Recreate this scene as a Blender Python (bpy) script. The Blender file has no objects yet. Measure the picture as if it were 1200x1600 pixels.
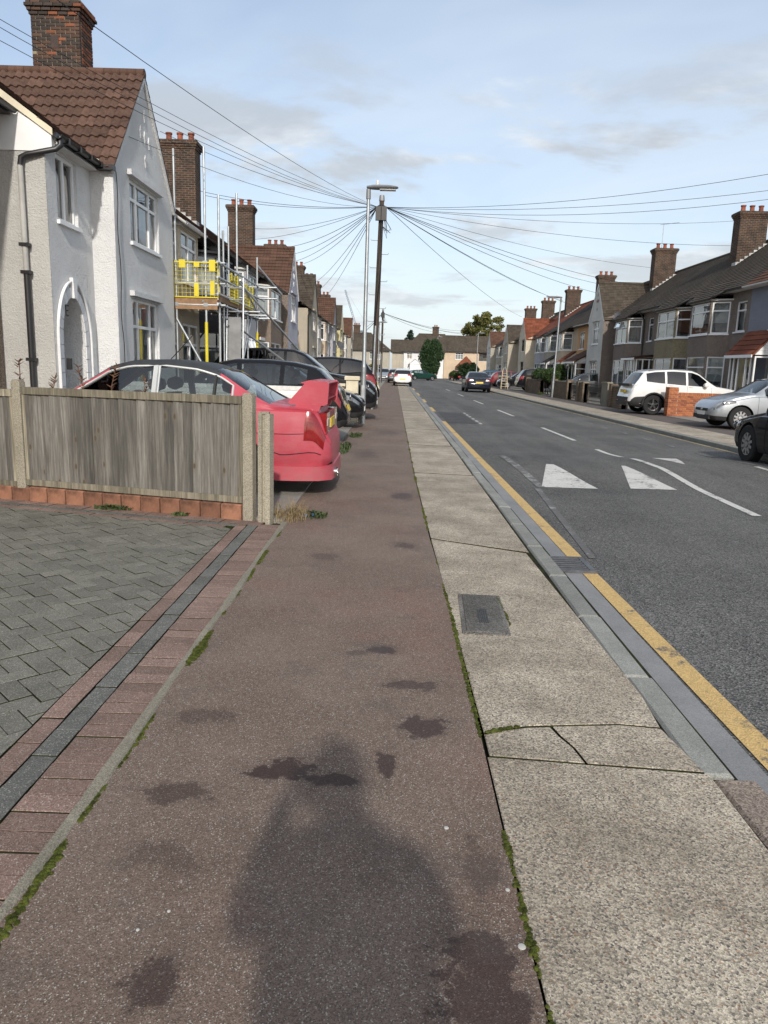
import bpy, bmesh, math, random
import numpy as np
from mathutils import Vector, Matrix, noise as mnoise

sc = bpy.context.scene
COL = sc.collection
R = random.Random(11)
rad = math.radians

# ------------------------------------------------------------------ camera
cam = bpy.data.cameras.new('camera')
cam.sensor_fit = 'VERTICAL'; cam.sensor_height = 24.0; cam.sensor_width = 18.0
cam.lens = 24.0 * 1150 / 1600
cam.clip_start = 0.02; cam.clip_end = 3000
camo = bpy.data.objects.new('camera', cam); COL.objects.link(camo)
CM = ((0.99947352, -0.03150089, 0.00776989), (0.01365512, 0.19117166, -0.98146163), (0.02943153, 0.98105101, 0.19150116))
m4 = Matrix(CM).to_4x4(); m4.translation = (0, 0, 1.45)
camo.matrix_world = m4
sc.camera = camo

# ------------------------------------------------------------------ world, sun, exposure
SUN_EL, SUN_AZ = 30.0, 6.0          # sun stands behind the camera, a little to the right
w = bpy.data.worlds.new('World'); sc.world = w; w.use_nodes = True
nt = w.node_tree; nt.nodes.clear()
def wn(t, **k):
    n = nt.nodes.new(t)
    for a, b in k.items(): setattr(n, a, b)
    return n
out = wn('ShaderNodeOutputWorld'); bg = wn('ShaderNodeBackground'); bg.inputs[1].default_value = 0.132
sky = wn('ShaderNodeTexSky', sky_type='NISHITA', sun_disc=False)
sky.sun_elevation = rad(SUN_EL); sky.sun_rotation = rad(180 - SUN_AZ); sky.air_density = 1.0; sky.dust_density = 2.0; sky.ozone_density = 1.0
tc = wn('ShaderNodeTexCoord'); sep = wn('ShaderNodeSeparateXYZ'); nt.links.new(tc.outputs['Generated'], sep.inputs[0])
def wmath(op, a, b=None):
    n = wn('ShaderNodeMath', operation=op)
    for i, v in enumerate((a, b)):
        if v is None: continue
        if isinstance(v, (int, float)): n.inputs[i].default_value = v
        else: nt.links.new(v, n.inputs[i])
    return n.outputs[0]
den = wmath('ADD', wmath('MAXIMUM', sep.outputs[2], 0.0), 0.16)
cx = wmath('DIVIDE', sep.outputs[0], den); cy = wmath('DIVIDE', sep.outputs[1], den)
cmb = wn('ShaderNodeCombineXYZ'); nt.links.new(cx, cmb.inputs[0]); nt.links.new(cy, cmb.inputs[1])
def wnoise(scale, det, rough, dist=0.0, off=(0, 0, 0), sc3=(1, 1, 1)):
    mp = wn('ShaderNodeMapping'); mp.inputs['Location'].default_value = off; mp.inputs['Scale'].default_value = sc3
    nt.links.new(cmb.outputs[0], mp.inputs[0])
    n = wn('ShaderNodeTexNoise'); n.inputs['Scale'].default_value = scale; n.inputs['Detail'].default_value = det
    n.inputs['Roughness'].default_value = rough; n.inputs['Distortion'].default_value = dist
    nt.links.new(mp.outputs[0], n.inputs['Vector']); return n.outputs[0]
def wramp(src, a, b, lo=0.0, hi=1.0):
    n = wn('ShaderNodeMapRange', interpolation_type='SMOOTHSTEP'); nt.links.new(src, n.inputs[0])
    n.inputs[1].default_value = a; n.inputs[2].default_value = b; n.inputs[3].default_value = lo; n.inputs[4].default_value = hi
    return n.outputs[0]
def wmix(f, a, b):
    n = wn('ShaderNodeMix', data_type='RGBA')
    if isinstance(f, (int, float)): n.inputs[0].default_value = f
    else: nt.links.new(f, n.inputs[0])
    for i, v in ((6, a), (7, b)):
        if isinstance(v, tuple): n.inputs[i].default_value = v
        else: nt.links.new(v, n.inputs[i])
    return n.outputs[2]
veil = wramp(wnoise(0.55, 5, 0.6, 0.6, (3.1, 0.7, 0)), 0.25, 0.75, 0.20, 0.62)      # thin high haze
c1 = wmix(veil, sky.outputs[0], (5.5, 6.0, 6.5, 1))
puff = wnoise(1.35, 9, 0.60, 0.25, (5.9, 4.6, 0), (0.75, 1.2, 1))
low = wramp(sep.outputs[2], 0.02, 0.30, 1.0, 0.0)
cov = wmath('MULTIPLY', wramp(puff, 0.50, 0.60), wramp(sep.outputs[2], 0.26, 0.42, 1.0, 0.06))
shade = wramp(wnoise(2.2, 6, 0.6, 0.2, (1.3, 9.2, 0)), 0.42, 0.70)
ccol = wmix(shade, (3.3, 3.5, 3.75, 1), (5.7, 5.9, 6.05, 1))
c2 = wmix(wmath('MULTIPLY', cov, 0.78), c1, ccol)
hz = wmath('MULTIPLY', low, 0.30)
c3 = wmix(hz, c2, (5.6, 6.1, 6.4, 1))
nt.links.new(c3, bg.inputs[0]); nt.links.new(bg.outputs[0], out.inputs[0])

sl = bpy.data.lights.new('sun', 'SUN'); sl.energy = 2.8; sl.angle = rad(1.4); sl.color = (1.0, 0.945, 0.87)
so = bpy.data.objects.new('sun', sl); COL.objects.link(so)
e, a = rad(SUN_EL), rad(SUN_AZ)
sdir = Vector((math.sin(a) * math.cos(e), -math.cos(a) * math.cos(e), math.sin(e)))     # towards the sun
so.rotation_euler = (-sdir).to_track_quat('-Z', 'Y').to_euler(); so.location = (3, -8, 12)
vs = sc.view_settings
vs.view_transform = 'Standard'; vs.look = 'None'; vs.exposure = 0.33; vs.gamma = 1.0; vs.use_curve_mapping = False

# ------------------------------------------------------------------ materials
MATS = {}
class NT:
    def __init__(s, name):
        s.m = bpy.data.materials.new(name); s.m.use_nodes = True; s.t = s.m.node_tree
        s.b = s.t.nodes['Principled BSDF']; s.o = s.t.nodes['Material Output']
        s.co = None
    def n(s, t, **k):
        x = s.t.nodes.new(t)
        for a, b in k.items(): setattr(x, a, b)
        return x
    def l(s, a, b): s.t.links.new(a, b)
    def set(s, sock, v):
        if isinstance(v, (int, float)): sock.default_value = v
        elif isinstance(v, tuple): sock.default_value = v if len(v) != 3 or sock.type == 'VECTOR' else v + (1,)
        else: s.l(v, sock)
    def coord(s):
        if s.co is None: s.co = s.n('ShaderNodeTexCoord').outputs['Object']
        return s.co
    def mapping(s, vec, scale=(1, 1, 1), loc=(0, 0, 0), rot=(0, 0, 0)):
        m = s.n('ShaderNodeMapping'); s.l(vec, m.inputs[0]); m.inputs['Scale'].default_value = scale
        m.inputs['Location'].default_value = loc; m.inputs['Rotation'].default_value = rot; return m.outputs[0]
    def noise(s, scale, det=4, rough=0.6, vec=None, dist=0):
        x = s.n('ShaderNodeTexNoise'); s.l(vec or s.coord(), x.inputs['Vector'])
        x.inputs['Scale'].default_value = scale; x.inputs['Detail'].default_value = det
        x.inputs['Roughness'].default_value = rough; x.inputs['Distortion'].default_value = dist
        return x.outputs[0]
    def voro(s, scale, vec=None, out='Color', feature='F1', rnd=1.0):
        x = s.n('ShaderNodeTexVoronoi', feature=feature); s.l(vec or s.coord(), x.inputs['Vector'])
        x.inputs['Scale'].default_value = scale; x.inputs['Randomness'].default_value = rnd
        return x.outputs[out]
    def math(s, op, a, b=0.0, clamp=False):
        x = s.n('ShaderNodeMath', operation=op, use_clamp=clamp); s.set(x.inputs[0], a); s.set(x.inputs[1], b); return x.outputs[0]
    def vmath(s, op, a, b):
        x = s.n('ShaderNodeVectorMath', operation=op); s.set(x.inputs[0], a); s.set(x.inputs[1], b); return x
    def ramp(s, v, a, b, lo=0.0, hi=1.0, smooth=True):
        x = s.n('ShaderNodeMapRange', interpolation_type='SMOOTHSTEP' if smooth else 'LINEAR'); s.set(x.inputs[0], v)
        for i, q in enumerate((a, b, lo, hi)): x.inputs[i + 1].default_value = q
        return x.outputs[0]
    def mix(s, f, a, b, mode='MIX'):
        x = s.n('ShaderNodeMix', data_type='RGBA', blend_type=mode); s.set(x.inputs[0], f); s.set(x.inputs[6], a); s.set(x.inputs[7], b)
        return x.outputs[2]
    def colramp(s, v, stops):
        x = s.n('ShaderNodeValToRGB'); s.set(x.inputs[0], v); e = x.color_ramp.elements
        while len(e) < len(stops): e.new(0.5)
        for q, (p, c) in zip(e, stops): q.position = p; q.color = c + (1,)
        return x.outputs[0]
    def bump(s, h, strength=0.3, dist=0.01, normal=None):
        x = s.n('ShaderNodeBump'); x.inputs['Strength'].default_value = strength; x.inputs['Distance'].default_value = dist
        s.set(x.inputs['Height'], h)
        if normal is not None: s.l(normal, x.inputs['Normal'])
        s.l(x.outputs[0], s.b.inputs['Normal']); return x.outputs[0]
    def rnd(s): return s.n('ShaderNodeObjectInfo').outputs['Random']
    def done(s, col=None, rough=None, spec=None, metal=None):
        if col is not None: s.set(s.b.inputs['Base Color'], col)
        if rough is not None: s.set(s.b.inputs['Roughness'], rough)
        if spec is not None: s.set(s.b.inputs['Specular IOR Level'], spec)
        if metal is not None: s.set(s.b.inputs['Metallic'], metal)
        MATS[s.m.name] = s.m; return s.m

def k(c, f): return tuple(min(1.0, x * f) for x in c)
def M(name, col, rough=0.65, var=0.12, scale=2.5, ovar=0.0, bump=0.0, bscale=80, bdist=0.004, metal=0.0, spec=0.4, stain=0.0, coat=0.0):
    if name in MATS: return MATS[name]
    t = NT(name)
    n = t.noise(scale, 6, 0.62)
    c = t.mix(t.ramp(n, 0.3, 0.7), k(col, 1 - var), k(col, 1 + var))
    if stain:
        st = t.ramp(t.noise(1.0, 5, 0.7, t.mapping(t.coord(), (1.6, 1.6, 0.35))), 0.48, 0.72)
        c = t.mix(t.math('MULTIPLY', st, stain), c, k(col, 0.45))
    if ovar:
        f = t.ramp(t.rnd(), 0, 1, 1 - ovar, 1 + ovar, False)
        c = t.mix(1.0, c, f, 'MULTIPLY')
    if bump: t.bump(t.noise(bscale, 3, 0.6), bump, bdist)
    if coat:
        t.b.inputs['Coat Weight'].default_value = coat; t.b.inputs['Coat Roughness'].default_value = 0.05
    return t.done(c, rough, spec, metal)

def render_wall(name, col, pebble=False, stain=0.25, coarse=1.0):
    """roughcast or pebbledash render"""
    if name in MATS: return MATS[name]
    t = NT(name)
    big = t.ramp(t.noise(0.9, 5, 0.65), 0.3, 0.75)
    c = t.mix(big, k(col, 0.9), k(col, 1.07))
    streak = t.ramp(t.noise(1.0, 6, 0.7, t.mapping(t.coord(), (2.2, 2.2, 0.22))), 0.5, 0.78)
    c = t.mix(t.math('MULTIPLY', streak, stain), c, tuple(x * y for x, y in zip(k(col, 0.62), (1, .97, .9))))
    if pebble:
        v = t.voro(62)
        g = t.n('ShaderNodeSeparateColor'); t.l(v, g.inputs[0])
        c = t.mix(1.0, c, t.ramp(g.outputs[0], 0, 1, 0.55, 1.4, False), 'MULTIPLY')
        h = t.voro(62, out='Distance'); t.bump(h, 0.6, 0.01)
    else:
        h = t.math('ADD', t.noise(34 * coarse, 4, 0.7), t.math('MULTIPLY', t.noise(9, 3, 0.6), 0.6)); t.bump(h, 0.8, 0.04)
    return t.done(c, 0.9, 0.2)

def brick_mat(name, c1, c2, mortar, bw=0.225, bh=0.075, ms=0.012, dirt=0.3):
    if name in MATS: return MATS[name]
    t = NT(name)
    s = t.n('ShaderNodeSeparateXYZ'); t.l(t.coord(), s.inputs[0])
    cb = t.n('ShaderNodeCombineXYZ'); t.l(t.math('ADD', s.outputs[0], s.outputs[1]), cb.inputs[0]); t.l(s.outputs[2], cb.inputs[1])
    b = t.n('ShaderNodeTexBrick'); t.l(cb.outputs[0], b.inputs['Vector'])
    b.inputs['Color1'].default_value = c1 + (1,); b.inputs['Color2'].default_value = c2 + (1,); b.inputs['Mortar'].default_value = mortar + (1,)
    b.inputs['Scale'].default_value = 1; b.inputs['Mortar Size'].default_value = ms; b.inputs['Brick Width'].default_value = bw
    b.inputs['Row Height'].default_value = bh; b.inputs['Bias'].default_value = -0.1
    n = t.ramp(t.noise(2.3, 6, 0.7), 0.35, 0.72)
    c = t.mix(t.math('MULTIPLY', n, dirt), b.outputs[0], (0.02, 0.018, 0.016))
    t.bump(t.math('MULTIPLY', b.outputs['Fac'], -1.0), 0.7, 0.01)
    return t.done(c, 0.9, 0.15)

def tile_mat(name, col, axis=1, pitch=0.3, moss=0.0, var=0.25):
    """roof tile colour with the roll of interlocking tiles as fine relief; the courses are geometry"""
    if name in MATS: return MATS[name]
    t = NT(name)
    s = t.n('ShaderNodeSeparateXYZ'); t.l(t.coord(), s.inputs[0])
    u = s.outputs[axis]
    cell = t.math('FLOOR', t.math('DIVIDE', u, pitch))
    row = t.math('FLOOR', t.math('MULTIPLY', s.outputs[2], 4.4))
    wn_ = t.n('ShaderNodeTexWhiteNoise', noise_dimensions='2D'); cb = t.n('ShaderNodeCombineXYZ'); t.l(cell, cb.inputs[0]); t.l(row, cb.inputs[1]); t.l(cb.outputs[0], wn_.inputs['Vector'])
    c = t.mix(wn_.outputs['Value'], k(col, 1 - var), k(col, 1 + var))
    n = t.ramp(t.noise(0.8, 6, 0.7), 0.35, 0.7)
    c = t.mix(t.math('MULTIPLY', n, 0.45), c, k(col, 0.5))
    if moss:
        mo = t.ramp(t.noise(1.7, 7, 0.75), 0.52, 0.68)
        c = t.mix(t.math('MULTIPLY', mo, moss), c, (0.075, 0.07, 0.04))
    fr = t.math('FRACT', t.math('DIVIDE', u, pitch))
    wv = t.math('SINE', t.math('MULTIPLY', fr, 12.566))
    gap = t.ramp(t.math('ABSOLUTE', t.math('SUBTRACT', fr, 0.5)), 0.44, 0.5, 0, -2.0)
    t.bump(t.math('ADD', wv, gap), 0.55, 0.018)
    return t.done(c, 0.85, 0.25)

# ------------------------------------------------------------------ mesh builder
class MB:
    def __init__(s): s.v = []; s.f = []; s.mi = []; s.cur = 0
    def add(s, vs, fs):
        o = len(s.v); s.v.extend(tuple(p) for p in vs)
        for f in fs: s.f.append(tuple(i + o for i in f)); s.mi.append(s.cur)
        return s
    def poly(s, pts): return s.add(pts, [tuple(range(len(pts)))])
    def box(s, x0, x1, y0, y1, z0, z1):
        return s.add([(x0, y0, z0), (x1, y0, z0), (x1, y1, z0), (x0, y1, z0), (x0, y0, z1), (x1, y0, z1), (x1, y1, z1), (x0, y1, z1)],
                     [(0, 3, 2, 1), (4, 5, 6, 7), (0, 1, 5, 4), (1, 2, 6, 5), (2, 3, 7, 6), (3, 0, 4, 7)])
    def cbox(s, x0, x1, y0, y1, z0, z1, b=0.006):
        """box with chamfered top edges"""
        P = [(x0, y0, z0), (x1, y0, z0), (x1, y1, z0), (x0, y1, z0), (x0, y0, z1 - b), (x1, y0, z1 - b), (x1, y1, z1 - b), (x0, y1, z1 - b),
             (x0 + b, y0 + b, z1), (x1 - b, y0 + b, z1), (x1 - b, y1 - b, z1), (x0 + b, y1 - b, z1)]
        F = [(0, 3, 2, 1), (8, 9, 10, 11)]
        for i in range(4):
            j = (i + 1) % 4; F += [(i, j, 4 + j, 4 + i), (4 + i, 4 + j, 8 + j, 8 + i)]
        return s.add(P, F)
    def obox(s, P, U, N, u0, u1, n0, n1, z0, z1):
        """box in a frame: P origin (x,y), U along, N outward"""
        g = lambda u, n, z: (P[0] + U[0] * u + N[0] * n, P[1] + U[1] * u + N[1] * n, z)
        return s.add([g(u0, n0, z0), g(u1, n0, z0), g(u1, n1, z0), g(u0, n1, z0), g(u0, n0, z1), g(u1, n0, z1), g(u1, n1, z1), g(u0, n1, z1)],
                     [(0, 3, 2, 1), (4, 5, 6, 7), (0, 1, 5, 4), (1, 2, 6, 5), (2, 3, 7, 6), (3, 0, 4, 7)])
    def prism(s, pts, z0, z1):
        n = len(pts)
        return s.add([(p[0], p[1], z0) for p in pts] + [(p[0], p[1], z1) for p in pts],
                     [tuple(range(n))[::-1], tuple(range(n, 2 * n))] + [(i, (i + 1) % n, n + (i + 1) % n, n + i) for i in range(n)])
    def extr(s, pts, d):
        """extrude a 3d polygon along vector d"""
        n = len(pts); d = Vector(d)
        return s.add([tuple(p) for p in pts] + [tuple(Vector(p) + d) for p in pts],
                     [tuple(range(n))[::-1], tuple(range(n, 2 * n))] + [(i, (i + 1) % n, n + (i + 1) % n, n + i) for i in range(n)])
    def tube(s, p0, p1, r, n=8, r1=None, cap=True):
        p0, p1 = Vector(p0), Vector(p1); d = (p1 - p0)
        if d.length < 1e-6: return s
        d.normalize(); a = d.orthogonal().normalized(); b = d.cross(a); r1 = r if r1 is None else r1
        vs = []
        for p, q in ((p0, r), (p1, r1)):
            for i in range(n):
                t = 2 * math.pi * i / n; vs.append(p + a * (math.cos(t) * q) + b * (math.sin(t) * q))
        fs = [(i, (i + 1) % n, n + (i + 1) % n, n + i) for i in range(n)]
        if cap: fs += [tuple(range(n))[::-1], tuple(range(n, 2 * n))]
        return s.add(vs, fs)
    def path(s, pts, r, n=6, rs=None):
        pts = [Vector(p) for p in pts]; vs = []; m = len(pts); a = None
        for i, p in enumerate(pts):
            d = (pts[min(i + 1, m - 1)] - pts[max(i - 1, 0)]).normalized()
            a = d.orthogonal().normalized() if a is None else (a - d * a.dot(d)).normalized()
            b = d.cross(a); q = rs[i] if rs else r
            for j in range(n):
                t = 2 * math.pi * j / n; vs.append(p + a * (math.cos(t) * q) + b * (math.sin(t) * q))
        fs = [(i * n + j, i * n + (j + 1) % n, (i + 1) * n + (j + 1) % n, (i + 1) * n + j) for i in range(m - 1) for j in range(n)]
        fs += [tuple(range(n))[::-1], tuple(range((m - 1) * n, m * n))]
        return s.add(vs, fs)
    def lathe(s, prof, c=(0, 0, 0), n=16, axis='z', cap=True):
        vs = []
        for r, z in prof:
            for j in range(n):
                t = 2 * math.pi * j / n; x, y = r * math.cos(t), r * math.sin(t)
                vs.append({'z': (c[0] + x, c[1] + y, c[2] + z), 'y': (c[0] + x, c[1] + z, c[2] + y), 'x': (c[0] + z, c[1] + x, c[2] + y)}[axis])
        m = len(prof)
        fs = [(i * n + j, i * n + (j + 1) % n, (i + 1) * n + (j + 1) % n, (i + 1) * n + j) for i in range(m - 1) for j in range(n)]
        if cap: fs += [tuple(range(n))[::-1], tuple(range((m - 1) * n, m * n))]
        return s.add(vs, fs)
    def mesh(s, name, mats, smooth=None, recalc=True):
        me = bpy.data.meshes.new(name); me.from_pydata(s.v, [], s.f)
        if recalc:
            bm = bmesh.new(); bm.from_mesh(me); bmesh.ops.recalc_face_normals(bm, faces=bm.faces); bm.to_mesh(me); bm.free()
        for m_ in (mats if isinstance(mats, (list, tuple)) else [mats]): me.materials.append(m_)
        if isinstance(mats, (list, tuple)) and len(mats) > 1: me.polygons.foreach_set('material_index', s.mi)
        if smooth is not None:
            me.shade_smooth(); me.set_sharp_from_angle(angle=rad(smooth))
        return me
    def build(s, name, mats, parent=None, smooth=None, recalc=True):
        return obj(name, s.mesh(name, mats, smooth, recalc), parent)

def obj(name, me, parent=None, loc=None, rotz=None):
    o = bpy.data.objects.new(name, me); COL.objects.link(o)
    if parent is not None: o.parent = parent
    if loc is not None: o.location = loc
    if rotz is not None: o.rotation_euler = (0, 0, rotz)
    return o
def thing(name, label, cat, loc=(0, 0, 0), rotz=0.0, group=None):
    o = obj(name, None, None, loc, rotz); o.empty_display_size = 0.2
    o['label'] = label; o['category'] = cat
    if group: o['group'] = group
    return o
def tag(o, label, cat, group=None):
    o['label'] = label; o['category'] = cat
    if group: o['group'] = group
    return o
def struct(o, kind='structure'): o['kind'] = kind; return o

# ------------------------------------------------------------------ ground materials (world position)
def ground_nt(name):
    t = NT(name); t.co = t.n('ShaderNodeNewGeometry').outputs['Position']; return t
def speckle(t, scale, lo, hi, thr=0.0):
    g = t.n('ShaderNodeSeparateColor'); t.l(t.voro(scale), g.inputs[0]); return t.ramp(g.outputs[0], 0, 1, lo, hi, False), g
# red-brown footway asphalt with wet stains
t = ground_nt('footway_asphalt')
base = t.mix(t.ramp(t.noise(1.1, 6, 0.65), 0.3, 0.7), (0.132, 0.094, 0.073), (0.174, 0.129, 0.102))
redp = t.ramp(t.noise(0.75, 4, 0.6, t.mapping(t.coord(), (1, 1, 1), (4.2, 1.7, 0))), 0.5, 0.72)
base = t.mix(t.math('MULTIPLY', redp, 0.6), base, (0.170, 0.098, 0.074))
g1, s1 = speckle(t, 300, 0.56, 1.42)
base = t.mix(1.0, base, g1, 'MULTIPLY')
fl = t.ramp(s1.outputs[1], 0.92, 0.96); fl2 = t.math('MULTIPLY', fl, 0.65)
base = t.mix(fl2, base, (0.46, 0.43, 0.38))
wet = None
ns = t.noise(6.5, 6, 0.72); ns2 = t.noise(30, 5, 0.75)
pert = t.math('ADD', t.math('MULTIPLY', t.math('SUBTRACT', ns, 0.5), 4.2), t.math('MULTIPLY', t.math('SUBTRACT', ns2, 0.5), 1.8))
for (sx, sy, rx, ry, st) in [(-0.36, 2.45, .11, .07, 1), (-0.19, 2.40, .16, .035, 1), (0.16, 2.82, .10, .075, .9), (0.12, 3.23, .12, .05, .75), (0.0, 3.66, .06, .045, .9),
                             (-0.14, 3.60, .05, .03, .5), (0.02, 2.51, .03, .10, .9), (0.26, 1.50, .10, .20, .9), (-0.53, 1.51, .06, .06, .8), (-0.70, 2.29, .13, .05, .7),
                             (0.15, 8.44, .15, .22, .8), (0.13, 5.98, .09, .09, .7), (-0.75, 2.85, .10, .06, .5), (-0.48, 5.54, .11, .09, .5), (0.3, 1.95, .06, .12, .5), (-.62, 1.95, .12, .06, .4), (-.45, 12.5, .2, .6, .5), (-.1, 17, .25, .5, .5)]:
    q = t.vmath('MULTIPLY', t.vmath('SUBTRACT', t.coord(), (sx, sy, 0.0)).outputs[0], (1 / rx, 1 / ry, 0.0)).outputs[0]
    d = t.n('ShaderNodeVectorMath', operation='LENGTH'); t.l(q, d.inputs[0])
    dd = t.math('ADD', d.outputs['Value'], pert); f = t.math('ADD', t.ramp(dd, 0.80, 1.12, st * .72, 0.0), t.ramp(dd, 0.7, 2.3, st * .28, 0.0))
    wet = f if wet is None else t.math('MAXIMUM', wet, f)
base = t.mix(t.math('MULTIPLY', wet, 0.84), base, (0.026, 0.012, 0.010))
edge = t.ramp(t.noise(2.2, 5, 0.7, t.mapping(t.coord(), (1, 1, 1), (9, 0, 0))), 0.52, 0.66)
base = t.mix(t.math('MULTIPLY', edge, 0.28), base, (0.07, 0.062, 0.056))
t.bump(t.voro(300, out='Distance'), 0.4, 0.003)
t.done(base, t.ramp(wet, 0, 1, 0.88, 0.62), 0.3)
# exposed aggregate concrete
def aggregate(name, c_lo, c_hi, stone):
    t = ground_nt(name)
    co = t.coord(); off = t.vmath('ADD', co, t.vmath('MULTIPLY', t.n('ShaderNodeObjectInfo').outputs['Random'], (7.0, 3.0, 0)).outputs[0]).outputs[0]
    base = t.mix(t.ramp(t.noise(1.6, 6, 0.7, off), 0.32, 0.7), c_lo, c_hi)
    g, s = speckle(t, 165, 0.45, 1.42); g2, s2 = speckle(t, 380, 0.6, 1.4)
    base = t.mix(0.85, base, g, 'MULTIPLY'); base = t.mix(0.8, base, g2, 'MULTIPLY')
    dk = t.ramp(s.outputs[1], 0.86, 0.90); base = t.mix(t.math('MULTIPLY', dk, 0.75), base, stone)
    rs = t.ramp(s.outputs[2], 0.955, 0.97); base = t.mix(t.math('MULTIPLY', rs, 0.5), base, (0.25, 0.12, 0.06))
    dirt = t.ramp(t.noise(4.5, 6, 0.75, off), 0.5, 0.75); base = t.mix(t.math('MULTIPLY', dirt, 0.5), base, k(c_lo, 0.42))
    f = t.ramp(t.rnd(), 0, 1, 0.86, 1.1, False); base = t.mix(1.0, base, f, 'MULTIPLY')
    t.bump(t.math('ADD', t.voro(165, out='Distance'), t.math('MULTIPLY', t.voro(380, out='Distance'), 0.4)), 0.25, 0.004)
    return t.done(base, 0.85, 0.3)
aggregate('aggregate_slab', (0.262, 0.222, 0.168), (0.44, 0.385, 0.30), (0.06, 0.058, 0.06))
aggregate('aggregate_dark', (0.10, 0.095, 0.085), (0.19, 0.18, 0.165), (0.03, 0.03, 0.03))
# road asphalt
t = ground_nt('road_asphalt')
base = t.mix(t.ramp(t.noise(0.5, 6, 0.65), 0.3, 0.7), (0.068, 0.066, 0.062), (0.112, 0.108, 0.101))
lane = t.ramp(t.noise(1.0, 4, 0.6, t.mapping(t.coord(), (0.9, 0.06, 1))), 0.42, 0.68)
base = t.mix(t.math('MULTIPLY', lane, 0.45), base, (0.16, 0.156, 0.148))
oil = t.ramp(t.noise(1.0, 5, 0.7, t.mapping(t.coord(), (1.5, .35, 1), (3, 3, 0))), 0.56, 0.72); base = t.mix(t.math('MULTIPLY', oil, 0.42), base, (0.045, 0.044, 0.043))
g1, s1 = speckle(t, 105, 0.35, 1.7); base = t.mix(1.0, base, g1, 'MULTIPLY')
fl = t.math('MULTIPLY', t.ramp(s1.outputs[1], 0.93, 0.97), 0.5); base = t.mix(fl, base, (0.34, 0.33, 0.30))
t.bump(t.voro(105, out='Distance'), 0.8, 0.008)
t.done(base, 0.85, 0.3)
t = ground_nt('gutter_channel_mat')
base = t.mix(t.ramp(t.noise(1.5, 6, 0.65), 0.3, 0.7), (0.175, 0.177, 0.178), (0.235, 0.235, 0.232))
g1, s1 = speckle(t, 260, 0.82, 1.18); base = t.mix(1.0, base, g1, 'MULTIPLY')
rust = t.ramp(t.noise(2.4, 5, 0.7, t.mapping(t.coord(), (1, .7, 1), (2, 5, 0))), 0.58, 0.74)
base = t.mix(t.math('MULTIPLY', rust, 0.55), base, (0.16, 0.115, 0.075))
t.bump(t.noise(180, 3), 0.25, 0.003)
t.done(base, 0.8, 0.3)
def paintm(name, col, wear):
    t = ground_nt(name)
    n = t.ramp(t.math('ADD', t.math('MULTIPLY', t.noise(3.2, 6, 0.75), 0.8), t.math('MULTIPLY', t.noise(34, 4, 0.8), 0.35)), wear, wear + 0.1)
    g1, s1 = speckle(t, 130, 0.75, 1.12)
    c = t.mix(1.0, col, g1, 'MULTIPLY'); c = t.mix(n, c, (0.11, 0.105, 0.10))
    ck = t.ramp(t.voro(9, out='Distance', feature='DISTANCE_TO_EDGE'), 0.004, 0.018); c = t.mix(ck, k(col, 0.72), c)
    t.bump(t.voro(130, out='Distance'), 0.5, 0.004)
    return t.done(c, 0.75, 0.3)
paintm('yellow_paint', (0.54, 0.37, 0.15), 0.61); paintm('white_paint', (0.56, 0.55, 0.51), 0.60); paintm('worn_white_paint', (0.36, 0.36, 0.34), 0.47); paintm('very_worn_paint', (0.3, 0.3, 0.28), 0.43); paintm('faded_yellow', (0.36, 0.29, 0.15), 0.56)
def stonep(name, col, ov=0.16, sp=0.35, fine=320, flecks=0.0):
    """concrete block / kerb stone: world position grain, per-piece tone"""
    t = ground_nt(name)
    c = t.mix(t.ramp(t.noise(3.0, 6, 0.7), 0.3, 0.7), k(col, 0.86), k(col, 1.12))
    g1, s1 = speckle(t, fine, 1 - sp, 1 + sp); c = t.mix(1.0, c, g1, 'MULTIPLY')
    if flecks: c = t.mix(t.math('MULTIPLY', t.ramp(s1.outputs[1], 0.90, 0.95), flecks), c, (0.5, 0.46, 0.41))
    f = t.ramp(t.rnd(), 0, 1, 1 - ov, 1 + ov, False); c = t.mix(1.0, c, f, 'MULTIPLY')
    d = t.ramp(t.noise(1.3, 5, 0.7), 0.5, 0.75); c = t.mix(t.math('MULTIPLY', d, 0.3), c, k(col, 0.5))
    t.bump(t.noise(260, 3, 0.7), 0.35, 0.003)
    return t.done(c, 0.85, 0.3)
stonep('kerb_stone_mat', (0.225, 0.225, 0.205), 0.14); stonep('granite_kerb', (0.20, 0.16, 0.13), 0.1, 0.6, 180)
stonep('paver_grey', (0.142, 0.137, 0.114), 0.13, 0.35, 300, 0.5); stonep('paver_pink', (0.190, 0.126, 0.102), 0.17, 0.4, 300, 0.5); stonep("paver_charcoal", (0.112, 0.113, 0.103), 0.13, 0.4, 300, 0.5)
stonep('edging_concrete', (0.22, 0.20, 0.155), 0.1, 0.4); stonep('drive_concrete', (0.24, 0.225, 0.20), 0.05, 0.3)
stonep('post_concrete', (0.27, 0.245, 0.19), 0.08, 0.36, 170)
t = ground_nt('joint_soil'); c = t.mix(t.ramp(t.noise(7, 5, 0.7), 0.4, 0.6), (0.018, 0.016, 0.012), (0.03, 0.036, 0.012)); t.done(c, 0.95, 0.1)
t = ground_nt('far_footway'); c = t.mix(t.ramp(t.noise(0.8, 6, 0.7), 0.3, 0.7), (0.085, 0.075, 0.07), (0.13, 0.11, 0.10)); g1, s1 = speckle(t, 150, .7, 1.3); t.done(t.mix(1.0, c, g1, 'MULTIPLY'), 0.9, 0.2)
t = ground_nt('soil'); c = t.mix(t.ramp(t.noise(0.3, 6, 0.7), 0.3, 0.7), (0.10, 0.095, 0.08), (0.16, 0.15, 0.13)); t.done(c, 0.95, 0.1)
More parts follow.
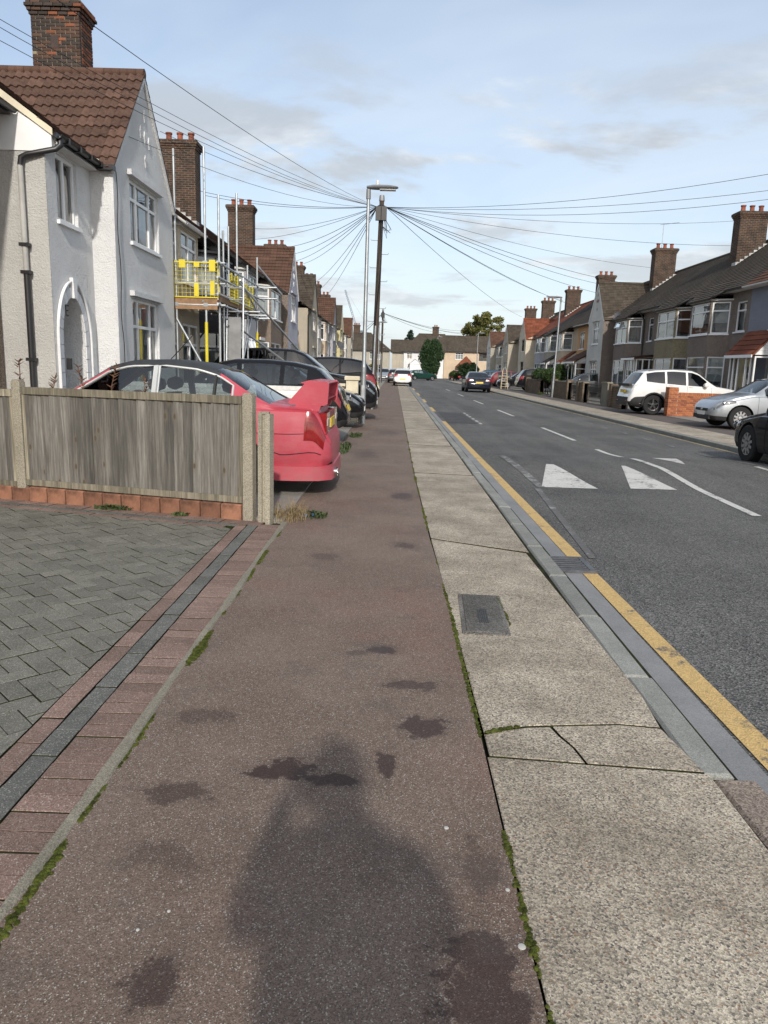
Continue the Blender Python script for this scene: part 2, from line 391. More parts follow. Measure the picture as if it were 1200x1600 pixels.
t = ground_nt('moss'); c = t.mix(t.ramp(t.noise(30, 4, 0.7), 0.35, 0.65), (0.035, 0.042, 0.010), (0.11, 0.125, 0.025)); t.bump(t.noise(300, 3), 0.8, 0.01); t.done(c, 0.95, 0.1)

# ------------------------------------------------------------------ the setting
ROADZ = -0.065
def roadz(y, x=3.0):
    if 9.75 < y < 14.6:
        if y < 11.9: f = (y - 9.75) / 2.15
        elif y < 12.6: f = 1.0
        else: f = (14.6 - y) / 2.0
        f = max(0.0, min(1.0, f)); return ROADZ + 0.07 * f * f * (3 - 2 * f) * max(0.0, min(1.0, (x - 1.7) / 0.45, (7.0 - x) / 0.45))
    return ROADZ
m = MB(); m.poly([(-400, -60, -0.14), (400, -60, -0.14), (400, 900, -0.14), (-400, 900, -0.14)])
struct(m.build('ground', MATS['soil']))
ys = [-12, 0, 4, 8, 9.75] + [9.75 + 0.25 * i for i in range(1, 20)] + [16, 20, 30, 45, 60, 80, 100, 130, 160]
m = MB()
for i in range(len(ys) - 1):
    a, b = ys[i], ys[i + 1]
    xs_ = [1.49, 1.7, 1.92, 2.15, 4.3, 6.55, 7.0, 7.28]
    for p, q in zip(xs_, xs_[1:]): m.poly([(p, a, roadz(a, p)), (q, a, roadz(a, q)), (q, b, roadz(b, q)), (p, b, roadz(b, p))])
m.poly([(-30, 104, ROADZ - .004), (60, 104, ROADZ - .004), (60, 128, ROADZ - .004), (-30, 128, ROADZ - .004)])
road = struct(m.build('road', MATS['road_asphalt'], recalc=False))
m = MB(); m.prism([(-1.0, -6), (.397, -6), (.397, 4.4), (.357, 6.3), (.322, 10.4), (.318, 104), (-1.0, 104)], -0.13, 0.0); struct(m.build('pavement', MATS['footway_asphalt']))
m = MB(); m.box(0.30, 1.26, -6, 104, -0.125, -0.035); slabs = struct(m.build('concrete_pavement', MATS['joint_soil']))
def jag(p, q, n, amp, seed):
    rr = random.Random(seed); o = []
    for i in range(1, n):
        f = i / n; o.append((p[0] + (q[0] - p[0]) * f, p[1] + (q[1] - p[1]) * f + rr.uniform(-amp, amp)))
    return o
def slab(pts, z, name='slab', mat='aggregate_slab', par=slabs, b=0.005, th=0.1):
    n = len(pts); cx_ = sum(p[0] for p in pts) / n; cy_ = sum(p[1] for p in pts) / n
    ins = []
    for p in pts:
        dx, dy = p[0] - cx_, p[1] - cy_; ins.append((cx_ + math.copysign(max(abs(dx) - b, 0), dx), cy_ + math.copysign(max(abs(dy) - b, 0), dy)))
    lo = [(p[0], p[1], z - th) for p in pts]; mid = [(p[0], p[1], z - b * 0.6) for p in pts]; top = [(p[0], p[1], z) for p in ins]
    m = MB(); F = [tuple(range(2 * n, 3 * n))]
    for i in range(n):
        j = (i + 1) % n; F += [(i, j, n + j, n + i), (n + i, n + j, 2 * n + j, 2 * n + i)]
    m.add(lo + mid + top, F); m.mi = [0] + [1 - (i % 2) for i in range(2 * n)]; return m.build(name, [MATS[mat], MATS['joint_soil']], par)
xl, xr = 0.415, 1.195
slab([(xl - .01, -1.4), (xr + .04, -1.4), (1.222, 2.528), (xl - .01, 2.598)], 0.0)
ck1 = [(0.70, 2.875), (0.60, 2.865), (0.5, 2.835)]
slab([(xl, 2.618), (0.775, 2.585), (0.755, 2.70), (0.72, 2.79), (0.70, 2.868), (0.6, 2.855), (0.5, 2.825), (xl, 2.785)], -0.004)
slab([(0.785, 2.583), (1.215, 2.548), (1.185, 2.77), (1.17, 2.885), (1.0, 2.905), (0.85, 2.888), (0.712, 2.872), (0.732, 2.79), (0.765, 2.70)], -0.003)
slab([(xl, 2.80), (0.5, 2.84), (0.6, 2.869), (0.70, 2.882), (0.85, 2.90), (1.0, 2.917), (1.17, 2.897), (xr, 3.2), (1.13, 5.875), (0.37, 6.285)], -0.003)
yl, yr = 6.33, 5.92; xl0 = 0.37
sl_j = [(10.53, 10.39), (14.5, 14.4), (18.4, 18.4), (22.4, 22.3), (26.4, 26.4), (30.4, 30.4), (34.5, 34.5), (38.5, 38.5), (42.5, 42.5), (46.5, 46.5), (50.5, 50.5), (55, 55), (60, 60), (66, 66), (73, 73), (80, 80), (90, 90), (104, 104)]
for i, (a, b) in enumerate(sl_j):
    slab([(xl0, yl), (1.16, yr), (1.17, b - min(.11, .016 + .0045 * b)), (0.33, a - min(.11, .016 + .0045 * b))], -0.004 + R.uniform(-.0015, .0015)); yl, yr, xl0 = a, b, 0.33
# kerb stones along the near footway
m = MB(); m.box(1.20, 1.36, -6, 104, -0.16, -0.05); kerb = struct(m.build('kerb', MATS['joint_soil']))
m = MB(); m.cbox(-0.066, 0.066, -0.45, 0.45, -0.14, 0, 0.012); kst = m.mesh('kerb_stone', MATS['kerb_stone_mat'])
m = MB(); m.cbox(-0.075, 0.085, -0.45, 0.45, -0.14, 0, 0.012); kst2 = m.mesh('kerb_stone', MATS['granite_kerb'])
y = 2.54; i = 0
for j in range(3): o = obj('kerb_stone', kst2, kerb, (1.322, 2.07 - .92 * j, -0.012), 0.02)
while y < 60:
    o = obj('kerb_stone', kst, kerb, (1.262 + R.uniform(-.005, .005), y + 0.455, -0.014 + R.uniform(-.004, .004)), R.uniform(-.008, .008)); y += 0.913
m = MB(); m.cbox(1.19, 1.33, 60, 104, -0.14, -0.01, 0.012); m.build('kerb_run', MATS['kerb_stone_mat'], kerb)
m = MB(); m.box(1.325, 1.50, -6, 104, -0.16, -0.06); struct(m.build('gutter_channel', MATS['gutter_channel_mat']))
# painted markings: thin sheets on the road, children of the road
def mark(name, strip, mat):
    """strip: list of (left x, right x, y)"""
    m = MB()
    for (a0, b0, y0), (a1, b1, y1) in zip(strip, strip[1:]):
        n = max(1, int(abs(y1 - y0) / 0.3))
        for i in range(n):
            f, g = i / n, (i + 1) / n; L = lambda p, q, t_: p + (q - p) * t_
            ya, yb = L(y0, y1, f), L(y0, y1, g)
            Q = [(L(a0, a1, f), ya), (L(b0, b1, f), ya), (L(b0, b1, g), yb), (L(a0, a1, g), yb)]
            m.poly([(p, q, roadz(q, p) + .006) for p, q in Q])
    return m.build(name, MATS[mat], road, recalc=False)
mark('yellow_line', [(1.545, 1.66, -2), (1.52, 1.645, 3), (1.505, 1.62, 5.52)], 'yellow_paint')
mark('yellow_line', [(1.505, 1.63, 5.98), (1.50, 1.62, 9), (1.48, 1.60, 14), (1.47, 1.59, 22.3)], 'yellow_paint')
for a, b in ((27.5, 30.5), (35, 38.5), (44, 49), (55, 60)): mark('yellow_line', [(1.47, 1.60, a), (1.47, 1.60, b)], 'yellow_paint')
mark('yellow_line', [(7.06, 7.15, 8), (7.08, 7.17, 60)], 'faded_yellow')
mark('hump_triangle', [(2.04, 2.80, 9.85), (2.50, 2.62, 11.85)], 'white_paint'); mark('hump_triangle', [(3.27, 3.91, 9.95), (3.74, 3.80, 11.95)], 'white_paint')
mark('hump_triangle', [(4.93, 4.97, 12.45), (4.78, 5.24, 13.55)], 'white_paint')
mark('centre_line', [(4.09, 4.20, 8.2), (4.28, 4.39, 11.8), (4.26, 4.37, 13.2)], 'white_paint')
for a, b in ((13.5, 15.2), (17.1, 20.9), (26, 30), (35, 39), (45, 49), (56, 60)): mark('centre_line', [(4.18, 4.28, a), (4.17, 4.27, b)], 'white_paint')
mark('hump_edge_line', [(1.98, 2.09, 9.8), (1.93, 2.03, 13.2)], 'worn_white_paint'); mark('hump_edge_line', [(1.68, 1.74, 6.0), (1.92, 2.0, 9.75)], 'very_worn_paint')
for q in range(7): mark('bay_dash', [(6.18, 6.26, 12.6 + q * 1.75), (6.18, 6.26, 13.3 + q * 1.75)], 'worn_white_paint')
mark('bay_dash', [(6.05, 6.15, 10.6), (6.1, 6.2, 12.4)], 'white_paint')
for q in range(6): mark('bay_dash', [(2.55, 2.63, 21.6 + q * 1.0), (2.55, 2.63, 22.1 + q * 1.0)], 'white_paint')
mark('bay_end', [(1.65, 2.6, 21.2), (1.65, 2.6, 21.35)], 'worn_white_paint')
def patch_sheet(pts, mat='road_patch'):
    m = MB(); m.poly([(p, q, roadz(q, p) + .0035) for p, q in pts]); m.build('road_patch', MATS[mat], road, recalc=False)
t = ground_nt('road_patch'); c = t.mix(t.ramp(t.noise(2.0, 5, .7), .3, .7), (0.05, 0.05, 0.05), (0.08, 0.079, 0.077)); g1, s1 = speckle(t, 120, .45, 1.5); t.bump(t.voro(120, out='Distance'), .7, .006); t.done(t.mix(1.0, c, g1, 'MULTIPLY'), .85, .3)
patch_sheet([(1.62, 21.5), (2.5, 21.5), (2.5, 27.2), (1.62, 27.2)])
# far side kerb, slabs and footway
m = MB(); m.cbox(7.24, 7.38, -6, 104, -0.16, 0.035, 0.015); kr = struct(m.build('far_kerb', MATS['kerb_stone_mat']))
m = MB(); m.box(7.36, 8.64, -6, 104, -0.15, -0.02); fslabs = struct(m.build('far_concrete_pavement', MATS['joint_soil']))
y = 4.0
while y < 100:
    slab([(7.385, y), (8.62, y), (8.62, y + 3.98), (7.385, y + 3.98)], 0.034 + R.uniform(-.004, .004), 'slab', 'aggregate_slab', fslabs); y += 4.0
m = MB(); m.box(8.63, 10.05, -6, 104, -0.13, 0.025); struct(m.build('far_pavement', MATS['far_footway']))
m = MB(); m.box(10.05, 14.1, -6, 104, -0.13, 0.04); struct(m.build('front_yards', MATS['drive_concrete']))
m = MB(); m.prism([(-1.0, 6.80), (-1.0, 104), (-6.2, 104), (-6.2, 8.20)], -0.13, 0.015); struct(m.build('near_front_yards', MATS['drive_concrete']))
m = MB(); m.box(-60, 90, 128.2, 175, -0.13, 0.0); struct(m.build('junction_pavement', MATS['far_footway']))

# block paved drive: herringbone field, coloured border courses
m = MB(); m.prism([(-1.0, -4), (-1.0, 6.79), (-6.2, 8.19), (-6.2, -4)], -0.13, -0.022); drive = struct(m.build('paved_drive', MATS['joint_soil']))
def chblock(L, W, mat, nm):
    m = MB(); m.cbox(-L / 2 + .0028, L / 2 - .0028, -W / 2 + .0028, W / 2 - .0028, -0.06, 0, 0.002); m.mi = [1, 0] + [1, 0] * 4; return m.mesh(nm, [MATS[mat], MATS['joint_soil']])
hb = chblock(.2, .1, 'paver_grey', 'block_paver'); bp = chblock(.1, .2, 'paver_pink', 'border_brick'); sp = chblock(.2, .1, 'paver_pink', 'border_brick'); bc = chblock(.1, .2, 'paver_charcoal', 'border_brick'); bc2 = chblock(.2, .1, 'paver_charcoal', 'border_brick'); bp2 = chblock(.1, .2, 'paver_pink', 'border_brick')
FY = lambda x: 6.84 - (x + 1.33) * 0.27       # the fence line
def jz(): return R.uniform(-.0035, .002)
y = -0.6
n = 0
while y < FY(-1.1) - .12:
    obj('border_brick', sp, drive, (-1.105, y, jz()), R.uniform(-.012, .012)); y += .1
y = -0.6
while y < FY(-1.26) - .16:
    obj('border_brick', bc, drive, (-1.258, y, jz()), R.uniform(-.01, .01)); obj('border_brick', bp, drive, (-1.36, y + .09, jz()), R.uniform(-.01, .01)); y += .2
# border along the fence (rotated with it)
fa = math.atan2(-0.27, 1.0)
fd = Vector((-math.cos(fa), -math.sin(fa), 0)); fn = Vector((math.sin(fa), -math.cos(fa), 0))   # along the fence to the left; towards the camera
for q in range(46):
    p = Vector((-1.20, FY(-1.20), 0)) + fd * (q * .1) + fn * 0.10; obj('border_brick', bp2, drive, (p.x, p.y, jz()), fa + R.uniform(-.01, .01))
for q in range(23):
    p = Vector((-1.42, FY(-1.42), 0)) + fd * (q * .2) + fn * 0.252; obj('border_brick', bc2, drive, (p.x, p.y, jz()), fa)
    p = Vector((-1.50, FY(-1.50), 0)) + fd * (q * .2) + fn * 0.353; obj('border_brick', sp, drive, (p.x, p.y, jz()), fa)
# herringbone at 45 degrees
cells = []
c45 = math.sqrt(.5)
for i in range(-60, 61):
    for j in range(-60, 61):
        for kx, ky, ang in ((0.1, 0.05, 0), (0.25, 0.0, 90)):     # two blocks of one herringbone cell
            X = 0.1 * i + 0.2 * j * 1 + kx; Y = 0.1 * i - 0.2 * j * 1 + ky
            cells.append((X, Y, ang))
seen = {}
field = []
for X, Y, ang in cells:
    x = c45 * (X + Y) - 2.6; y = c45 * (-X + Y) + 4.2
    if -5.4 < x < -1.33 and 0.6 < y < FY(x) - 0.32:
        key = (round(X * 20), round(Y * 20))
        if key in seen: continue
        seen[key] = 1
        field.append((x, y, ang - 45))
# the cell offsets above tile without gaps: (0.1,0.05) lying, (0.25,0) standing
def inview(x, y):
    return x > -0.56 * y - 0.10
vis = [f for f in field if inview(f[0], f[1])]; hid = [f for f in field if not inview(f[0], f[1])]
vis.sort(key=lambda f: f[1])
def clip(P, a, b, c):
    o = []
    for i in range(len(P)):
        p, q = P[i], P[(i + 1) % len(P)]; fp, fq = a * p[0] + b * p[1] - c, a * q[0] + b * q[1] - c
        if fp <= 0: o.append(p)
        if (fp < 0) != (fq < 0): f = fp / (fp - fq); o.append((p[0] + (q[0] - p[0]) * f, p[1] + (q[1] - p[1]) * f))
    return o
def footprint(x, y, a, hx=.0978, hy=.0478):
    ca, sa = math.cos(rad(a)), math.sin(rad(a)); P = [(x + ca * p - sa * q, y + sa * p + ca * q) for p, q in ((-hx, -hy), (hx, -hy), (hx, hy), (-hx, hy))]
    n0 = len(P); Q = clip(P, 1, 0, -1.4135); Q = clip(Q, .27, 1, 6.84 - 1.33 * .27 - .418) if Q else Q
    return Q, any(abs(u[0] - v_[0]) + abs(u[1] - v_[1]) > 1e-6 for u, v_ in zip(P, Q)) or len(Q) != n0
keepv = []
for i, (x, y, a) in enumerate(vis):
    Q, cut = footprint(x, y, a)
    if len(Q) < 3: continue
    ar = abs(sum(Q[q][0] * Q[(q + 1) % len(Q)][1] - Q[(q + 1) % len(Q)][0] * Q[q][1] for q in range(len(Q)))) / 2
    if ar > .0009: keepv.append((x, y, a, Q, cut))
vis = keepv
for (x, y, a, Q, cut) in vis[:300]:
    if cut:
        m = MB(); m.prism([(p[0] - x, p[1] - y) for p in Q], -.06, 0); m.mi = [1, 0] + [1] * len(Q); o = m.build('block_paver', [MATS['paver_grey'], MATS['joint_soil']], drive); o.location = (x, y, jz())
    else: obj('block_paver', hb, drive, (x, y, jz()), rad(a) + R.uniform(-.008, .008))
m = MB()
for (x, y, a) in [q[:3] for q in vis[300:]] + hid:
    Q, cut = footprint(x, y, a)
    if len(Q) >= 3: m.prism(Q, -0.05, jz())
o = m.build('block_pavers', MATS['paver_grey'], drive); o['kind'] = 'stuff'
# rough concrete edging between drive and footway
m = MB(); pts = []
rr = random.Random(5); N_ = 90
L_ = [(-1.0 - 0.0, -1 + 7.75 * i / N_) for i in range(N_ + 1)]
for i in range(N_):
    y0, y1 = L_[i][1], L_[i + 1][1]
    w0 = 0.026 + 0.012 * math.sin(y0 * 3.1) + 0.01 * mnoise.noise((0, y0 * 4, 0)); w1 = 0.026 + 0.012 * math.sin(y1 * 3.1) + 0.01 * mnoise.noise((0, y1 * 4, 0))
    z0 = 0.012 + 0.008 * mnoise.noise((3, y0 * 3, 0)); z1 = 0.012 + 0.008 * mnoise.noise((3, y1 * 3, 0))
    m.add([(-1.003, y0, -.02), (-1.003, y0, z0), (-1.0 + w0, y0, z0 - .004), (-1.0 + w0 + .012, y0, -.01), (-1.003, y1, -.02), (-1.003, y1, z1), (-1.0 + w1, y1, z1 - .004), (-1.0 + w1 + .012, y1, -.01)],
          [(0, 1, 5, 4), (1, 2, 6, 5), (2, 3, 7, 6)])
struct(m.build('drive_edging', MATS['edging_concrete'], smooth=50))
# moss in the joints: low lumps
def moss(name, line, wid, dens, seed, thr=0.0, z=0.0, sz=(.004, .011)):
    rr = random.Random(seed); m = MB()
    for (x0, y0), (x1, y1) in zip(line, line[1:]):
        L = math.hypot(x1 - x0, y1 - y0)
        for i in range(int(L * dens)):
            f = rr.random(); x = x0 + (x1 - x0) * f; y = y0 + (y1 - y0) * f
            nz = mnoise.noise((x * 2.1 + seed, y * 2.1, 0)) + 0.5 * mnoise.noise((x * 7, y * 7 + seed, 0))
            if nz < thr: continue
            x += rr.gauss(0, wid * (0.4 + max(0, nz))); r = rr.uniform(*sz) * (0.6 + min(1, max(0, nz - thr)))
            y += rr.uniform(-.01, .01); h = r * rr.uniform(.35, .7); a0 = rr.random() * 6
            ring = [(x + r * math.cos(a0 + q * 1.0472), y + r * 1.2 * math.sin(a0 + q * 1.0472), z) for q in range(6)]
            ring2 = [(x + r * .65 * math.cos(a0 + q * 1.0472), y + r * .75 * math.sin(a0 + q * 1.0472), z + h * .8) for q in range(6)]
            m.add(ring + ring2 + [(x, y, z + h)], [(q, (q + 1) % 6, 6 + (q + 1) % 6, 6 + q) for q in range(6)] + [(6 + q, 6 + (q + 1) % 6, 12) for q in range(6)])
    if m.v: struct(m.build(name, MATS['moss'], smooth=80, recalc=False), 'stuff')
moss('moss', [(-0.958, 1.2), (-0.962, 4), (-0.966, 6.4)], .012, 700, 3, -0.06)
moss('moss', [(0.405, 1.2), (0.395, 2.6), (0.39, 4.4), (0.36, 6.3), (0.33, 10), (0.32, 20)], .006, 260, 8, -0.08)
moss('moss', [(1.335, 2.6), (1.335, 5.4)], .006, 160, 5, 0.0, -0.055)
moss('moss', [(1.20, 1.4), (1.225, 2.5)], .005, 250, 15, -0.05); moss('moss', [(0.42, 2.79), (0.6, 2.865)], .005, 300, 16, -0.1)
rr = random.Random(9)
jl = []
for f in vis[:260]:
    x, y, a = f[:3]; ca, sa = math.cos(rad(a)), math.sin(rad(a))
    if rr.random() < .55: jl.append([(x - ca * .1 - sa * -.05, y - sa * .1 + ca * -.05), (x + ca * .1 + sa * .05, y + sa * .1 - ca * .05)])
m_ = 0
allm = MB()
for a, b in jl:
    for i in range(9):
        f = rr.random(); x = a[0] + (b[0] - a[0]) * f; y = a[1] + (b[1] - a[1]) * f
        if mnoise.noise((x * 1.7, y * 1.7, 4)) < 0.05: continue
        r = rr.uniform(.003, .006); allm.add([(x + r * math.cos(q * 1.257), y + r * math.sin(q * 1.257), -.012) for q in range(5)] + [(x, y, .002)], [(q, (q + 1) % 5, 5) for q in range(5)])
struct(allm.build('moss', MATS['moss'], recalc=False), 'stuff')

# ------------------------------------------------------------------ building materials
WHITE = render_wall('white_roughcast', (0.70, 0.70, 0.69), stain=0.16)
GREYR = render_wall('grey_roughcast', (0.50, 0.49, 0.46), stain=0.25)
render_wall('brown_pebbledash', (0.235, 0.185, 0.145), True, 0.35); render_wall('taupe_pebbledash', (0.20, 0.165, 0.14), True, 0.4); render_wall('moss_pebbledash', (0.25, 0.21, 0.135), True, 0.5)
render_wall('cream_render', (0.60, 0.53, 0.41), stain=0.15); render_wall('beige_render', (0.44, 0.39, 0.31), stain=0.5); render_wall('pale_grey_render', (0.42, 0.42, 0.44), stain=0.15)
render_wall('lilac_grey_render', (0.46, 0.46, 0.52), stain=0.1); render_wall('yellow_render', (0.60, 0.53, 0.30), stain=0.15); render_wall('orange_render', (0.62, 0.36, 0.17), stain=0.2)
render_wall('slate_blue_render', (0.24, 0.25, 0.29), stain=0.08); render_wall('dark_render', (0.05, 0.05, 0.055), stain=0.1); render_wall('offwhite_render', (0.62, 0.60, 0.55), stain=0.35)
render_wall('mid_grey_render', (0.30, 0.30, 0.31), stain=0.2); render_wall('peach_render', (0.55, 0.44, 0.32), stain=0.2); render_wall('stone_render', (0.38, 0.35, 0.29), stain=0.35); render_wall('porch_grey_plaster', (0.42, 0.40, 0.37), stain=0.05)
CHB = brick_mat('chimney_brick', (0.098, 0.050, 0.032), (0.040, 0.029, 0.023), (0.15, 0.125, 0.10), dirt=0.6)
brick_mat('red_brick', (0.33, 0.115, 0.055), (0.24, 0.085, 0.045), (0.30, 0.27, 0.23), dirt=0.2); brick_mat('stock_brick', (0.20, 0.135, 0.08), (0.14, 0.085, 0.05), (0.2, 0.18, 0.15), dirt=0.4)
tile_mat('tile_brown', (0.105, 0.058, 0.040)); tile_mat('tile_brown_x', (0.105, 0.058, 0.040), 0); tile_mat('tile_red', (0.20, 0.065, 0.035)); tile_mat('tile_red_x', (0.20, 0.065, 0.035), 0)
tile_mat('tile_old', (0.075, 0.062, 0.050), 1, 0.17, 0.6); tile_mat('tile_old_x', (0.085, 0.068, 0.052), 0, 0.17, 0.5); tile_mat('tile_rust', (0.125, 0.06, 0.037), 1, 0.2, 0.3); tile_mat('tile_rust_x', (0.115, 0.06, 0.04), 0, 0.2, 0.4); tile_mat('tile_grey', (0.062, 0.056, 0.052), 1, 0.17, 0.3)
UPVC = M('upvc_white', (0.78, 0.78, 0.77), 0.35, 0.04, ovar=0.05); BLK = M('black_plastic', (0.018, 0.018, 0.019), 0.4, 0.2, spec=0.5); BRNW = M('brown_frame', (0.05, 0.026, 0.018), 0.5)
DKG = M('dark_grey_frame', (0.03, 0.032, 0.036), 0.4); WOODP = M('painted_sill', (0.62, 0.61, 0.59), 0.6, 0.1); CREAMW = M('cream_paint', (0.60, 0.54, 0.40), 0.6, 0.15, stain=0.3)
POT = M('chimney_pot_clay', (0.22, 0.065, 0.035), 0.8, 0.3, 6, 0.25, stain=0.5); LEAD = M('lead_flashing', (0.42, 0.42, 0.41), 0.6, 0.25, 6); MORT = M('mortar', (0.23, 0.20, 0.16), 0.95, 0.25, 9, bump=0.5)
GALV = M('galvanised_steel', (0.36, 0.38, 0.39), 0.42, 0.14, 5, metal=0.75, bump=0.08); IRON = M('dark_iron', (0.02, 0.02, 0.021), 0.5, 0.25)
DISH = M('dish_grey', (0.09, 0.09, 0.095), 0.5); PLAST = M('soffit_white', (0.62, 0.61, 0.58), 0.6, 0.08, stain=0.2); GREYP = M('grey_downpipe', (0.40, 0.39, 0.36), 0.6, 0.15, stain=0.3)
CURT = M('curtain_net', (0.55, 0.55, 0.53), 0.9, 0.1, 6); CURT2 = M('curtain_dark', (0.22, 0.20, 0.18), 0.9, 0.2, 6); INT = M('room_dark', (0.05, 0.048, 0.045), 0.9)
MATS.update({'upvc': UPVC, 'black': BLK, 'brownf': BRNW, 'greyf': DKG})
def glass_mat(name, tint=(0.75, 0.8, 0.8), refl=0.12, dark=0.0):
    t = NT(name); t.t.nodes.remove(t.b)
    tr = t.n('ShaderNodeBsdfTransparent'); tr.inputs[0].default_value = tint + (1,)
    gl = t.n('ShaderNodeBsdfGlossy'); gl.inputs['Roughness'].default_value = 0.02
    bp_ = t.n('ShaderNodeBump'); bp_.inputs['Strength'].default_value = 0.06; bp_.inputs['Distance'].default_value = 0.02
    t.l(t.noise(1.6, 2, 0.5), bp_.inputs['Height']); t.l(bp_.outputs[0], gl.inputs['Normal'])
    fr = t.n('ShaderNodeFresnel'); fr.inputs[0].default_value = 1.5
    f = t.math('ADD', fr.outputs[0], refl, True)
    mx = t.n('ShaderNodeMixShader'); t.l(f, mx.inputs[0]); t.l(tr.outputs[0], mx.inputs[1]); t.l(gl.outputs[0], mx.inputs[2]); t.l(mx.outputs[0], t.o.inputs[0])
    MATS[name] = t.m; return t.m
GLASS = glass_mat('window_glass', (0.72, 0.76, 0.77), 0.16); CARGLASS = glass_mat('car_glass', (0.52, 0.57, 0.57), 0.06); PRIV = glass_mat('privacy_glass', (0.05, 0.055, 0.06), 0.06)

# ------------------------------------------------------------------ house pieces (local frame: +x out to the street, +y along the terrace, z up)
def wall_open(m, P, U, N, u0, u1, z0, z1, ops, depth=0.12):
    us = sorted({u0, u1} | {q for o in ops for q in o[:2]}); zs = sorted({z0, z1} | {q for o in ops for q in o[2:4]})
    g = lambda u, z, n=0.0: (P[0] + U[0] * u + N[0] * n, P[1] + U[1] * u + N[1] * n, z)
    for a, b in zip(us, us[1:]):
        for c, d in zip(zs, zs[1:]):
            if any(o[0] - 1e-6 <= a and b <= o[1] + 1e-6 and o[2] - 1e-6 <= c and d <= o[3] + 1e-6 for o in ops): continue
            m.poly([g(a, c), g(b, c), g(b, d), g(a, d)])
    for (a, b, c, d) in [o[:4] for o in ops]:
        for p, q in (((a, c), (b, c)), ((b, c), (b, d)), ((b, d), (a, d)), ((a, d), (a, c))):
            m.poly([g(*p), g(*q), g(*q, -depth), g(*p, -depth)])

def window(par, P, U, N, u0, u1, z0, z1, cols=(0.5,), transom=0.3, opens=(), frame='upvc', lod=0, sill=True, curt=None, inset=0.05, name='window', rr=R, fw=0.055):
    """frame with mullions, one pane per light, sill and curtain; opens = indices of top lights that stand open"""
    W = u1 - u0; H = z1 - z0; fm = MATS[frame]
    us = [0.0] + [c * W for c in cols] + [W]
    m = MB(); d0, d1 = -inset - 0.06, -inset
    ob = lambda a, b, c, d, e0=d0, e1=d1: m.obox(P, U, N, u0 + a, u0 + b, e0, e1, z0 + c, z0 + d)
    ob(0, W, 0, fw); ob(0, W, H - fw, H); ob(0, fw, fw, H - fw); ob(W - fw, W, fw, H - fw)
    for c in us[1:-1]: ob(c - fw * .55, c + fw * .55, fw, H - fw)
    zt = H * (1 - transom) if transom else None
    if zt:
        for i in range(len(us) - 1):
            a = us[i] + (fw if i == 0 else fw * .55); b = us[i + 1] - (fw if i == len(us) - 2 else fw * .55); ob(a, b, zt - fw * .5, zt + fw * .5)
    wo = m.build(name, fm, par)
    q = MB().obox(P, U, N, u0, u1, d0 - .01, d0 - .005, z0, z1)
    k_ = 0
    for i in range(len(us) - 1):
        zz = [(fw * .5, zt), (zt, H - fw * .5)] if zt else [(fw * .5, H - fw * .5)]
        for (c, d) in zz:
            if lod and (c, d) != zz[0]: continue
            if lod: d = H - fw * .5
            g = lambda u, z, n_: (P[0] + U[0] * (u0 + u) + N[0] * n_, P[1] + U[1] * (u0 + u) + N[1] * n_, z0 + z)
            n_ = -inset - 0.03
            pm = MB()
            if not lod and zt and c == zt and i in opens:       # top-hung light pushed out
                ang = 0.32; L = d - c; sw = .028
                e = lambda u, s_: g(u, d - s_ * math.cos(ang), -inset + .015 + s_ * math.sin(ang))
                A, B = us[i] + .03, us[i + 1] - .03
                fr = MB()
                for (a, b, s0, s1) in ((A, B, 0, .05), (A, B, L - .05, L), (A, A + .05, .05, L - .05), (B - .05, B, .05, L - .05)):
                    fr.extr([e(a, s0), e(b, s0), e(b, s1), e(a, s1)], (N[0] * sw, N[1] * sw, 0.008))
                fr.build('opening_light', fm, wo)
                pm.poly([e(A, .02), e(B, .02), e(B, L - .02), e(A, L - .02)])
            else:
                pm.poly([g(us[i], c, n_), g(us[i + 1], c, n_), g(us[i + 1], d, n_), g(us[i], d, n_)])
            pm.build('pane', GLASS, wo, recalc=False)
    if sill: MB().obox(P, U, N, u0 - .04, u1 + .04, -inset - .02, 0.05, z0 - .06, z0 - .001).build('sill', MATS['upvc_white'] if frame != 'black' else BLK, wo)
    if curt is None: curt = rr.choice(['net', 'sides', 'net', 'dark'])
    cm = MB(); n0 = -inset - .14
    def sheet(a, b, c, d, amp=.02):
        st = max(2, int((b - a) / (.05 if not lod else .3))); pv = None
        for i in range(st + 1):
            u = a + (b - a) * i / st; nn = n0 + amp * math.sin(u * 42 + 3 * a)
            cur = [(P[0] + U[0] * (u0 + u) + N[0] * nn, P[1] + U[1] * (u0 + u) + N[1] * nn, z0 + zz_) for zz_ in (c, d)]
            if pv: cm.poly([pv[0], cur[0], cur[1], pv[1]])
            pv = cur
    if curt == 'net': sheet(0, W, 0.02, H * rr.uniform(.75, .98))
    elif curt == 'sides': sheet(0, W * .3, 0, H); sheet(W * .72, W, 0, H)
    elif curt == 'dark': sheet(0, W * .2, 0, H); sheet(W * .85, W, 0, H)
    elif curt == 'blind': sheet(0, W, H * .35, H, .002)
    if cm.v: cm.build('curtain', CURT if curt in ('net', 'blind', 'sides') else CURT2, wo, recalc=False)
    return wo

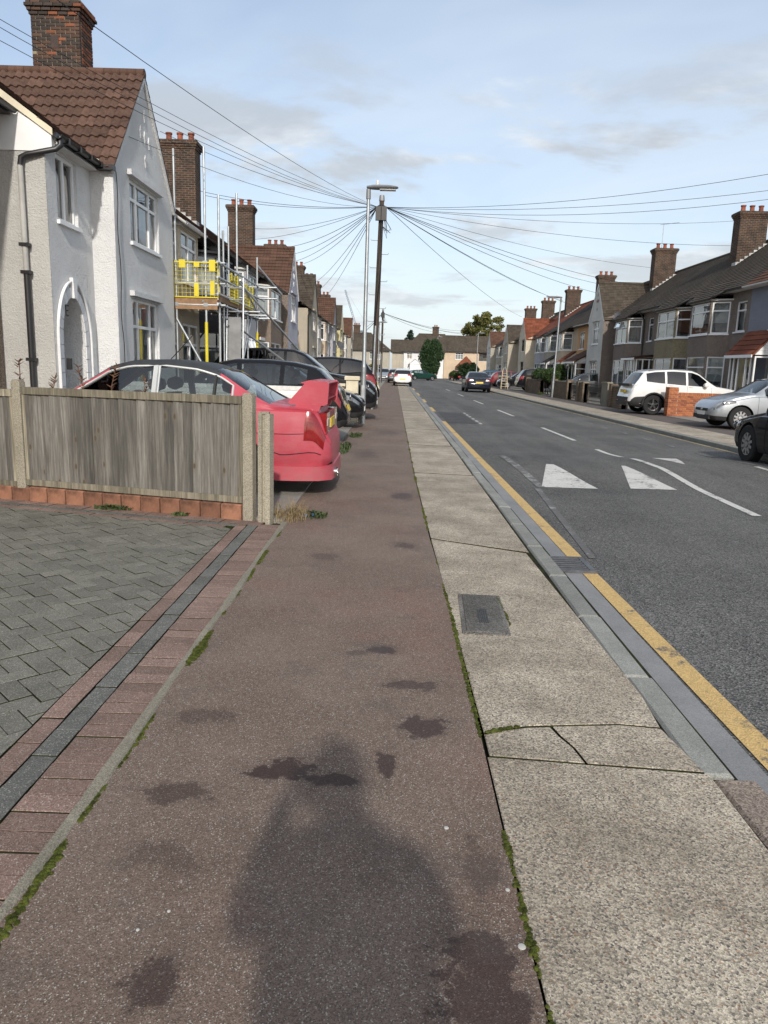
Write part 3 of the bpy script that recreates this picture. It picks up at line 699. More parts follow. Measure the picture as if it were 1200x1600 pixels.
def roof_slope(m, eA, eB, rB, rA, course=0.26, lift=0.028):
    """stepped courses between an eaves edge (eA,eB) and a ridge edge (rA,rB)"""
    eA, eB, rA, rB = map(Vector, (eA, eB, rA, rB))
    L = max((rA - eA).length, (rB - eB).length); n = max(1, int(L / course))
    nrm = (eB - eA).cross(rA - eA) if (eB - eA).length > 1e-3 else (rB - eB).cross(rA - eA)
    if nrm.length < 1e-6: nrm = (rB - rA).cross(rA - eA)
    nrm.normalize()
    if nrm.z < 0: nrm = -nrm
    for i in range(n):
        f, g = i / n, (i + 1) / n
        a0, b0, a1, b1 = eA.lerp(rA, f), eB.lerp(rB, f), eA.lerp(rA, g), eB.lerp(rB, g)
        lo = nrm * lift
        m.add([a0 + lo, b0 + lo, b1 + nrm * .004, a1 + nrm * .004, a0 - nrm * .004, b0 - nrm * .004], [(0, 1, 2, 3), (4, 5, 1, 0)])

SL = 0.72      # main roof slope
def chimney(par, v, u, ztop, zbase, mat=CHB, dx=1.25, dy=0.72, npots=3, bricks=False, pots_h=0.34):
    if not bricks:
        m = MB(); m.box(v - dx / 2, v + dx / 2, u - dy / 2, u + dy / 2, zbase, ztop - .3)
        for i, (e_, z0, z1) in enumerate(((.03, -.3, -.225), (.065, -.225, -.15), (.10, -.15, -.03), (.06, -.03, 0.0))): m.box(v - dx / 2 - e_, v + dx / 2 + e_, u - dy / 2 - e_, u + dy / 2 + e_, ztop + z0, ztop + z1)
        ch = m.build('chimney', mat, par)
    else:
        m = MB(); m.box(v - dx / 2 + .012, v + dx / 2 - .012, u - dy / 2 + .012, u + dy / 2 - .012, zbase, ztop - .01); m.box(v - dx / 2 - .05, v + dx / 2 + .05, u - dy / 2 - .05, u + dy / 2 + .05, ztop - .02, ztop + .02)
        ch = m.build('chimney', MORT, par)
        rr = random.Random(21)
        bm_ = [M('chimney_brick_dark', (0.045, 0.034, 0.028), .9, .25, 14, .3, bump=.5), M('chimney_brick_brown', (0.075, 0.042, 0.029), .9, .25, 14, .3, bump=.5), M('chimney_brick_rust', (0.19, 0.068, 0.034), .9, .25, 14, .2, bump=.5), M('chimney_brick_buff', (0.20, 0.165, 0.10), .9, .25, 14, .2, bump=.5)]
        cache = {}
        def brick(L, axis, mi):
            key = (round(L, 3), axis, mi)
            if key not in cache:
                b = MB(); h = .0305
                if axis == 'x': b.box(-L / 2, L / 2, -.05, .05, -h, h)
                else: b.box(-.05, .05, -L / 2, L / 2, -h, h)
                cache[key] = b.mesh('brick', bm_[mi])
            return cache[key]
        rows = int((ztop - zbase) / .075)
        for r in range(rows):
            z = ztop - .0375 - r * .075
            e_ = (.07, .10, .06, .03)[r] if r < 4 else 0.0
            for axis in ('x', 'y', 'y2'):
                Lw = (dx if axis == 'x' else dy) + 2 * e_; s = -Lw / 2; first = (r % 2 == 0) ^ (axis != 'x')
                p = s + (0.1125 if first else 0.0); segs = []
                if first: segs.append((s, p))
                while p < -s - .03: segs.append((p, min(p + .225, -s))); p += .225
                for a, b in segs:
                    if b - a < .03: continue
                    q = rr.random(); mi = 3 if q > .955 else 2 if q > .86 else 1 if q > .5 else 0
                    if axis != 'x': mi = 2 if q > .55 else 1
                    if r < 4 and mi == 3: mi = 0
                    j = rr.uniform(-.003, .004)
                    if axis == 'x': loc = (v + (a + b) / 2, u - dy / 2 - e_ + .05 - .004 + j, z)
                    elif axis == 'y': loc = (v + dx / 2 + e_ - .05 + .004 + j, u + (a + b) / 2, z)
                    else: loc = (v - dx / 2 - e_ + .05 - .004 + j, u + (a + b) / 2, z)
                    if axis != 'x' and (a < -Lw / 2 + .1 or b > Lw / 2 - .02) and r >= 0:
                        a2 = max(a, -Lw / 2 + .102); b2 = min(b, Lw / 2)
                        if b2 - a2 < .03: continue
                        loc = (loc[0], u + (a2 + b2) / 2, z); a, b = a2, b2
                    obj('brick', brick(b - a - .016, 'x' if axis == 'x' else 'y', mi), ch, loc)
        m = MB(); m.box(v - .11, v + .07, u - dy / 2 - .012, u - dy / 2 + .05, ztop - .98, ztop - .72)
        m.build('air_vent', M('air_brick', (0.09, .045, .03), .9, .2), ch)
        for a in range(5):
            MB().box(v - .105 + a * .036, v - .085 + a * .036, u - dy / 2 - .016, u - dy / 2 - .006, ztop - .97, ztop - .73).build('vent_slot', IRON, ch)
    for i in range(npots):
        x = v + (i - (npots - 1) / 2) * dx / (npots + .1)
        MB().lathe([(.13, 0), (.125, .05), (.105, .08), (.098, pots_h - .07), (.125, pots_h - .05), (.125, pots_h), (.09, pots_h), (.085, pots_h - .2)], (x, u, ztop + .015), 12).build('chimney_pot', POT, ch, 40)
    return ch
def aerial(par, p, h=1.2, yaw=0.4, L=0.9):
    m = MB(); m.tube(p, (p[0], p[1], p[2] + h), .018, 6); d = Vector((math.cos(yaw), math.sin(yaw), 0.05)); t_ = Vector((p[0], p[1], p[2] + h - .05)); m.tube(t_ - d * .2, t_ + d * L, .012, 5)
    s_ = Vector((-d.y, d.x, 0))
    for i in range(8): q = t_ + d * (L * i / 7.0); m.tube(q - s_ * (.16 - .008 * i), q + s_ * (.16 - .008 * i), .006, 4)
    return m.build('aerial', GALV, par)
def dish(par, p, d, r=0.26):
    d = Vector(d).normalized(); a = d.orthogonal().normalized(); b = d.cross(a); p = Vector(p); m = MB(); n = 14; V = [p - d * .05]; 
    for ring in (.4, .75, 1.0):
        for j in range(n): t_ = 6.2832 * j / n; V.append(p + (a * math.cos(t_) + b * math.sin(t_)) * r * ring + d * (.09 * ring * ring - .05))
    F = [(0, 1 + j, 1 + (j + 1) % n) for j in range(n)] + [(1 + k_ * n + j, 1 + k_ * n + (j + 1) % n, 1 + (k_ + 1) * n + (j + 1) % n, 1 + (k_ + 1) * n + j) for k_ in range(2) for j in range(n)]
    m.add(V, F); V2 = [q - d * .012 for q in V]; m.add(V2, F)
    m.tube(p - d * .05, p - d * .3 + Vector((0, 0, -.1)), .02, 6); m.tube(p + Vector((0, 0, -r * .8)), p + d * .33 + Vector((0, 0, -.02)), .012, 5); m.lathe([(.03, -.04), (.035, .04)], tuple(p + d * .33), 8)
    return m.build('satellite_dish', DISH, par, 40)
def gutter(par, p0, p1, mat=BLK, r=0.055):
    m = MB(); p0, p1 = Vector(p0), Vector(p1); d = (p1 - p0).normalized(); s_ = d.cross(Vector((0, 0, 1))); V = []
    for p in (p0, p1):
        for j in range(7): t_ = math.pi * j / 6; V.append(p + s_ * (math.cos(t_) * r) - Vector((0, 0, 1)) * (math.sin(t_) * r))
        for j in range(6, -1, -1): t_ = math.pi * j / 6; V.append(p + s_ * (math.cos(t_) * (r - .008)) - Vector((0, 0, 1)) * (math.sin(t_) * (r - .008)))
    m.add(V, [(i, (i + 1) % 14, 14 + (i + 1) % 14, 14 + i) for i in range(14)] + [tuple(range(14)), tuple(range(14, 28))])
    return m.build('gutter', mat, par, 40)

def house(side, X, y0, y1, wall, label, roof='tile_old', feats=(), eave=5.05, lod=1, back=-7.5, sides=(False, False), apron=None, seed=0, group=None, gut='black', name='terraced_house'):
    """side 'L' fronts face +x, 'R' fronts face -x; y0..y1 along the street; feats use street y positions"""
    rr = random.Random(seed * 7 + 3)
    W = y1 - y0
    if side == 'L': root = thing(name, label, 'house', (X, y0, 0), 0, group); cv = lambda a, b: (a - y0, b - y0)
    else: root = thing(name, label, 'house', (X, y1, 0), math.pi, group); cv = lambda a, b: (y1 - b, y1 - a)
    wm = MATS[wall]; am = MATS[apron] if apron else wm
    near = 0 if side == 'L' else W           # the end that faces the camera
    U, N = (0, 1), (1, 0)
    ops = []; wins = []; zw = eave - .02
    bays = []
    for f in feats:
        a, b = cv(f[1], f[2])
        if f[0] == 'win': ops.append((a, b, f[3], f[4])); wins.append((a, b, f[3], f[4], f[5] if len(f) > 5 else {}))
        elif f[0] == 'door': ops.append((a, b, 0.02, 2.1))
        elif f[0] in ('bay', 'gable'): bays.append((f[0], a, b, f[3] if len(f) > 3 else {}))
    m = MB()
    for kind, a, b, s in bays: ops.append((a + .05, b - .05, 0.0, zw - .15))
    wall_open(m, (0, 0), U, N, 0, W, 0, zw, ops)
    m.poly([(0, 0, 0), (0, 0, zw), (back / 2, 0, zw - .05 - SL * back / 2), (back, 0, zw), (back, 0, 0)]); m.poly([(0, W, 0), (0, W, zw), (back / 2, W, zw - .05 - SL * back / 2), (back, W, zw), (back, W, 0)]); m.poly([(back, 0, 0), (back, W, 0), (back, W, zw), (back, 0, zw)])
    m.poly([(-.6, 0, 2.6), (-.6, W, 2.6), (back, W, 2.6), (back, 0, 2.6)])
    m.poly([(-1.6, 0, 0), (-1.6, W, 0), (-1.6, W, zw), (-1.6, 0, zw)])
    m.build('wall', wm, root, recalc=False)
    # roof
    ov = 0.35; rv = -3.65; rz = eave + SL * (ov - rv)
    m = MB()
    roof_slope(m, (ov, 0, eave), (ov, W, eave), (rv, W, rz), (rv, 0, rz), 0.26 if roof not in ('tile_old', 'tile_grey') else .18)
    roof_slope(m, (2 * rv - ov, W, eave), (2 * rv - ov, 0, eave), (rv, 0, rz), (rv, W, rz), 1.0)
    for u_ in (0.0, W): m.poly([(ov, u_, eave - .02), (rv, u_, rz - .02), (2 * rv - ov, u_, eave - .02)])
    ro = m.build('roof', MATS[roof], root, recalc=False)
    m = MB(); m.path([(rv, 0, rz + .02), (rv, W, rz + .02)], .09, 8); m.build('ridge_tiles', MATS[roof], ro, 50)
    MB().box(-.05, ov - .01, 0.0, W, eave - .10, eave - .035).build('soffit', PLAST if lod == 0 else BLK, root)
    gparts = []; p = 0.0
    for kind, a, b, s in sorted(bays, key=lambda q: q[1]):
        if a - p > .15: gparts.append((p, a))
        p = b
    if W - p > .15: gparts.append((p, W))
    for a, b in gparts: gutter(root, (ov + .05, a, eave - .03), (ov + .05, b, eave - .03), MATS[gut])
    for (a, b, z0, z1, s) in wins:
        ww = b - a; c = s.get('cols', (0.5,) if ww > .8 else ())
        window(root, (0, 0), U, N, a, b, z0, z1, c, s.get('transom', .3), s.get('opens', ()), s.get('frame', 'upvc'), lod, rr=rr, curt=s.get('curt'))
    for f in feats:
        if f[0] in ('win', 'bay', 'gable'): continue
        a, b = cv(f[1], f[2]); s = f[3] if len(f) > 3 else {}
        if f[0] == 'door':
            m = MB(); m.box(-.12, -.06, a, b, .02, 2.1); d_ = m.build('door', MATS[s.get('mat', 'brownf')], root); MB().box(-.06, -.045, a + .15, b - .15, 1.2, 1.9).build('door_pane', GLASS, d_); MB().box(-.06, -.02, a + .06, a + .1, .95, 1.1).build('handle', GALV, d_)
        elif f[0] == 'porch':      # glazed lean-to porch with a tiled roof
            pj = s.get('proj', 1.4); h0 = s.get('h0', 2.25); h1 = s.get('h1', 3.1); fm = s.get('frame', 'upvc'); base = s.get('base', .5)
            po = MB().box(0.004, pj - .1, a + .1, b - .1, 0, .05).build('porch', MATS['drive_concrete'], root); wmt = MATS[s.get('wall', 'upvc')]
            for q in ((.004, pj, a, a + .08), (.004, pj, b - .08, b), (pj - .08, pj, a + .08, a + .3), (pj - .08, pj, b - .3, b - .08)): MB().box(*q, 0, base).build('porch_wall', wmt, po)
            for u_ in (a, b - .08):
                nl = 5
                for q in range(nl):
                    z_0 = h0 + .05 + (h1 - h0 - .08) * q / nl; z_1 = h0 + .05 + (h1 - h0 - .08) * (q + 1) / nl - .006; f0_, f1_ = 1 - q / nl, 1 - (q + 1) / nl
                    MB().extr([(.004, u_, z_0), (pj * f0_ + .004, u_, z_0), (pj * f1_ + .006, u_, z_1), (.004, u_, z_1)], (0, .08, 0)).build('cladding_board', wmt, po)
            window(po, (pj, 0), U, N, a + .3, b - .3, .08, h0, (.28, .72) if b - a > 1.6 else (.5,), s.get('tr', 0), (), fm, 1, False, 'dark', .0, 'porch_front')
            for u_, nn in ((a, -1), (b, 1)): window(po, (0, u_), (1, 0), (0, nn), .05, pj, base, h0, s.get('sc', (.5,)), s.get('tr', .25), (), fm, 1, False, 'dark', .0, 'porch_side')
            m = MB(); roof_slope(m, (pj + .18, a - .12, h0 + .04), (pj + .18, b + .12, h0 + .04), (.01, b + .12, h1 + .1), (.01, a - .12, h1 + .1), .24, .03)
            m.extr([(pj + .16, a - .10, h0 - .03), (pj + .16, a - .10, h0 + .035), (.012, a - .10, h1 + .09), (.012, a - .10, h1 + .02)], (0, b - a + .2, 0)); m.build('porch_roof', MATS[s.get('roof', 'tile_red')], po, recalc=False)
            MB().box(pj + .165, pj + .2, a - .12, b + .12, h0 - .06, h0 + .05).build('fascia', UPVC, po)
        elif f[0] == 'canopy':
            pj = s.get('proj', .9); z_ = s.get('z', 2.45)
            m = MB(); roof_slope(m, (pj, a, z_), (pj, b, z_), (.01, b, z_ + .5), (.01, a, z_ + .5), .24, .03); m.extr([(pj - .02, a + .02, z_ - .06), (pj - .02, a + .02, z_ - .01), (.012, a + .02, z_ + .48), (.012, a + .02, z_ + .42)], (0, b - a - .04, 0)); m.build('canopy', MATS[s.get('roof', 'tile_brown')], root, recalc=False)
            MB().box(pj - .015, pj + .02, a, b, z_ - .1, z_ + .01).build('fascia', UPVC, root)
        elif f[0] == 'pipe':
            m = MB(); m.path([(.34, a, eave - .1), (.30, a, eave - .22), (.10, a, eave - .5), (.07, a, eave - .7), (.07, a, .1)], .04, 8); m.build('downpipe', MATS[s.get('mat', 'black')], root, 40)
        elif f[0] == 'dish': dish(root, (s.get('v', .3), a, s.get('z', 4)), (.7, -.5 if side == 'L' else .5, .4), s.get('r', .3))
        elif f[0] == 'chimney':
            chimney(root, s.get('v', -2.1), a, s.get('top', 9.3), 5.6, npots=s.get('pots', 3), bricks=s.get('bricks', False), dx=s.get('dx', 1.25), pots_h=s.get('ph', .3))
            vv = s.get('v', -2.1) + s.get('dx', 1.25) / 2
            if s.get('flash', True):
                m = MB(); ue = a + (-.40 if side == 'L' else .40)
                for i in range(7):
                    x_ = vv + .02 - i * .2; zz = eave + SL * (ov - x_); m.box(x_ - .2, x_, min(ue, a), max(ue, a), zz - .06, zz + .16)
                m.build('flashing', LEAD, root)
            if s.get('aerial'): aerial(root, (s.get('v', -2.1) + .2, a, s.get('top', 9.3) - .5), 2.0, s['aerial'])
        elif f[0] == 'sky':
            m = MB(); zz = lambda v_: eave + SL * (ov - v_) + .05
            m.poly([(-1.2, a, zz(-1.2)), (-1.2, b, zz(-1.2)), (-2.2, b, zz(-2.2)), (-2.2, a, zz(-2.2))]); m.build('roof_window', GLASS, root)
    for kind, a, b, s in bays:
        fr = s.get('frame', 'upvc'); bw = MATS[s['wall']] if 'wall' in s else wm
        if kind == 'bay':
            pj = s.get('proj', .9); cant = s.get('cant', .55); bz = eave - SL * (pj + .1 - ov)      # eaves of the bay, on the main slope
            bz = max(bz, 4.45); A = [(0, a), (pj, a + cant), (pj, b - cant), (0, b)]
            g0, g1, f0, f1 = s.get('z', (.75, 2.35, 3.3, bz - .12))
            m = MB(); segs = []
            for i in range(3):
                p, q = Vector(A[i]), Vector(A[i + 1]); d = q - p; L = d.length; d /= L; nn = Vector((d.y, -d.x)); e_ = .07
                wz = [(e_, L - e_, g0, g1), (e_, L - e_, f0, f1)]
                wall_open(m, p, d, nn, 0, L, 0, bz, wz, .1); segs.append((p, d, nn, L, wz))
            m.poly([(0, a + .05, f0 - .25), (pj - .02, a + cant, f0 - .25), (pj - .02, b - cant, f0 - .25), (0, b - .05, f0 - .25)])
            bo = m.build('bay', am if apron else bw, root, recalc=False)
            sk = MB()
            for i, (p, d, nn, L, wz) in enumerate(segs):
                c = {0: s.get('cs', ()), 1: s.get('cf', (.5,)), 2: s.get('cs', ())}[i]
                for jz_, (c0, c1, z0, z1) in enumerate(wz): window(bo, p, d, nn, c0, c1, z0, z1, c, s.get('tr', .3), s.get('opens', ()) if jz_ == s.get('oz', 1) and i == s.get('of', 1) else (), fr, lod, True, s.get('curt'), .03, rr=rr)
            # hipped bay roof on the main slope plane
            o_ = .14; E0 = (pj + o_, a + cant - .1, bz); E1 = (pj + o_, b - cant + .1, bz); tz = lambda v_: eave + SL * (ov - v_)
            m = MB(); hb_ = tz(-.3) + .02
            roof_slope(m, E0, E1, (-.3, b - cant + .1, hb_), (-.3, a + cant - .1, hb_), .26 if roof != 'tile_old' else .18)
            for (e_, sgn, c0) in ((E0, -1, a), (E1, 1, b)):
                w_ = (ov - .02, c0 + sgn * .2, eave + .015); top = (-.3, e_[1], hb_)
                m.poly([e_, w_, top] if sgn > 0 else [w_, e_, top]); m.poly([(e_[0], e_[1], bz - .03), (w_[0], w_[1], eave - .03), w_, e_])
            m.build('bay_roof', MATS[roof], bo, recalc=False)
            MB().prism([(0.004, a - .06), (pj + .06, a + cant - .05), (pj + .06, b - cant + .05), (0.004, b + .06)], bz - .07, bz - .012).build('bay_soffit', PLAST if s.get('soffit', 1) else BLK, bo)
            gm = MATS[s.get('gut', gut)]
            gutter(bo, (pj + o_ + .03, a + cant - .12, bz - .01), (pj + o_ + .03, b - cant + .12, bz - .01), gm); gutter(bo, (ov + .06, a - .2, eave - .03), (pj + o_ + .03, a + cant - .12, bz - .01), gm); gutter(bo, (pj + o_ + .03, b - cant + .12, bz - .01), (ov + .06, b + .2, eave - .03), gm)
        else:
            pj = s.get('proj', 1.0); ez = s.get('ez', 4.7); az = s.get('az', 6.7); mid = (a + b) / 2; rx = s.get('roof', roof + '_x' if roof + '_x' in MATS else roof)
            m = MB(); gl = s.get('wins', [(.8, 2.4, .8, 2.5), (.9, 2.3, 3.55, 4.65)])
            if side == 'R': gl = [(b - a - q[1], b - a - q[0], q[2], q[3]) for q in gl]
            wz = [(a + q[0], a + q[1], q[2], q[3]) for q in gl]
            wall_open(m, (pj, 0), U, N, a, b, 0, ez, wz, .1); m.poly([(pj, a, ez), (pj, b, ez), (pj, mid, az)])
            go = m.build('gable_front', bw, root, recalc=False)
            for q in (a, b): MB().poly([(0, q, 0), (pj, q, 0), (pj, q, ez), (0, q, ez + .4)]).build('gable_side', MATS[s.get('side', wall)], root, recalc=False)
            for (c0, c1, z0, z1) in wz: window(go, (pj, 0), U, N, c0, c1, z0, z1, s.get('cols', (.32, .68)), s.get('tr', .32), (), fr, lod, True, s.get('curt'), rr=rr); MB().obox((pj, 0), U, N, c0 - .12, c1 + .12, .002, .09, z1 + .03, z1 + .12).build('window_hood', bw, go)
            rb = ov - (az - eave) / SL - .1; t_ = (az - ez) / (mid - a); o_ = .10
            m = MB(); cr = .26 if 'old' not in rx else .18
            for sg, c0 in ((-1, a), (1, b)):
                e0 = (pj + .05, c0 + sg * o_, ez - o_ * t_ + .03); e1 = (ov - .1, c0 + sg * o_, ez - o_ * t_ + .03); r0 = (pj + .05, mid, az + .04); r1 = (rb, mid, az + .04)
                roof_slope(m, e0 if sg < 0 else e1, e1 if sg < 0 else e0, r1 if sg < 0 else r0, r0 if sg < 0 else r1, cr)
            go2 = m.build('gable_roof', MATS[rx], root, recalc=False)
            m = MB(); m.path([(pj + .05, mid, az + .05), (rb, mid, az + .05)], .09, 8); m.build('ridge_tiles', MATS[rx], go2, 50)
            m = MB()
            for sg, c0 in ((-1, a), (1, b)): m.extr([(pj + .002, c0 + sg * o_, ez - o_ * t_), (pj + .002, mid, az + .01), (pj + .002, mid, az - .1), (pj + .002, c0 + sg * (o_ - .07), ez - o_ * t_ - .02)], (.045, 0, 0))
            m.build('barge_board', MATS[s.get('barge', 'upvc')], go2)
            for q in s.get('vents', ()):
                m = MB(); c_ = mid + q[0]; m.extr([(pj + .003, c_ - .045, q[1]), (pj + .003, c_, q[1] - .11), (pj + .003, c_ + .045, q[1]), (pj + .003, c_, q[1] + .11)], (.02, 0, 0)); m.build('diamond_tile', MATS[s.get('ventm', 'red_brick')], go)
    return root

# ------------------------------------------------------------------ the near row of houses (left)
XL = -5.9
GT = 'terraced houses on the driveway side'
house('L', -6.10, 2.0, 11.66, 'brown_pebbledash', 'brown pebbledash house adjoining the white arched-porch house', 'tile_rust', [('win', 6.0, 7.6, 3.5, 4.6), ('pipe', 10.6, 10.7)], lod=1, seed=1)
H1 = house('L', XL, 11.7, 16.75, 'white_roughcast', 'white roughcast house with arched porch and street-facing gable', 'tile_brown',
    [('gable', 13.35, 16.75, dict(proj=1.0, ez=4.7, az=6.68, wins=[(.75, 2.3, .9, 2.6), (.8, 2.45, 3.6, 4.7)], wall='white_roughcast', side='white_roughcast', tr=.3, cols=(.27, .73), curt='blind',
      vents=[(0, 6.0), (-.24, 5.66), (0, 5.62), (.24, 5.58), (0, 5.2)], ventm='white_roughcast', barge='white_roughcast'))], lod=0, seed=2)
def finish_white_house(root):
    U, N = (0, 1), (1, 0); v = 0.6; Wp = 1.65
    m = MB(); wall_open(m, (v, 0), U, N, 0, Wp, 0, 4.66, [(.34, 1.10, 3.57, 4.56), (.06, 1.36, 0, 2.85)], .12)
    cu, cz, hw, hh = .70, 1.72, .44, .72; ins = []; outs = []
    def rect(th):
        dx, dz = math.cos(th), math.sin(th); s_ = min((.65 / abs(dx)) if abs(dx) > 1e-6 else 9, (1.13 / dz) if dz > 1e-6 else 9); x_ = cu + dx * s_; return (min(max(x_, .06), 1.36), cz + dz * s_)
    ins.append((cu - hw, 0)); outs.append((.06, 0))
    nA = 24
    corner = [math.atan2(1.13, -.65), math.atan2(1.13, .66)]
    ths = sorted(set([math.pi * (1 - i / nA) for i in range(nA + 1)] + corner), reverse=True)
    for th in ths: ins.append((cu + hw * math.cos(th), cz + hh * (math.sin(th) ** .92))); outs.append(rect(th))
    ins.append((cu + hw, 0)); outs.append((1.36, 0))
    for i in range(len(ins) - 1):
        m.poly([(v, *ins[i]), (v, *ins[i + 1]), (v, *outs[i + 1]), (v, *outs[i])]); m.poly([(v, *ins[i]), (v, *ins[i + 1]), (v - .5, *ins[i + 1]), (v - .5, *ins[i])])
    m.build('porch_wall', MATS['white_roughcast'], root, recalc=False)
    MB().box(v - .56, v - .5, .1, 1.5, 0, 2.7).build('porch_inner_wall', MATS['porch_grey_plaster'], root)  # grey-beige plaster on the back wall of the porch
    MB().box(v - .5, v + .02, cu - hw + .003, cu + hw - .003, 0, .14).build('porch_step', MATS['drive_concrete'], root)
    # voussoirs and jamb blocks round the arch, each a block of its own
    blk = M('white_painted_block', (0.70, 0.70, 0.69), 0.8, 0.06, 5, 0.05, bump=.4, bscale=30)
    pts = [(cu - hw, z_) for z_ in (.35, .57, .79, 1.01, 1.23, 1.45, 1.67)] + [(cu + hw * math.cos(math.pi * (1 - i / 14)), cz + hh * (math.sin(math.pi * (1 - i / 14)) ** .92)) for i in range(1, 14)] + [(cu + hw, z_) for z_ in (1.67, 1.45, 1.23, 1.01, .79, .57, .35)]
    for i in range(len(pts) - 1):
        p, q = Vector(pts[i]), Vector(pts[i + 1]); d = (q - p).normalized(); n_ = Vector((-d.y, d.x)); g = d * .006
        wp = lambda r, t_: (r + n_ * t_)
        # spread outer edge radially
        def outw(r):
            dv = Vector((r.x - cu, max(0, (r.y - cz)) * hw / hh)); dv = dv.normalized() if dv.length > 1e-5 else n_; return r + dv * .15
        Q = [p + g, q - g, outw(q) - g, outw(p) + g]
        MB().extr([(v + .003, x.x, x.y) for x in Q], (.022, 0, 0)).build('voussoir', blk, root)
    ring = [(v + .03, cu - hw - .2, .3)] + [(v + .03, cu + (hw + .2) * math.cos(math.pi * (1 - i / 18)), cz + (hh + .24) * math.sin(math.pi * (1 - i / 18))) for i in range(19)] + [(v + .03, cu + hw + .2, .3)]
    MB().path(ring, .026, 6).build('drip_mould', blk, root, 60)
    MB().extr([(v + .01, cu - .05, cz + hh - .02), (v + .01, cu + .05, cz + hh - .02), (v + .01, cu + .085, cz + hh + .3), (v + .01, cu - .085, cz + hh + .3)], (.06, 0, 0)).build('keystone', blk, root)
    m = MB(); m.box(v + .03, v + .04, .36, .38, 2.12, 2.3); m.box(v + .03, v + .04, .38, .47, 2.12, 2.145); m.box(v + .03, v + .04, .38, .45, 2.2, 2.22); m.box(v + .03, v + .04, .38, .48, 2.275, 2.3); m.build('house_mark', IRON, root)
    MB().box(v + .03, v + .1, .30, .36, 1.28, 1.46).build('door_lamp', BLK, root)
    window(root, (v, 0), U, N, .34, 1.10, 3.57, 4.56, (.48,), 0, (), 'upvc', 0, True, 'sides')
    # side wall to the neighbour, in bare grey roughcast, and the white boarded triangle over it
    MB().box(-.3, v - .003, -.004, .25, 0, 4.5).build('side_wall', GREYR, root)
    MB().box(-.18, v + .012, -.03, .2, 0, .34).build('plinth', MATS['white_roughcast'], root)
    m = MB(); m.extr([(-.5, -.02, 4.47), (v + .12, -.02, 4.47), (v + .12, -.02, 4.72), (.3, -.02, 4.96), (-.5, -.02, 5.5)], (0, .12, 0)); m.build('boarded_triangle', M('white_board', (0.74, 0.74, 0.73), .5, .04), root)
    m = MB(); m.extr([(v + .15, -.05, 4.68), (v + .15, -.05, 4.78), (-.5, -.05, 5.66), (-.5, -.05, 5.54)], (0, .035, 0)); m.build('barge_board', CREAMW, root)
    # porch roof, down from the main slope
    m = MB(); roof_slope(m, (.78, -.06, 4.74), (.78, 1.66, 4.74), (.30, 1.66, 5.10), (.30, -.06, 5.10), .24, .03); roof_slope(m, (.34, -.06, 5.07), (.34, 0.05, 5.07), (-3.6, .05, 7.92), (-3.6, -.06, 7.92), .26); m.build('porch_roof', MATS['tile_brown'], root, recalc=False)
    MB().box(v - .02, .76, .10, 1.64, 4.60, 4.66).build('porch_soffit', PLAST, root)
    gutter(root, (.83, -.04, 4.70), (.83, 1.60, 4.70), BLK, .06); MB().box(.762, .785, 0, 1.6, 4.62, 4.74).build('fascia', BLK, root)
    m = MB(); m.box(.78, 1.06, 1.50, 1.64, 4.60, 4.68); m.build('eaves_box', BLK, root)
    for q in range(4): MB().box(.78, .90, .2 + q * .42, .23 + q * .42, 4.63, 4.71).build('gutter_bracket', BLK, root)
    m = MB(); m.path([(.83, .04, 4.68), (.83, .03, 4.56), (.78, -.02, 4.50), (.36, -.07, 4.40), (.28, -.08, 4.36), (.26, -.08, 4.24)], .042, 10); m.build('downpipe_elbow', BLK, root, 50)
    MB().path([(.26, -.08, 4.25), (.26, -.08, 2.72)], .042, 10).build('downpipe', GREYP, root, 50); MB().path([(.26, -.08, 2.72), (.26, -.08, .05)], .046, 10).build('downpipe', BLK, root, 50)
    for z_ in (3.1, 2.7, 1.4): MB().box(.19, .33, -.135, -.02, z_, z_ + .05).build('pipe_clip', BLK, root)
    rr = random.Random(4); pp = [(1.03, 1.72, 4.62)]
    for i in range(1, 26): pp.append((1.025, 1.74 + .035 * math.sin(i * .8) + rr.uniform(-.012, .012) + .003 * i, 4.62 - i * .17))
    MB().path(pp, .008, 5).build('cable', BLK, root)
finish_white_house(H1)
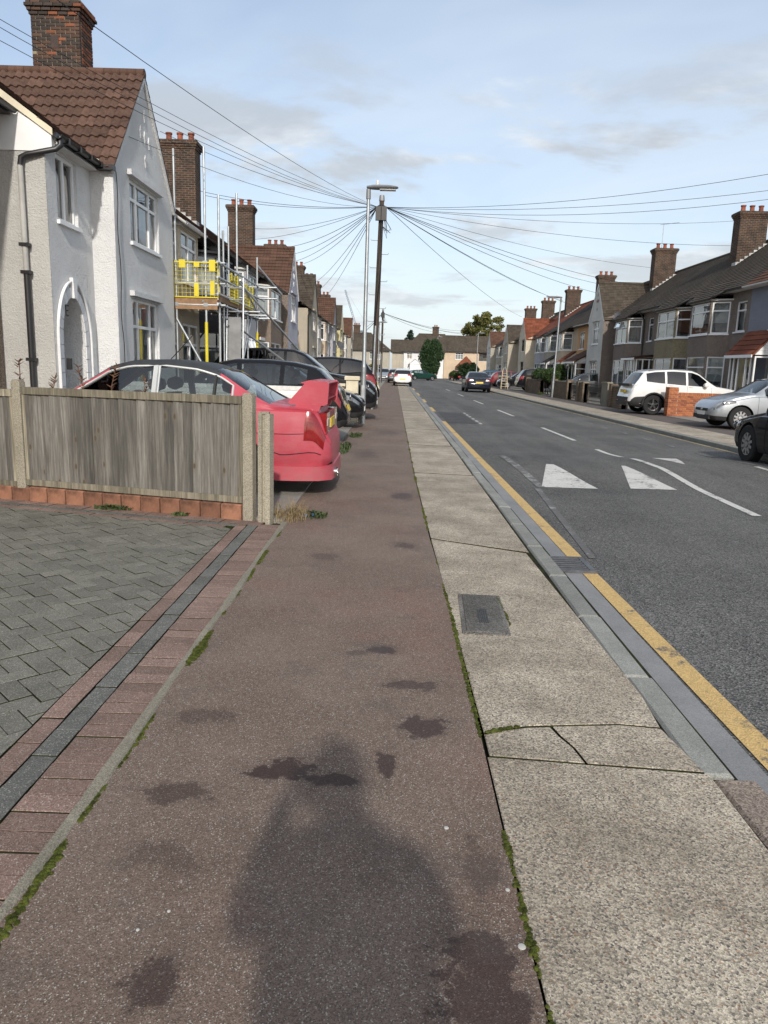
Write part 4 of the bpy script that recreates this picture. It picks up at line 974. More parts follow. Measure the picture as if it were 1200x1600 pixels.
# roof tiles of the white house's gable: the camera-side slope is laid tile by tile, and the stepped sheet below it is removed
def tile_slope(root):
    gr = [c for c in root.children if c.name.startswith('gable_roof')][0]
    a, b = 1.65, 5.05; mid = (a + b) / 2; ez, az, pj = 4.7, 6.68, 1.0; t_ = (az - ez) / (mid - a)
    e = Vector((0, a - .12, ez - .12 * t_ + .045)); r = Vector((0, mid, az + .055)); d = r - e; L = d.length; d.normalize(); n_ = Vector((0, -d.z, d.y))
    tw, rows = .3, 10; ch = L / rows
    m = MB(); prof = [(0, 0), (.03, .028), (.055, .034), (.08, .028), (.11, .004), (.15, 0), (.18, .028), (.205, .034), (.23, .028), (.26, .004), (.298, 0)]
    lo, hi = [], []
    for x, h in prof: lo.append(Vector((x, 0, 0)) + n_ * (h + .034) + d * 0); hi.append(Vector((x, 0, 0)) + n_ * h + d * (ch + .05))
    bt = [Vector((x, 0, 0)) + n_ * (h + .008) for x, h in prof]
    k_ = len(prof); V = lo + hi + bt; F = [(i, i + 1, k_ + i + 1, k_ + i) for i in range(k_ - 1)] + [(2 * k_ + i, 2 * k_ + i + 1, i + 1, i) for i in range(k_ - 1)]
    F += [(0, 2 * k_, k_), (k_ - 1, 2 * k_ - 1, 3 * k_ - 1)]
    tm = ground_nt('roof_tile_clay'); c = tm.mix(tm.ramp(tm.noise(9, 5, .7), .3, .7), (0.075, 0.043, 0.032), (0.125, 0.072, 0.052)); c = tm.mix(1.0, c, tm.ramp(tm.rnd(), 0, 1, .78, 1.2, False), 'MULTIPLY')
    c = tm.mix(tm.math('MULTIPLY', tm.ramp(tm.noise(45, 3, .7), .66, .74), .5), c, (.28, .22, .13)); tm.bump(tm.noise(120, 3), .3, .003); tm.done(c, .85, .25)
    m.add(V, F); me = m.mesh('roof_tile', MATS['roof_tile_clay'], 50, recalc=False)
    for i in range(rows):
        for j in range(14):
            x = pj + .06 - tw * (j + 1); p = e + d * (ch * i); pc = p + d * ch
            if pc.z < 5.05 + SL * (.35 - (x + .3)) - .12: continue
            obj('roof_tile', me, gr, (x, p.y, p.z))
tile_slope(H1)
house('L', XL, 16.75, 21.3, 'cream_render', 'cream house with a pale bay wrapped in scaffolding', 'tile_rust', [('bay', 16.95, 19.6, dict(proj=.95, cs=(), cf=(.5,), gut='upvc', curt='net')), ('door', 20.0, 20.9), ('win', 20.0, 20.8, 3.5, 4.5), ('chimney', 18.9, 18.95, dict(top=9.43, bricks=True, dx=1.12))], lod=0, seed=3, gut='upvc')
house('L', XL, 21.3, 24.7, 'dark_render', 'black painted house with dark bay behind the scaffold', 'tile_rust', [('bay', 21.5, 24.1, dict(frame='greyf', soffit=0, proj=.9, cf=(.33, .67), curt='net'))], lod=0, seed=4)
house('L', XL, 24.7, 28.9, 'mid_grey_render', 'grey house with white windows and small red porch canopy', 'tile_rust', [('bay', 24.8, 28.0, dict(proj=.9, wall='pale_grey_render', cf=(.33, .67), opens=(0, 1), oz=0, of=1, curt='net')), ('canopy', 27.9, 28.9, dict(roof='tile_red', proj=.9)), ('chimney', 28.6, 28.65, dict(top=9.25)), ('dish', 28.5, 28.6, dict(z=3.0, r=.36, v=.35)), ('win', 28.2, 28.8, 3.4, 4.5)], lod=0, seed=5, apron='pale_grey_render')
house('L', XL, 28.9, 34.2, 'taupe_pebbledash', 'brown pebbledash house with white-framed bay beside the grey gable', 'tile_brown', [('bay', 29.5, 33.4, dict(proj=.95, curt='net', cf=(.5,), wall='brown_pebbledash')), ('pipe', 33.9, 34.0)], lod=0, seed=6, apron='brown_pebbledash')
house('L', XL, 34.2, 38.6, 'mid_grey_render', 'grey gabled house with brown tiled roof and white windows', 'tile_brown', [('gable', 34.2, 37.6, dict(proj=1.05, az=6.75, wall='lilac_grey_render', side='taupe_pebbledash', wins=[(1.0, 2.6, .8, 2.4), (.9, 2.5, 3.5, 4.7)], vents=[(0, 5.9), (-.2, 5.55), (.2, 5.55), (0, 5.2)], ventm='upvc')), ('door', 37.7, 38.5), ('canopy', 37.65, 38.6, dict(z=2.4)), ('dish', 37.9, 38, dict(z=3.2, r=.45, v=.7))], lod=0, seed=7)
house('L', XL, 38.6, 42.3, 'stone_render', 'plain rendered house after the grey gable', 'tile_old', [('win', 39.5, 41, 3.5, 4.6), ('chimney', 39.5, 39.55, dict(top=9.3)), ('pipe', 42.0, 42.1)], lod=1, seed=8)
hb7 = house('L', XL, 42.3, 47.5, 'beige_render', 'weathered beige house with mossy gable roof and black gutter', 'tile_old', [('gable', 44.0, 47.5, dict(proj=1.0, wall='beige_render', side='beige_render', barge='black')), ('win', 42.8, 43.6, 3.5, 4.5)], lod=1, seed=9)
m = MB(); m.box(-.02, 1.0, -.004, 1.72, 0, 4.62); m.build('porch_block', MATS['beige_render'], hb7); m = MB(); roof_slope(m, (1.2, -.15, 4.5), (1.2, 1.8, 4.5), (.2, 1.8, 5.2), (.2, -.15, 5.2), .24); m.build('porch_roof', MATS['tile_old'], hb7, recalc=False); gutter(hb7, (1.22, -.15, 4.48), (1.22, 1.8, 4.48)); m = MB(); m.path([(1.1, -.05, 4.45), (1.03, -.06, 4.2), (1.03, -.06, .1)], .045, 8); m.build('downpipe', BLK, hb7)
house('L', XL, 47.5, 52.5, 'stone_render', 'stone coloured house with grey white-framed bay', 'tile_old', [('bay', 47.9, 51.0, dict(proj=.95, wall='offwhite_render')), ('chimney', 50.5, 50.55, dict(top=9.15, pots=3))], seed=10, apron='offwhite_render')
house('L', XL, 52.5, 56.5, 'peach_render', 'peach house with wide bay under dark eaves', 'tile_old', [('bay', 52.9, 56.0, dict(proj=.95, frame='upvc'))], seed=11, apron='peach_render')
house('L', XL, 56.5, 62.2, 'pale_grey_render', 'pale grey house with dark bay and brown tiled gable', 'tile_brown', [('gable', 58.7, 62.2, dict(proj=1.05, wall='mid_grey_render', side='pale_grey_render', barge='black')), ('bay', 56.6, 58.6, dict(proj=.9, frame='greyf', cant=.4)), ('chimney', 60.8, 60.85, dict(top=9.2)), ('dish', 62.1, 62.2, dict(z=3.2, r=.4, v=1.4))], seed=12)
house('L', XL, 62.2, 69.5, 'yellow_render', 'pale yellow house with mossy gable roof', 'tile_old', [('gable', 65.6, 69.4, dict(proj=1.1, wall='yellow_render', side='yellow_render')), ('bay', 62.4, 65.3, dict(proj=.9)), ('chimney', 68, 68.05, dict(top=9.2))], seed=13)
house('L', XL, 69.5, 75.0, 'red_brick', 'brick fronted house with white bay far down the row', 'tile_old', [('bay', 70.0, 73.5, dict(proj=.95, wall='red_brick')), ('chimney', 77.0 - 3, 74.05, dict(top=9.2))], seed=14)
house('L', XL, 75.0, 80.0, 'offwhite_render', 'off-white house with bay next to the last gable', 'tile_old', [('bay', 75.4, 78.8, dict(proj=.95))], seed=15)
house('L', XL, 80.0, 86.0, 'stone_render', 'last house of the row with dark brown gable roof', 'tile_rust', [('gable', 82.0, 86.0, dict(proj=1.1, wall='stone_render', side='stone_render')), ('chimney', 84, 84.05, dict(top=9.2))], seed=16)

# ------------------------------------------------------------------ the far row (right)
XR = 14.0
house('R', XR, 24.0, 30.3, 'slate_blue_render', 'slate blue house with white porch under red tile roof', 'tile_rust', [('porch', 28.0, 30.05, dict(proj=.68, h0=2.3, h1=3.2, roof='tile_red', base=.45, tr=0, sc=())), ('win', 27.0, 28.6, 3.3, 4.75, dict(cols=(.5,))), ('win', 24.5, 26.5, .8, 2.3)], lod=0, seed=30, gut='upvc')
house('R', XR, 30.3, 35.2, 'taupe_pebbledash', 'brown pebbledash house with white-pillared bay beside red porch', 'tile_old', [('bay', 31.9, 35.0, dict(proj=.7, cant=.5, cf=(), curt='blind', tr=.28)), ('win', 30.6, 31.5, 3.35, 4.55, dict(cols=(), curt='net'))], lod=0, seed=31, apron='taupe_pebbledash')
house('R', XR, 35.2, 40.2, 'moss_pebbledash', 'moss-streaked pebbledash house with bowed bay', 'tile_old', [('bay', 35.5, 39.4, dict(proj=.75, cant=.7, cf=(.5,), curt='dark', tr=.35)), ('chimney', 36.9, 36.95, dict(v=-2.6, top=9.15, dx=1.3))], lod=0, seed=32)
house('R', XR, 40.2, 46.9, 'taupe_pebbledash', 'brown pebbledash house with rounded white bay and black downpipe', 'tile_old', [('bay', 43.0, 46.4, dict(proj=.75, cf=(.5,), opens=(0,), oz=1, of=1, tr=.3, curt='net')), ('win', 41.4, 42.2, 3.35, 4.6, dict(cols=())), ('pipe', 42.6, 42.7), ('porch', 39.8 + .5, 42.3, dict(proj=1.1, h0=2.35, h1=2.5, roof='tile_brown', tr=.4, sc=(.33, .66))), ('dish', 46.6, 46.7, dict(v=.45, z=5.0, r=.28))], lod=0, seed=33)
house('R', XR, 46.9, 51.6, 'taupe_pebbledash', 'white gabled house with diamond tiles in its gable', 'tile_old', [('gable', 47.6, 51.2, dict(proj=1.0, az=7.2, ez=4.9, wall='offwhite_render', side='taupe_pebbledash', wins=[(.9, 2.6, .7, 2.3), (1.0, 2.5, 3.4, 4.8)], cols=(.35, .65), vents=[(0, 6.5), (-.2, 6.1), (0, 6.1), (.2, 6.1), (0, 5.6)], frame='upvc')), ('chimney', 48.3, 48.35, dict(v=-2.6, top=9.25, dx=1.3, aerial=2.6))], lod=0, seed=34)
house('R', XR, 51.6, 58.2, 'orange_render', 'orange painted house with white porch', 'tile_old', [('win', 52.6, 53.8, 3.3, 4.6), ('win', 56.2, 57.6, 3.3, 4.6), ('porch', 52.0, 55.2, dict(proj=1.5, roof='tile_brown')), ('sky', 53, 54)], lod=1, seed=35, gut='upvc')
house('R', XR, 58.2, 63.0, 'peach_render', 'peach house with small white gable over its bay', 'tile_old', [('bay', 59.6, 62.4, dict(proj=.75)), ('chimney', 61.2, 61.25, dict(v=-2.6, top=9.2, dx=1.3)), ('porch', 58.3, 59.5, dict(proj=1.1))], seed=36)
house('R', XR, 63.0, 68.0, 'stone_render', 'stone coloured house with dark porch roof', 'tile_grey', [('bay', 64.6, 67.6, dict(proj=.75)), ('porch', 63.0, 64.5, dict(proj=1.3, roof='tile_grey'))], seed=37)
house('R', XR, 68.0, 73.0, 'pale_grey_render', 'pale grey house with two white bay storeys under red roof', 'tile_red', [('bay', 68.6, 72.0, dict(proj=.75)), ('chimney', 72.0, 72.05, dict(v=-2.6, top=9.2, dx=1.3))], seed=38)
house('R', XR, 73.0, 79.0, 'cream_render', 'cream house with brown windows under red tiled gable', 'tile_red', [('gable', 74.6, 78.6, dict(proj=1.1, wall='cream_render', side='cream_render', frame='brownf')), ('win', 73.2, 74.3, 3.3, 4.6)], seed=39)
house('R', XR, 79.0, 84.0, 'lilac_grey_render', 'pale lilac house between the two gabled houses', 'tile_old', [('win', 80.0, 82.0, 3.3, 4.6), ('win', 80, 82, .8, 2.3), ('chimney', 83.4, 83.45, dict(v=-2.6, top=9.2, dx=1.3))], seed=40)
house('R', XR, 84.0, 90.0, 'beige_render', 'beige gabled house with brown roof', 'tile_old', [('gable', 86.0, 89.8, dict(proj=1.1, wall='beige_render', side='beige_render'))], seed=41)
house('R', XR, 90.0, 95.0, 'brown_pebbledash', 'brown house with cream bay down the far row', 'tile_red', [('bay', 91, 94, dict(proj=.75, wall='cream_render')), ('chimney', 94, 94.05, dict(v=-2.6, top=9.2, dx=1.3))], seed=42, apron='cream_render')
house('R', XR, 95.0, 100.0, 'stone_render', 'stone coloured house with white windows next to the end gable', 'tile_old', [('bay', 96, 99, dict(proj=.75))], seed=43)
house('R', XR, 100.0, 106.0, 'offwhite_render', 'end house of the far row with brown gable', 'tile_rust', [('gable', 101.5, 105.5, dict(proj=1.1, wall='offwhite_render', side='stone_render'))], seed=44)

# ------------------------------------------------------------------ houses across the junction (fronts face the camera)
def cross_house(x0, x1, y, wall, label, roof='tile_old_x', eave=4.8, ridge=7.6, hipL=0.0, hipR=0.0, wins=(), chim=(), depth=7.0, gable=None, side_wall=None, rz=0.0):
    root = thing('end_house', label, 'house', (x0, y, 0), rz); W = x1 - x0
    m = MB(); ops = [tuple(q[:4]) for q in wins]
    wall_open(m, (0, 0), (1, 0), (0, -1), 0, W, 0, eave, ops, .12)
    m.poly([(0, 0, 0), (0, depth, 0), (0, depth, eave), (0, 0, eave)]); m.poly([(W, 0, 0), (W, depth, 0), (W, depth, eave), (W, 0, eave)]); m.poly([(0, depth, 0), (W, depth, 0), (W, depth, eave), (0, depth, eave)]); m.poly([(0, 1.2, 0), (W, 1.2, 0), (W, 1.2, eave), (0, 1.2, eave)])
    m.build('wall', MATS[wall], root, recalc=False)
    o_ = .35; m = MB(); A, B = (-o_, -o_, eave - .1), (W + o_, -o_, eave - .1); rA, rB = (hipL if hipL else -o_, depth / 2, ridge), (W - hipR if hipR else W + o_, depth / 2, ridge)
    roof_slope(m, A, B, rB, rA, .3); roof_slope(m, (W + o_, depth + o_, eave - .1), (-o_, depth + o_, eave - .1), rA, rB, .8)
    for c_, r_ in ((-o_, rA), (W + o_, rB)): m.poly([(c_, -o_, eave - .1), (c_, depth + o_, eave - .1), r_])
    ro = m.build('roof', MATS[roof], root, recalc=False)
    m = MB(); m.path([rA, rB], .1, 6); m.build('ridge_tiles', MATS[roof], ro)
    MB().box(-o_, W + o_, -o_ - .08, -o_, eave - .2, eave - .05).build('gutter', BLK, root)
    for q in wins: window(root, (0, 0), (1, 0), (0, -1), q[0], q[1], q[2], q[3], (.33, .67) if q[1] - q[0] > 1.3 else (.5,), .3, (), q[4] if len(q) > 4 else 'upvc', 1)
    for (cx_, pots) in chim:
        ch = MB().box(cx_ - .55, cx_ + .55, depth / 2 - .4, depth / 2 + .4, ridge - 1.2, ridge + 1.3).box(cx_ - .63, cx_ + .63, depth / 2 - .48, depth / 2 + .48, ridge + 1.1, ridge + 1.25).build('chimney', CHB, root)
        for i in range(pots): MB().lathe([(.13, 0), (.11, .05), (.11, .3), (.13, .32)], (cx_ + (i - (pots - 1) / 2) * .35, depth / 2, ridge + 1.3), 8).build('chimney_pot', POT, ch)
    if gable:
        a, b, gz, pj = gable
        m = MB(); wall_open(m, (0, -pj), (1, 0), (0, -1), a, b, 0, eave, [(a + .4, b - .4, .8, 2.2), (a + .4, b - .4, 3.3, 4.4)], .1); m.poly([(a, -pj, eave), (b, -pj, eave), ((a + b) / 2, -pj, gz)])
        for c_ in (a, b): m.poly([(c_, -pj, 0), (c_, 0, 0), (c_, 0, eave), (c_, -pj, eave)])
        m.build('gable_front', MATS[wall], root, recalc=False)
        m = MB(); mm = (a + b) / 2; roof_slope(m, (a - .2, depth / 2 - 1, eave - .15), (a - .2, -pj - .1, eave - .15), (mm, -pj - .1, gz + .06), (mm, depth / 2 - 1, gz + .06), .3); roof_slope(m, (b + .2, -pj - .1, eave - .15), (b + .2, depth / 2 - 1, eave - .15), (mm, depth / 2 - 1, gz + .06), (mm, -pj - .1, gz + .06), .3); m.build('gable_roof', MATS[roof], root, recalc=False)
        for z0, z1 in ((.8, 2.2), (3.3, 4.4)): window(root, (0, -pj), (1, 0), (0, -1), a + .4, b - .4, z0, z1, (.25, .5, .75), .3, (), 'upvc', 1, True, 'none', .03)
    return root
cross_house(-8.8, -0.9, 126, 'stone_render', 'beige hipped-roof house across the junction behind the wooden pole', eave=4.5, ridge=7.3, hipR=3.2, wins=[(.6, 1.8, 2.9, 4.1), (4.6, 6.4, 2.9, 4.1), (.6, 2, .7, 2.0), (5.2, 6.6, .6, 2.1)], chim=[(2.2, 3)])
cross_house(-0.5, 5.0, 150, 'beige_render', 'low dark-roofed house in the gap behind the junction', eave=4.8, ridge=7.2)
hw = cross_house(1.6, 8.6, 132, 'white_roughcast', 'white gabled house facing the end of the street', eave=4.6, ridge=7.7, hipL=2.6, gable=(2.9, 5.6, 6.2, .5), chim=[(5.6, 2)], wins=[(.5, 1.5, 3.2, 4.2), (6.0, 6.8, 3.2, 4.3)])
MB().poly([(1.0, -1.0, 2.35), (3.0, -1.0, 2.35), (2.0, -1.0, 3.1)]).build('porch_gable', UPVC, hw); MB().box(1.1, 2.9, -.98, 0, 0, 2.3).build('porch', UPVC, hw); m = MB(); roof_slope(m, (.85, -.05, 2.25), (.85, -1.15, 2.25), (2, -1.15, 3.2), (2, -.05, 3.2), .3); roof_slope(m, (3.15, -1.15, 2.25), (3.15, -.05, 2.25), (2, -.05, 3.2), (2, -1.15, 3.2), .3); m.build('porch_roof', MATS['tile_grey'], hw, recalc=False)
ht = cross_house(8.8, 25.5, 134, 'peach_render', 'long cream terrace with dark roof across the junction', eave=4.9, ridge=7.6, wins=[(2.0, 3.4, 3.4, 4.6), (6.2, 10.0, 3.2, 4.6, 'brownf'), (12.5, 14.5, 3.2, 4.6, 'brownf')], chim=[(11.8, 4)])
po = MB().box(2.6, 5.0, -2.4, -.02, 0, 2.2).build('porch', UPVC, ht); m = MB(); c_ = (3.8, -1.3, 4.0)
for p, q in (((2.1, -2.9), (5.5, -2.9)), ((5.5, -2.9), (5.5, .0)), ((5.5, 0), (2.1, 0)), ((2.1, 0), (2.1, -2.9))): roof_slope(m, (*p, 2.15), (*q, 2.15), c_, c_, .3)
m.build('porch_roof', MATS['tile_red_x'], po, recalc=False); MB().box(3.3, 4.2, -2.44, -2.4, .1, 2.0).build('door', WOODP, po)

# ------------------------------------------------------------------ cars (local frame: +x forward, +y left, origin on the ground in the middle)
def carpaint(name, col, rough=0.4, metal=0.0, coat=1.0, fade=0.0):
    if name in MATS: return MATS[name]
    t = NT(name); n = t.ramp(t.noise(2.2, 6, .65), .3, .7)
    c = t.mix(n, k(col, .93), k(col, 1.07))
    if fade:
        ch = t.ramp(t.noise(3.1, 6, .7, t.mapping(t.coord(), (1, 1, 2))), .40, .70); c = t.mix(t.math('MULTIPLY', ch, fade), c, tuple(x * .6 + .22 for x in col))
    z = t.n('ShaderNodeSeparateXYZ'); t.l(t.coord(), z.inputs[0])
    dirt = t.math('MULTIPLY', t.ramp(z.outputs[2], .15, .65, 1, 0), t.ramp(t.noise(6, 5, .7), .35, .75)); c = t.mix(t.math('MULTIPLY', dirt,   .35 if max(col) > .1 else .02), c, (.16, .14, .12))
    t.b.inputs['Coat Weight'].default_value = coat; t.b.inputs['Coat Roughness'].default_value = .05 + .3 * fade; t.b.inputs['Coat IOR'].default_value = 1.38 if max(col) > .1 else 1.3
    return t.done(c, rough, .5 if max(col) > .1 else .04, metal)
PRED = carpaint('red_car_paint', (0.40, 0.042, 0.066), .5, 0, .3, .14); PBLK = carpaint('black_car_paint', (0.008, 0.008, 0.010)); PNAVY = carpaint('navy_car_paint', (0.010, 0.013, 0.022)); PWHT = carpaint('white_car_paint', (0.66, 0.66, 0.64)); PSIL = carpaint('silver_car_paint', (0.34, 0.36, 0.38), .35, .55)
PGRY = carpaint('grey_car_paint', (0.09, 0.095, 0.10), .35, .5); PGRN = carpaint('green_car_paint', (0.012, 0.045, 0.035)); PRD2 = carpaint('bright_red_paint', (0.36, 0.015, 0.02)); PDRED = carpaint('dark_red_paint', (0.16, 0.008, 0.014)); PBLU = carpaint('blue_car_paint', (0.03, 0.07, 0.16))
TYRE = M('tyre_rubber', (0.016, 0.016, 0.016), .85, .2); ALLOY = M('alloy_wheel', (0.5, 0.5, 0.51), .3, .08, metal=.85); DALLOY = M('dark_alloy', (0.09, 0.09, 0.095), .35, .1, metal=.7); WELL = M('wheel_well', (0.008, 0.008, 0.008), .95); TRIM = M('black_trim', (0.022, 0.022, 0.023), .6, .15); CHROME = M('chrome_trim', (0.62, 0.62, 0.62), .12, .03, metal=1.0)
SEAT = M('seat_fabric', (0.035, 0.034, 0.034), .9); PLATEY = M('number_plate_yellow', (0.62, 0.45, 0.06), .5, .05); PLATEW = M('number_plate_white', (0.66, 0.66, 0.62), .5, .05); SILT = M('silver_window_trim', (0.55, 0.56, 0.55), .35, .06, metal=.3); ROOFB = M('sunburnt_black_roof', (0.030, 0.032, 0.034), .55, .2, 4)
def lens(name, col, rough=.08):
    if name in MATS: return MATS[name]
    t = NT(name); w_ = t.n('ShaderNodeTexWave', wave_type='BANDS', bands_direction='Z'); w_.inputs['Scale'].default_value = 22; t.l(t.coord(), w_.inputs['Vector'])
    c = t.mix(w_.outputs['Fac'], k(col, .6), k(col, 1.2)); t.b.inputs['Coat Weight'].default_value = 1; return t.done(c, rough, .6)
LRED = M('tail_light_red', (0.20, 0.004, 0.006), .15, .25, 9, coat=1.0); LWHT = M('light_clear', (0.45, 0.45, 0.45), .12, .2, 12, coat=1.0); LHEAD = M('head_light', (0.15, 0.16, 0.17), .08, .5, 14, coat=1.0, metal=.5); LAMB = lens('light_amber', (0.45, 0.16, 0.02))

def car(name, label, spec, loc, rotz, paint, group=None, lod=1, roofmat=None, mats=None):
    """lofted body; spec keys: L W top belt glass(side intervals) ws rg wheels(r, x front, x rear) zb"""
    L, W = spec['L'], spec['W'] / 2; root = thing(name, label, 'car', loc, rotz, group)
    ip = lambda x, tab: float(np.interp(x, [p[0] for p in tab], [p[1] for p in tab]))
    keys = sorted({p[0] for p in spec['top']} | {p[0] for p in spec['belt']} | {q for g in spec['glass'] for q in g} | set(spec['ws']) | set(spec['rg']) | {0, L})
    xs = []
    for a, b in zip(keys, keys[1:]):
        n = max(1, int(round((b - a) / (.07 if lod < 2 else .16)))); xs += [a + (b - a) * i / n for i in range(n)]
    xs.append(L); xs = [x for i, x in enumerate(xs) if i == 0 or x - xs[i - 1] > .004]
    r, xf, xr = spec['wheels']; roofw = spec.get('roofw', .70) * W
    sm = lambda f, x, h=.05: (f(x - h) + 2 * f(x) + f(x + h)) / 4
    top = lambda x: sm(lambda q: ip(q, spec['top']), x, .035); belt = lambda x: min(sm(lambda q: ip(q, spec['belt']), x), top(x) - .02); zbf = lambda x: ip(x, spec.get('bot', [(0, .30), (.12, .22), (.5, .20), (L - .5, .20), (L - .12, .26), (L, .34)]))
    plan = spec.get('plan', [(0, .62), (.04, .76), (.12, .86), (.3, .94), (.7, .985), (1.2, 1), (L - 1.0, 1), (L - .4, .97), (L - .12, .90), (L - .03, .84), (L, .74)])
    def prof(x):
        w_ = ip(x, plan) * W; zt, zb, zs = top(x), zbf(x), belt(x); gh = zt - zs; f = max(0.0, min(1.0, (gh - .06) / .38)); wr = w_ * .93 * (1 - f) + min(roofw, w_ * .9) * f
        zm = zb + .48 * (zs - zb); e_ = min(.07, gh * .35)
        P = [(0, zb), (.75 * w_, zb), (.93 * w_, zb + .03), (.985 * w_, zb + .14 * min(1, (zs - zb) / .4)), (w_, zm), (.995 * w_, zm + .55 * (zs - zm)), (.97 * w_, zs - .015 * min(1, gh * 10)), (.945 * w_, zs)]
        g0 = (.935 * w_, zs + min(.02, gh * .1)); g1 = (wr + .012, zt - e_ * 1.25)
        P += [g0, ((g0[0] * .62 + g1[0] * .38) + .012 * f, g0[1] * .62 + g1[1] * .38), ((g0[0] * .25 + g1[0] * .75) + .008 * f, g0[1] * .25 + g1[1] * .75), g1, (wr * .965, zt - e_ * .55), (wr * .88, zt - e_ * .2), (wr * .5, zt - e_ * .03), (0, zt)]
        return P
    n = 16; V = []; F = []; MI = []
    for x in xs:
        p = prof(x); V += [(L / 2 - x, -y, z) for y, z in p] + [(L / 2 - x, y, z) for y, z in p[1:-1][::-1]]
    N_ = 2 * n - 2
    side = lambda x: any(g[0] - 1e-6 <= x <= g[1] + 1e-6 for g in spec['glass'])
    for i in range(len(xs) - 1):
        xm = (xs[i] + xs[i + 1]) / 2
        for j in range(N_):
            q = j if j < n - 1 else N_ - 1 - j     # half profile segment
            mi = 0
            if 8 <= q <= 10 and side(xm) and top(xm) - belt(xm) > .09: mi = 1
            elif q >= 12 and (spec['ws'][0] <= xm <= spec['ws'][1] or spec['rg'][0] <= xm <= spec['rg'][1]): mi = 2
            elif q >= 11 and roofmat is not None and spec['ws'][1] - .03 < xm < spec['rg'][0] + .03: mi = 4
            elif q <= spec.get('sill', 2): mi = 3
            F.append((i * N_ + j, i * N_ + (j + 1) % N_, (i + 1) * N_ + (j + 1) % N_, (i + 1) * N_ + j)); MI.append(mi)
    F.append(tuple(range(N_))[::-1]); MI.append(0); F.append(tuple(range((len(xs) - 1) * N_, len(xs) * N_))); MI.append(0)
    me = bpy.data.meshes.new('body'); me.from_pydata(V, [], F); gm = mats or (CARGLASS, CARGLASS)
    for q in (paint, gm[0], gm[1], TRIM, roofmat or paint, WELL): me.materials.append(q)
    me.polygons.foreach_set('material_index', MI)
    bm = bmesh.new(); bm.from_mesh(me); bmesh.ops.recalc_face_normals(bm, faces=bm.faces); bm.to_mesh(me); bm.free()
    tmp = bpy.data.objects.new('tmp_body', me); COL.objects.link(tmp); cuts = []
    for xw in (xf, xr):
        for s_ in (-1, 1):
            c = MB().lathe([(r + .055, -.17), (r + .055, .17)], (L / 2 - xw, s_ * (W - .10), r + .0), 24, 'y'); cm_ = c.mesh('cut', [WELL]); 
            for q in range(5): cm_.materials.append(WELL)
            cm_.polygons.foreach_set('material_index', [5] * len(cm_.polygons)); co = bpy.data.objects.new('tmp_cut', cm_); COL.objects.link(co); cuts.append(co)
            md = tmp.modifiers.new('b', 'BOOLEAN'); md.operation = 'DIFFERENCE'; md.object = co; md.solver = 'EXACT'
    dg = bpy.context.evaluated_depsgraph_get(); dg.update(); res = bpy.data.meshes.new_from_object(tmp.evaluated_get(dg))
    for o in cuts + [tmp]: bpy.data.objects.remove(o)
    if len(res.polygons) < 50: res = me
    bm = bmesh.new(); bm.from_mesh(res)
    groups = {1: [], 2: [], 0: []}
    for f in bm.faces: groups[f.material_index if f.material_index in (1, 2) else 0].append(f.index)
    bm.free()
    def sub(keep, nm, par, offs=0.0):
        b2 = bmesh.new(); b2.from_mesh(res); b2.faces.ensure_lookup_table(); ks = set(keep); bmesh.ops.delete(b2, geom=[f for f in b2.faces if f.index not in ks], context='FACES')
        mm = bpy.data.meshes.new(nm); b2.to_mesh(mm); b2.free()
        for q in res.materials: mm.materials.append(q)
        mm.shade_smooth(); mm.set_sharp_from_angle(angle=rad(38)); return obj(nm, mm, par)
    body = sub(groups[0], 'body', root)
    def islands(keep, nm):
        b2 = bmesh.new(); b2.from_mesh(res); b2.faces.ensure_lookup_table(); left = set(keep)
        while left:
            st = [left.pop()]; comp = list(st)
            while st:
                f = b2.faces[st.pop()]
                for e_ in f.edges:
                    for g in e_.link_faces:
                        if g.index in left: left.discard(g.index); comp.append(g.index); st.append(g.index)
            if len(comp) >= 3: sub(comp, nm, body)
        b2.free()
    islands(groups[1], 'side_window'); islands(groups[2], 'windscreen')
    # surface sampling for lights and seams
    def S(x, q, sgn, off=0.0):
        P = prof(x); i = min(int(q), n - 2); f = q - i; a, b = P[i], P[i + 1]; y, z = a[0] + (b[0] - a[0]) * f, a[1] + (b[1] - a[1]) * f
        t_ = Vector((b[0] - a[0], b[1] - a[1])); nn = Vector((t_.y, -t_.x)); nn = nn.normalized() if nn.length > 1e-6 else Vector((1, 0))
        return (L / 2 - x, sgn * (y + nn.x * off), z + nn.y * off)
    def patch(nm, mat, x0, x1, q0, q1, sgn, off=.006, par=None, nx=6, nq=5, skew=0.0):
        m = MB(); G = [[S(x0 + (x1 - x0) * i / nx + skew * j / nq, q0 + (q1 - q0) * j / nq, sgn, off if 0 < i < nx and 0 < j < nq else off * .55) for j in range(nq + 1)] for i in range(nx + 1)]
        idx = lambda i, j: i * (nq + 1) + j
        m.add([p for row in G for p in row], [(idx(i, j), idx(i + 1, j), idx(i + 1, j + 1), idx(i, j + 1)) for i in range(nx) for j in range(nq)]); return m.build(nm, mat, par or root, 60)
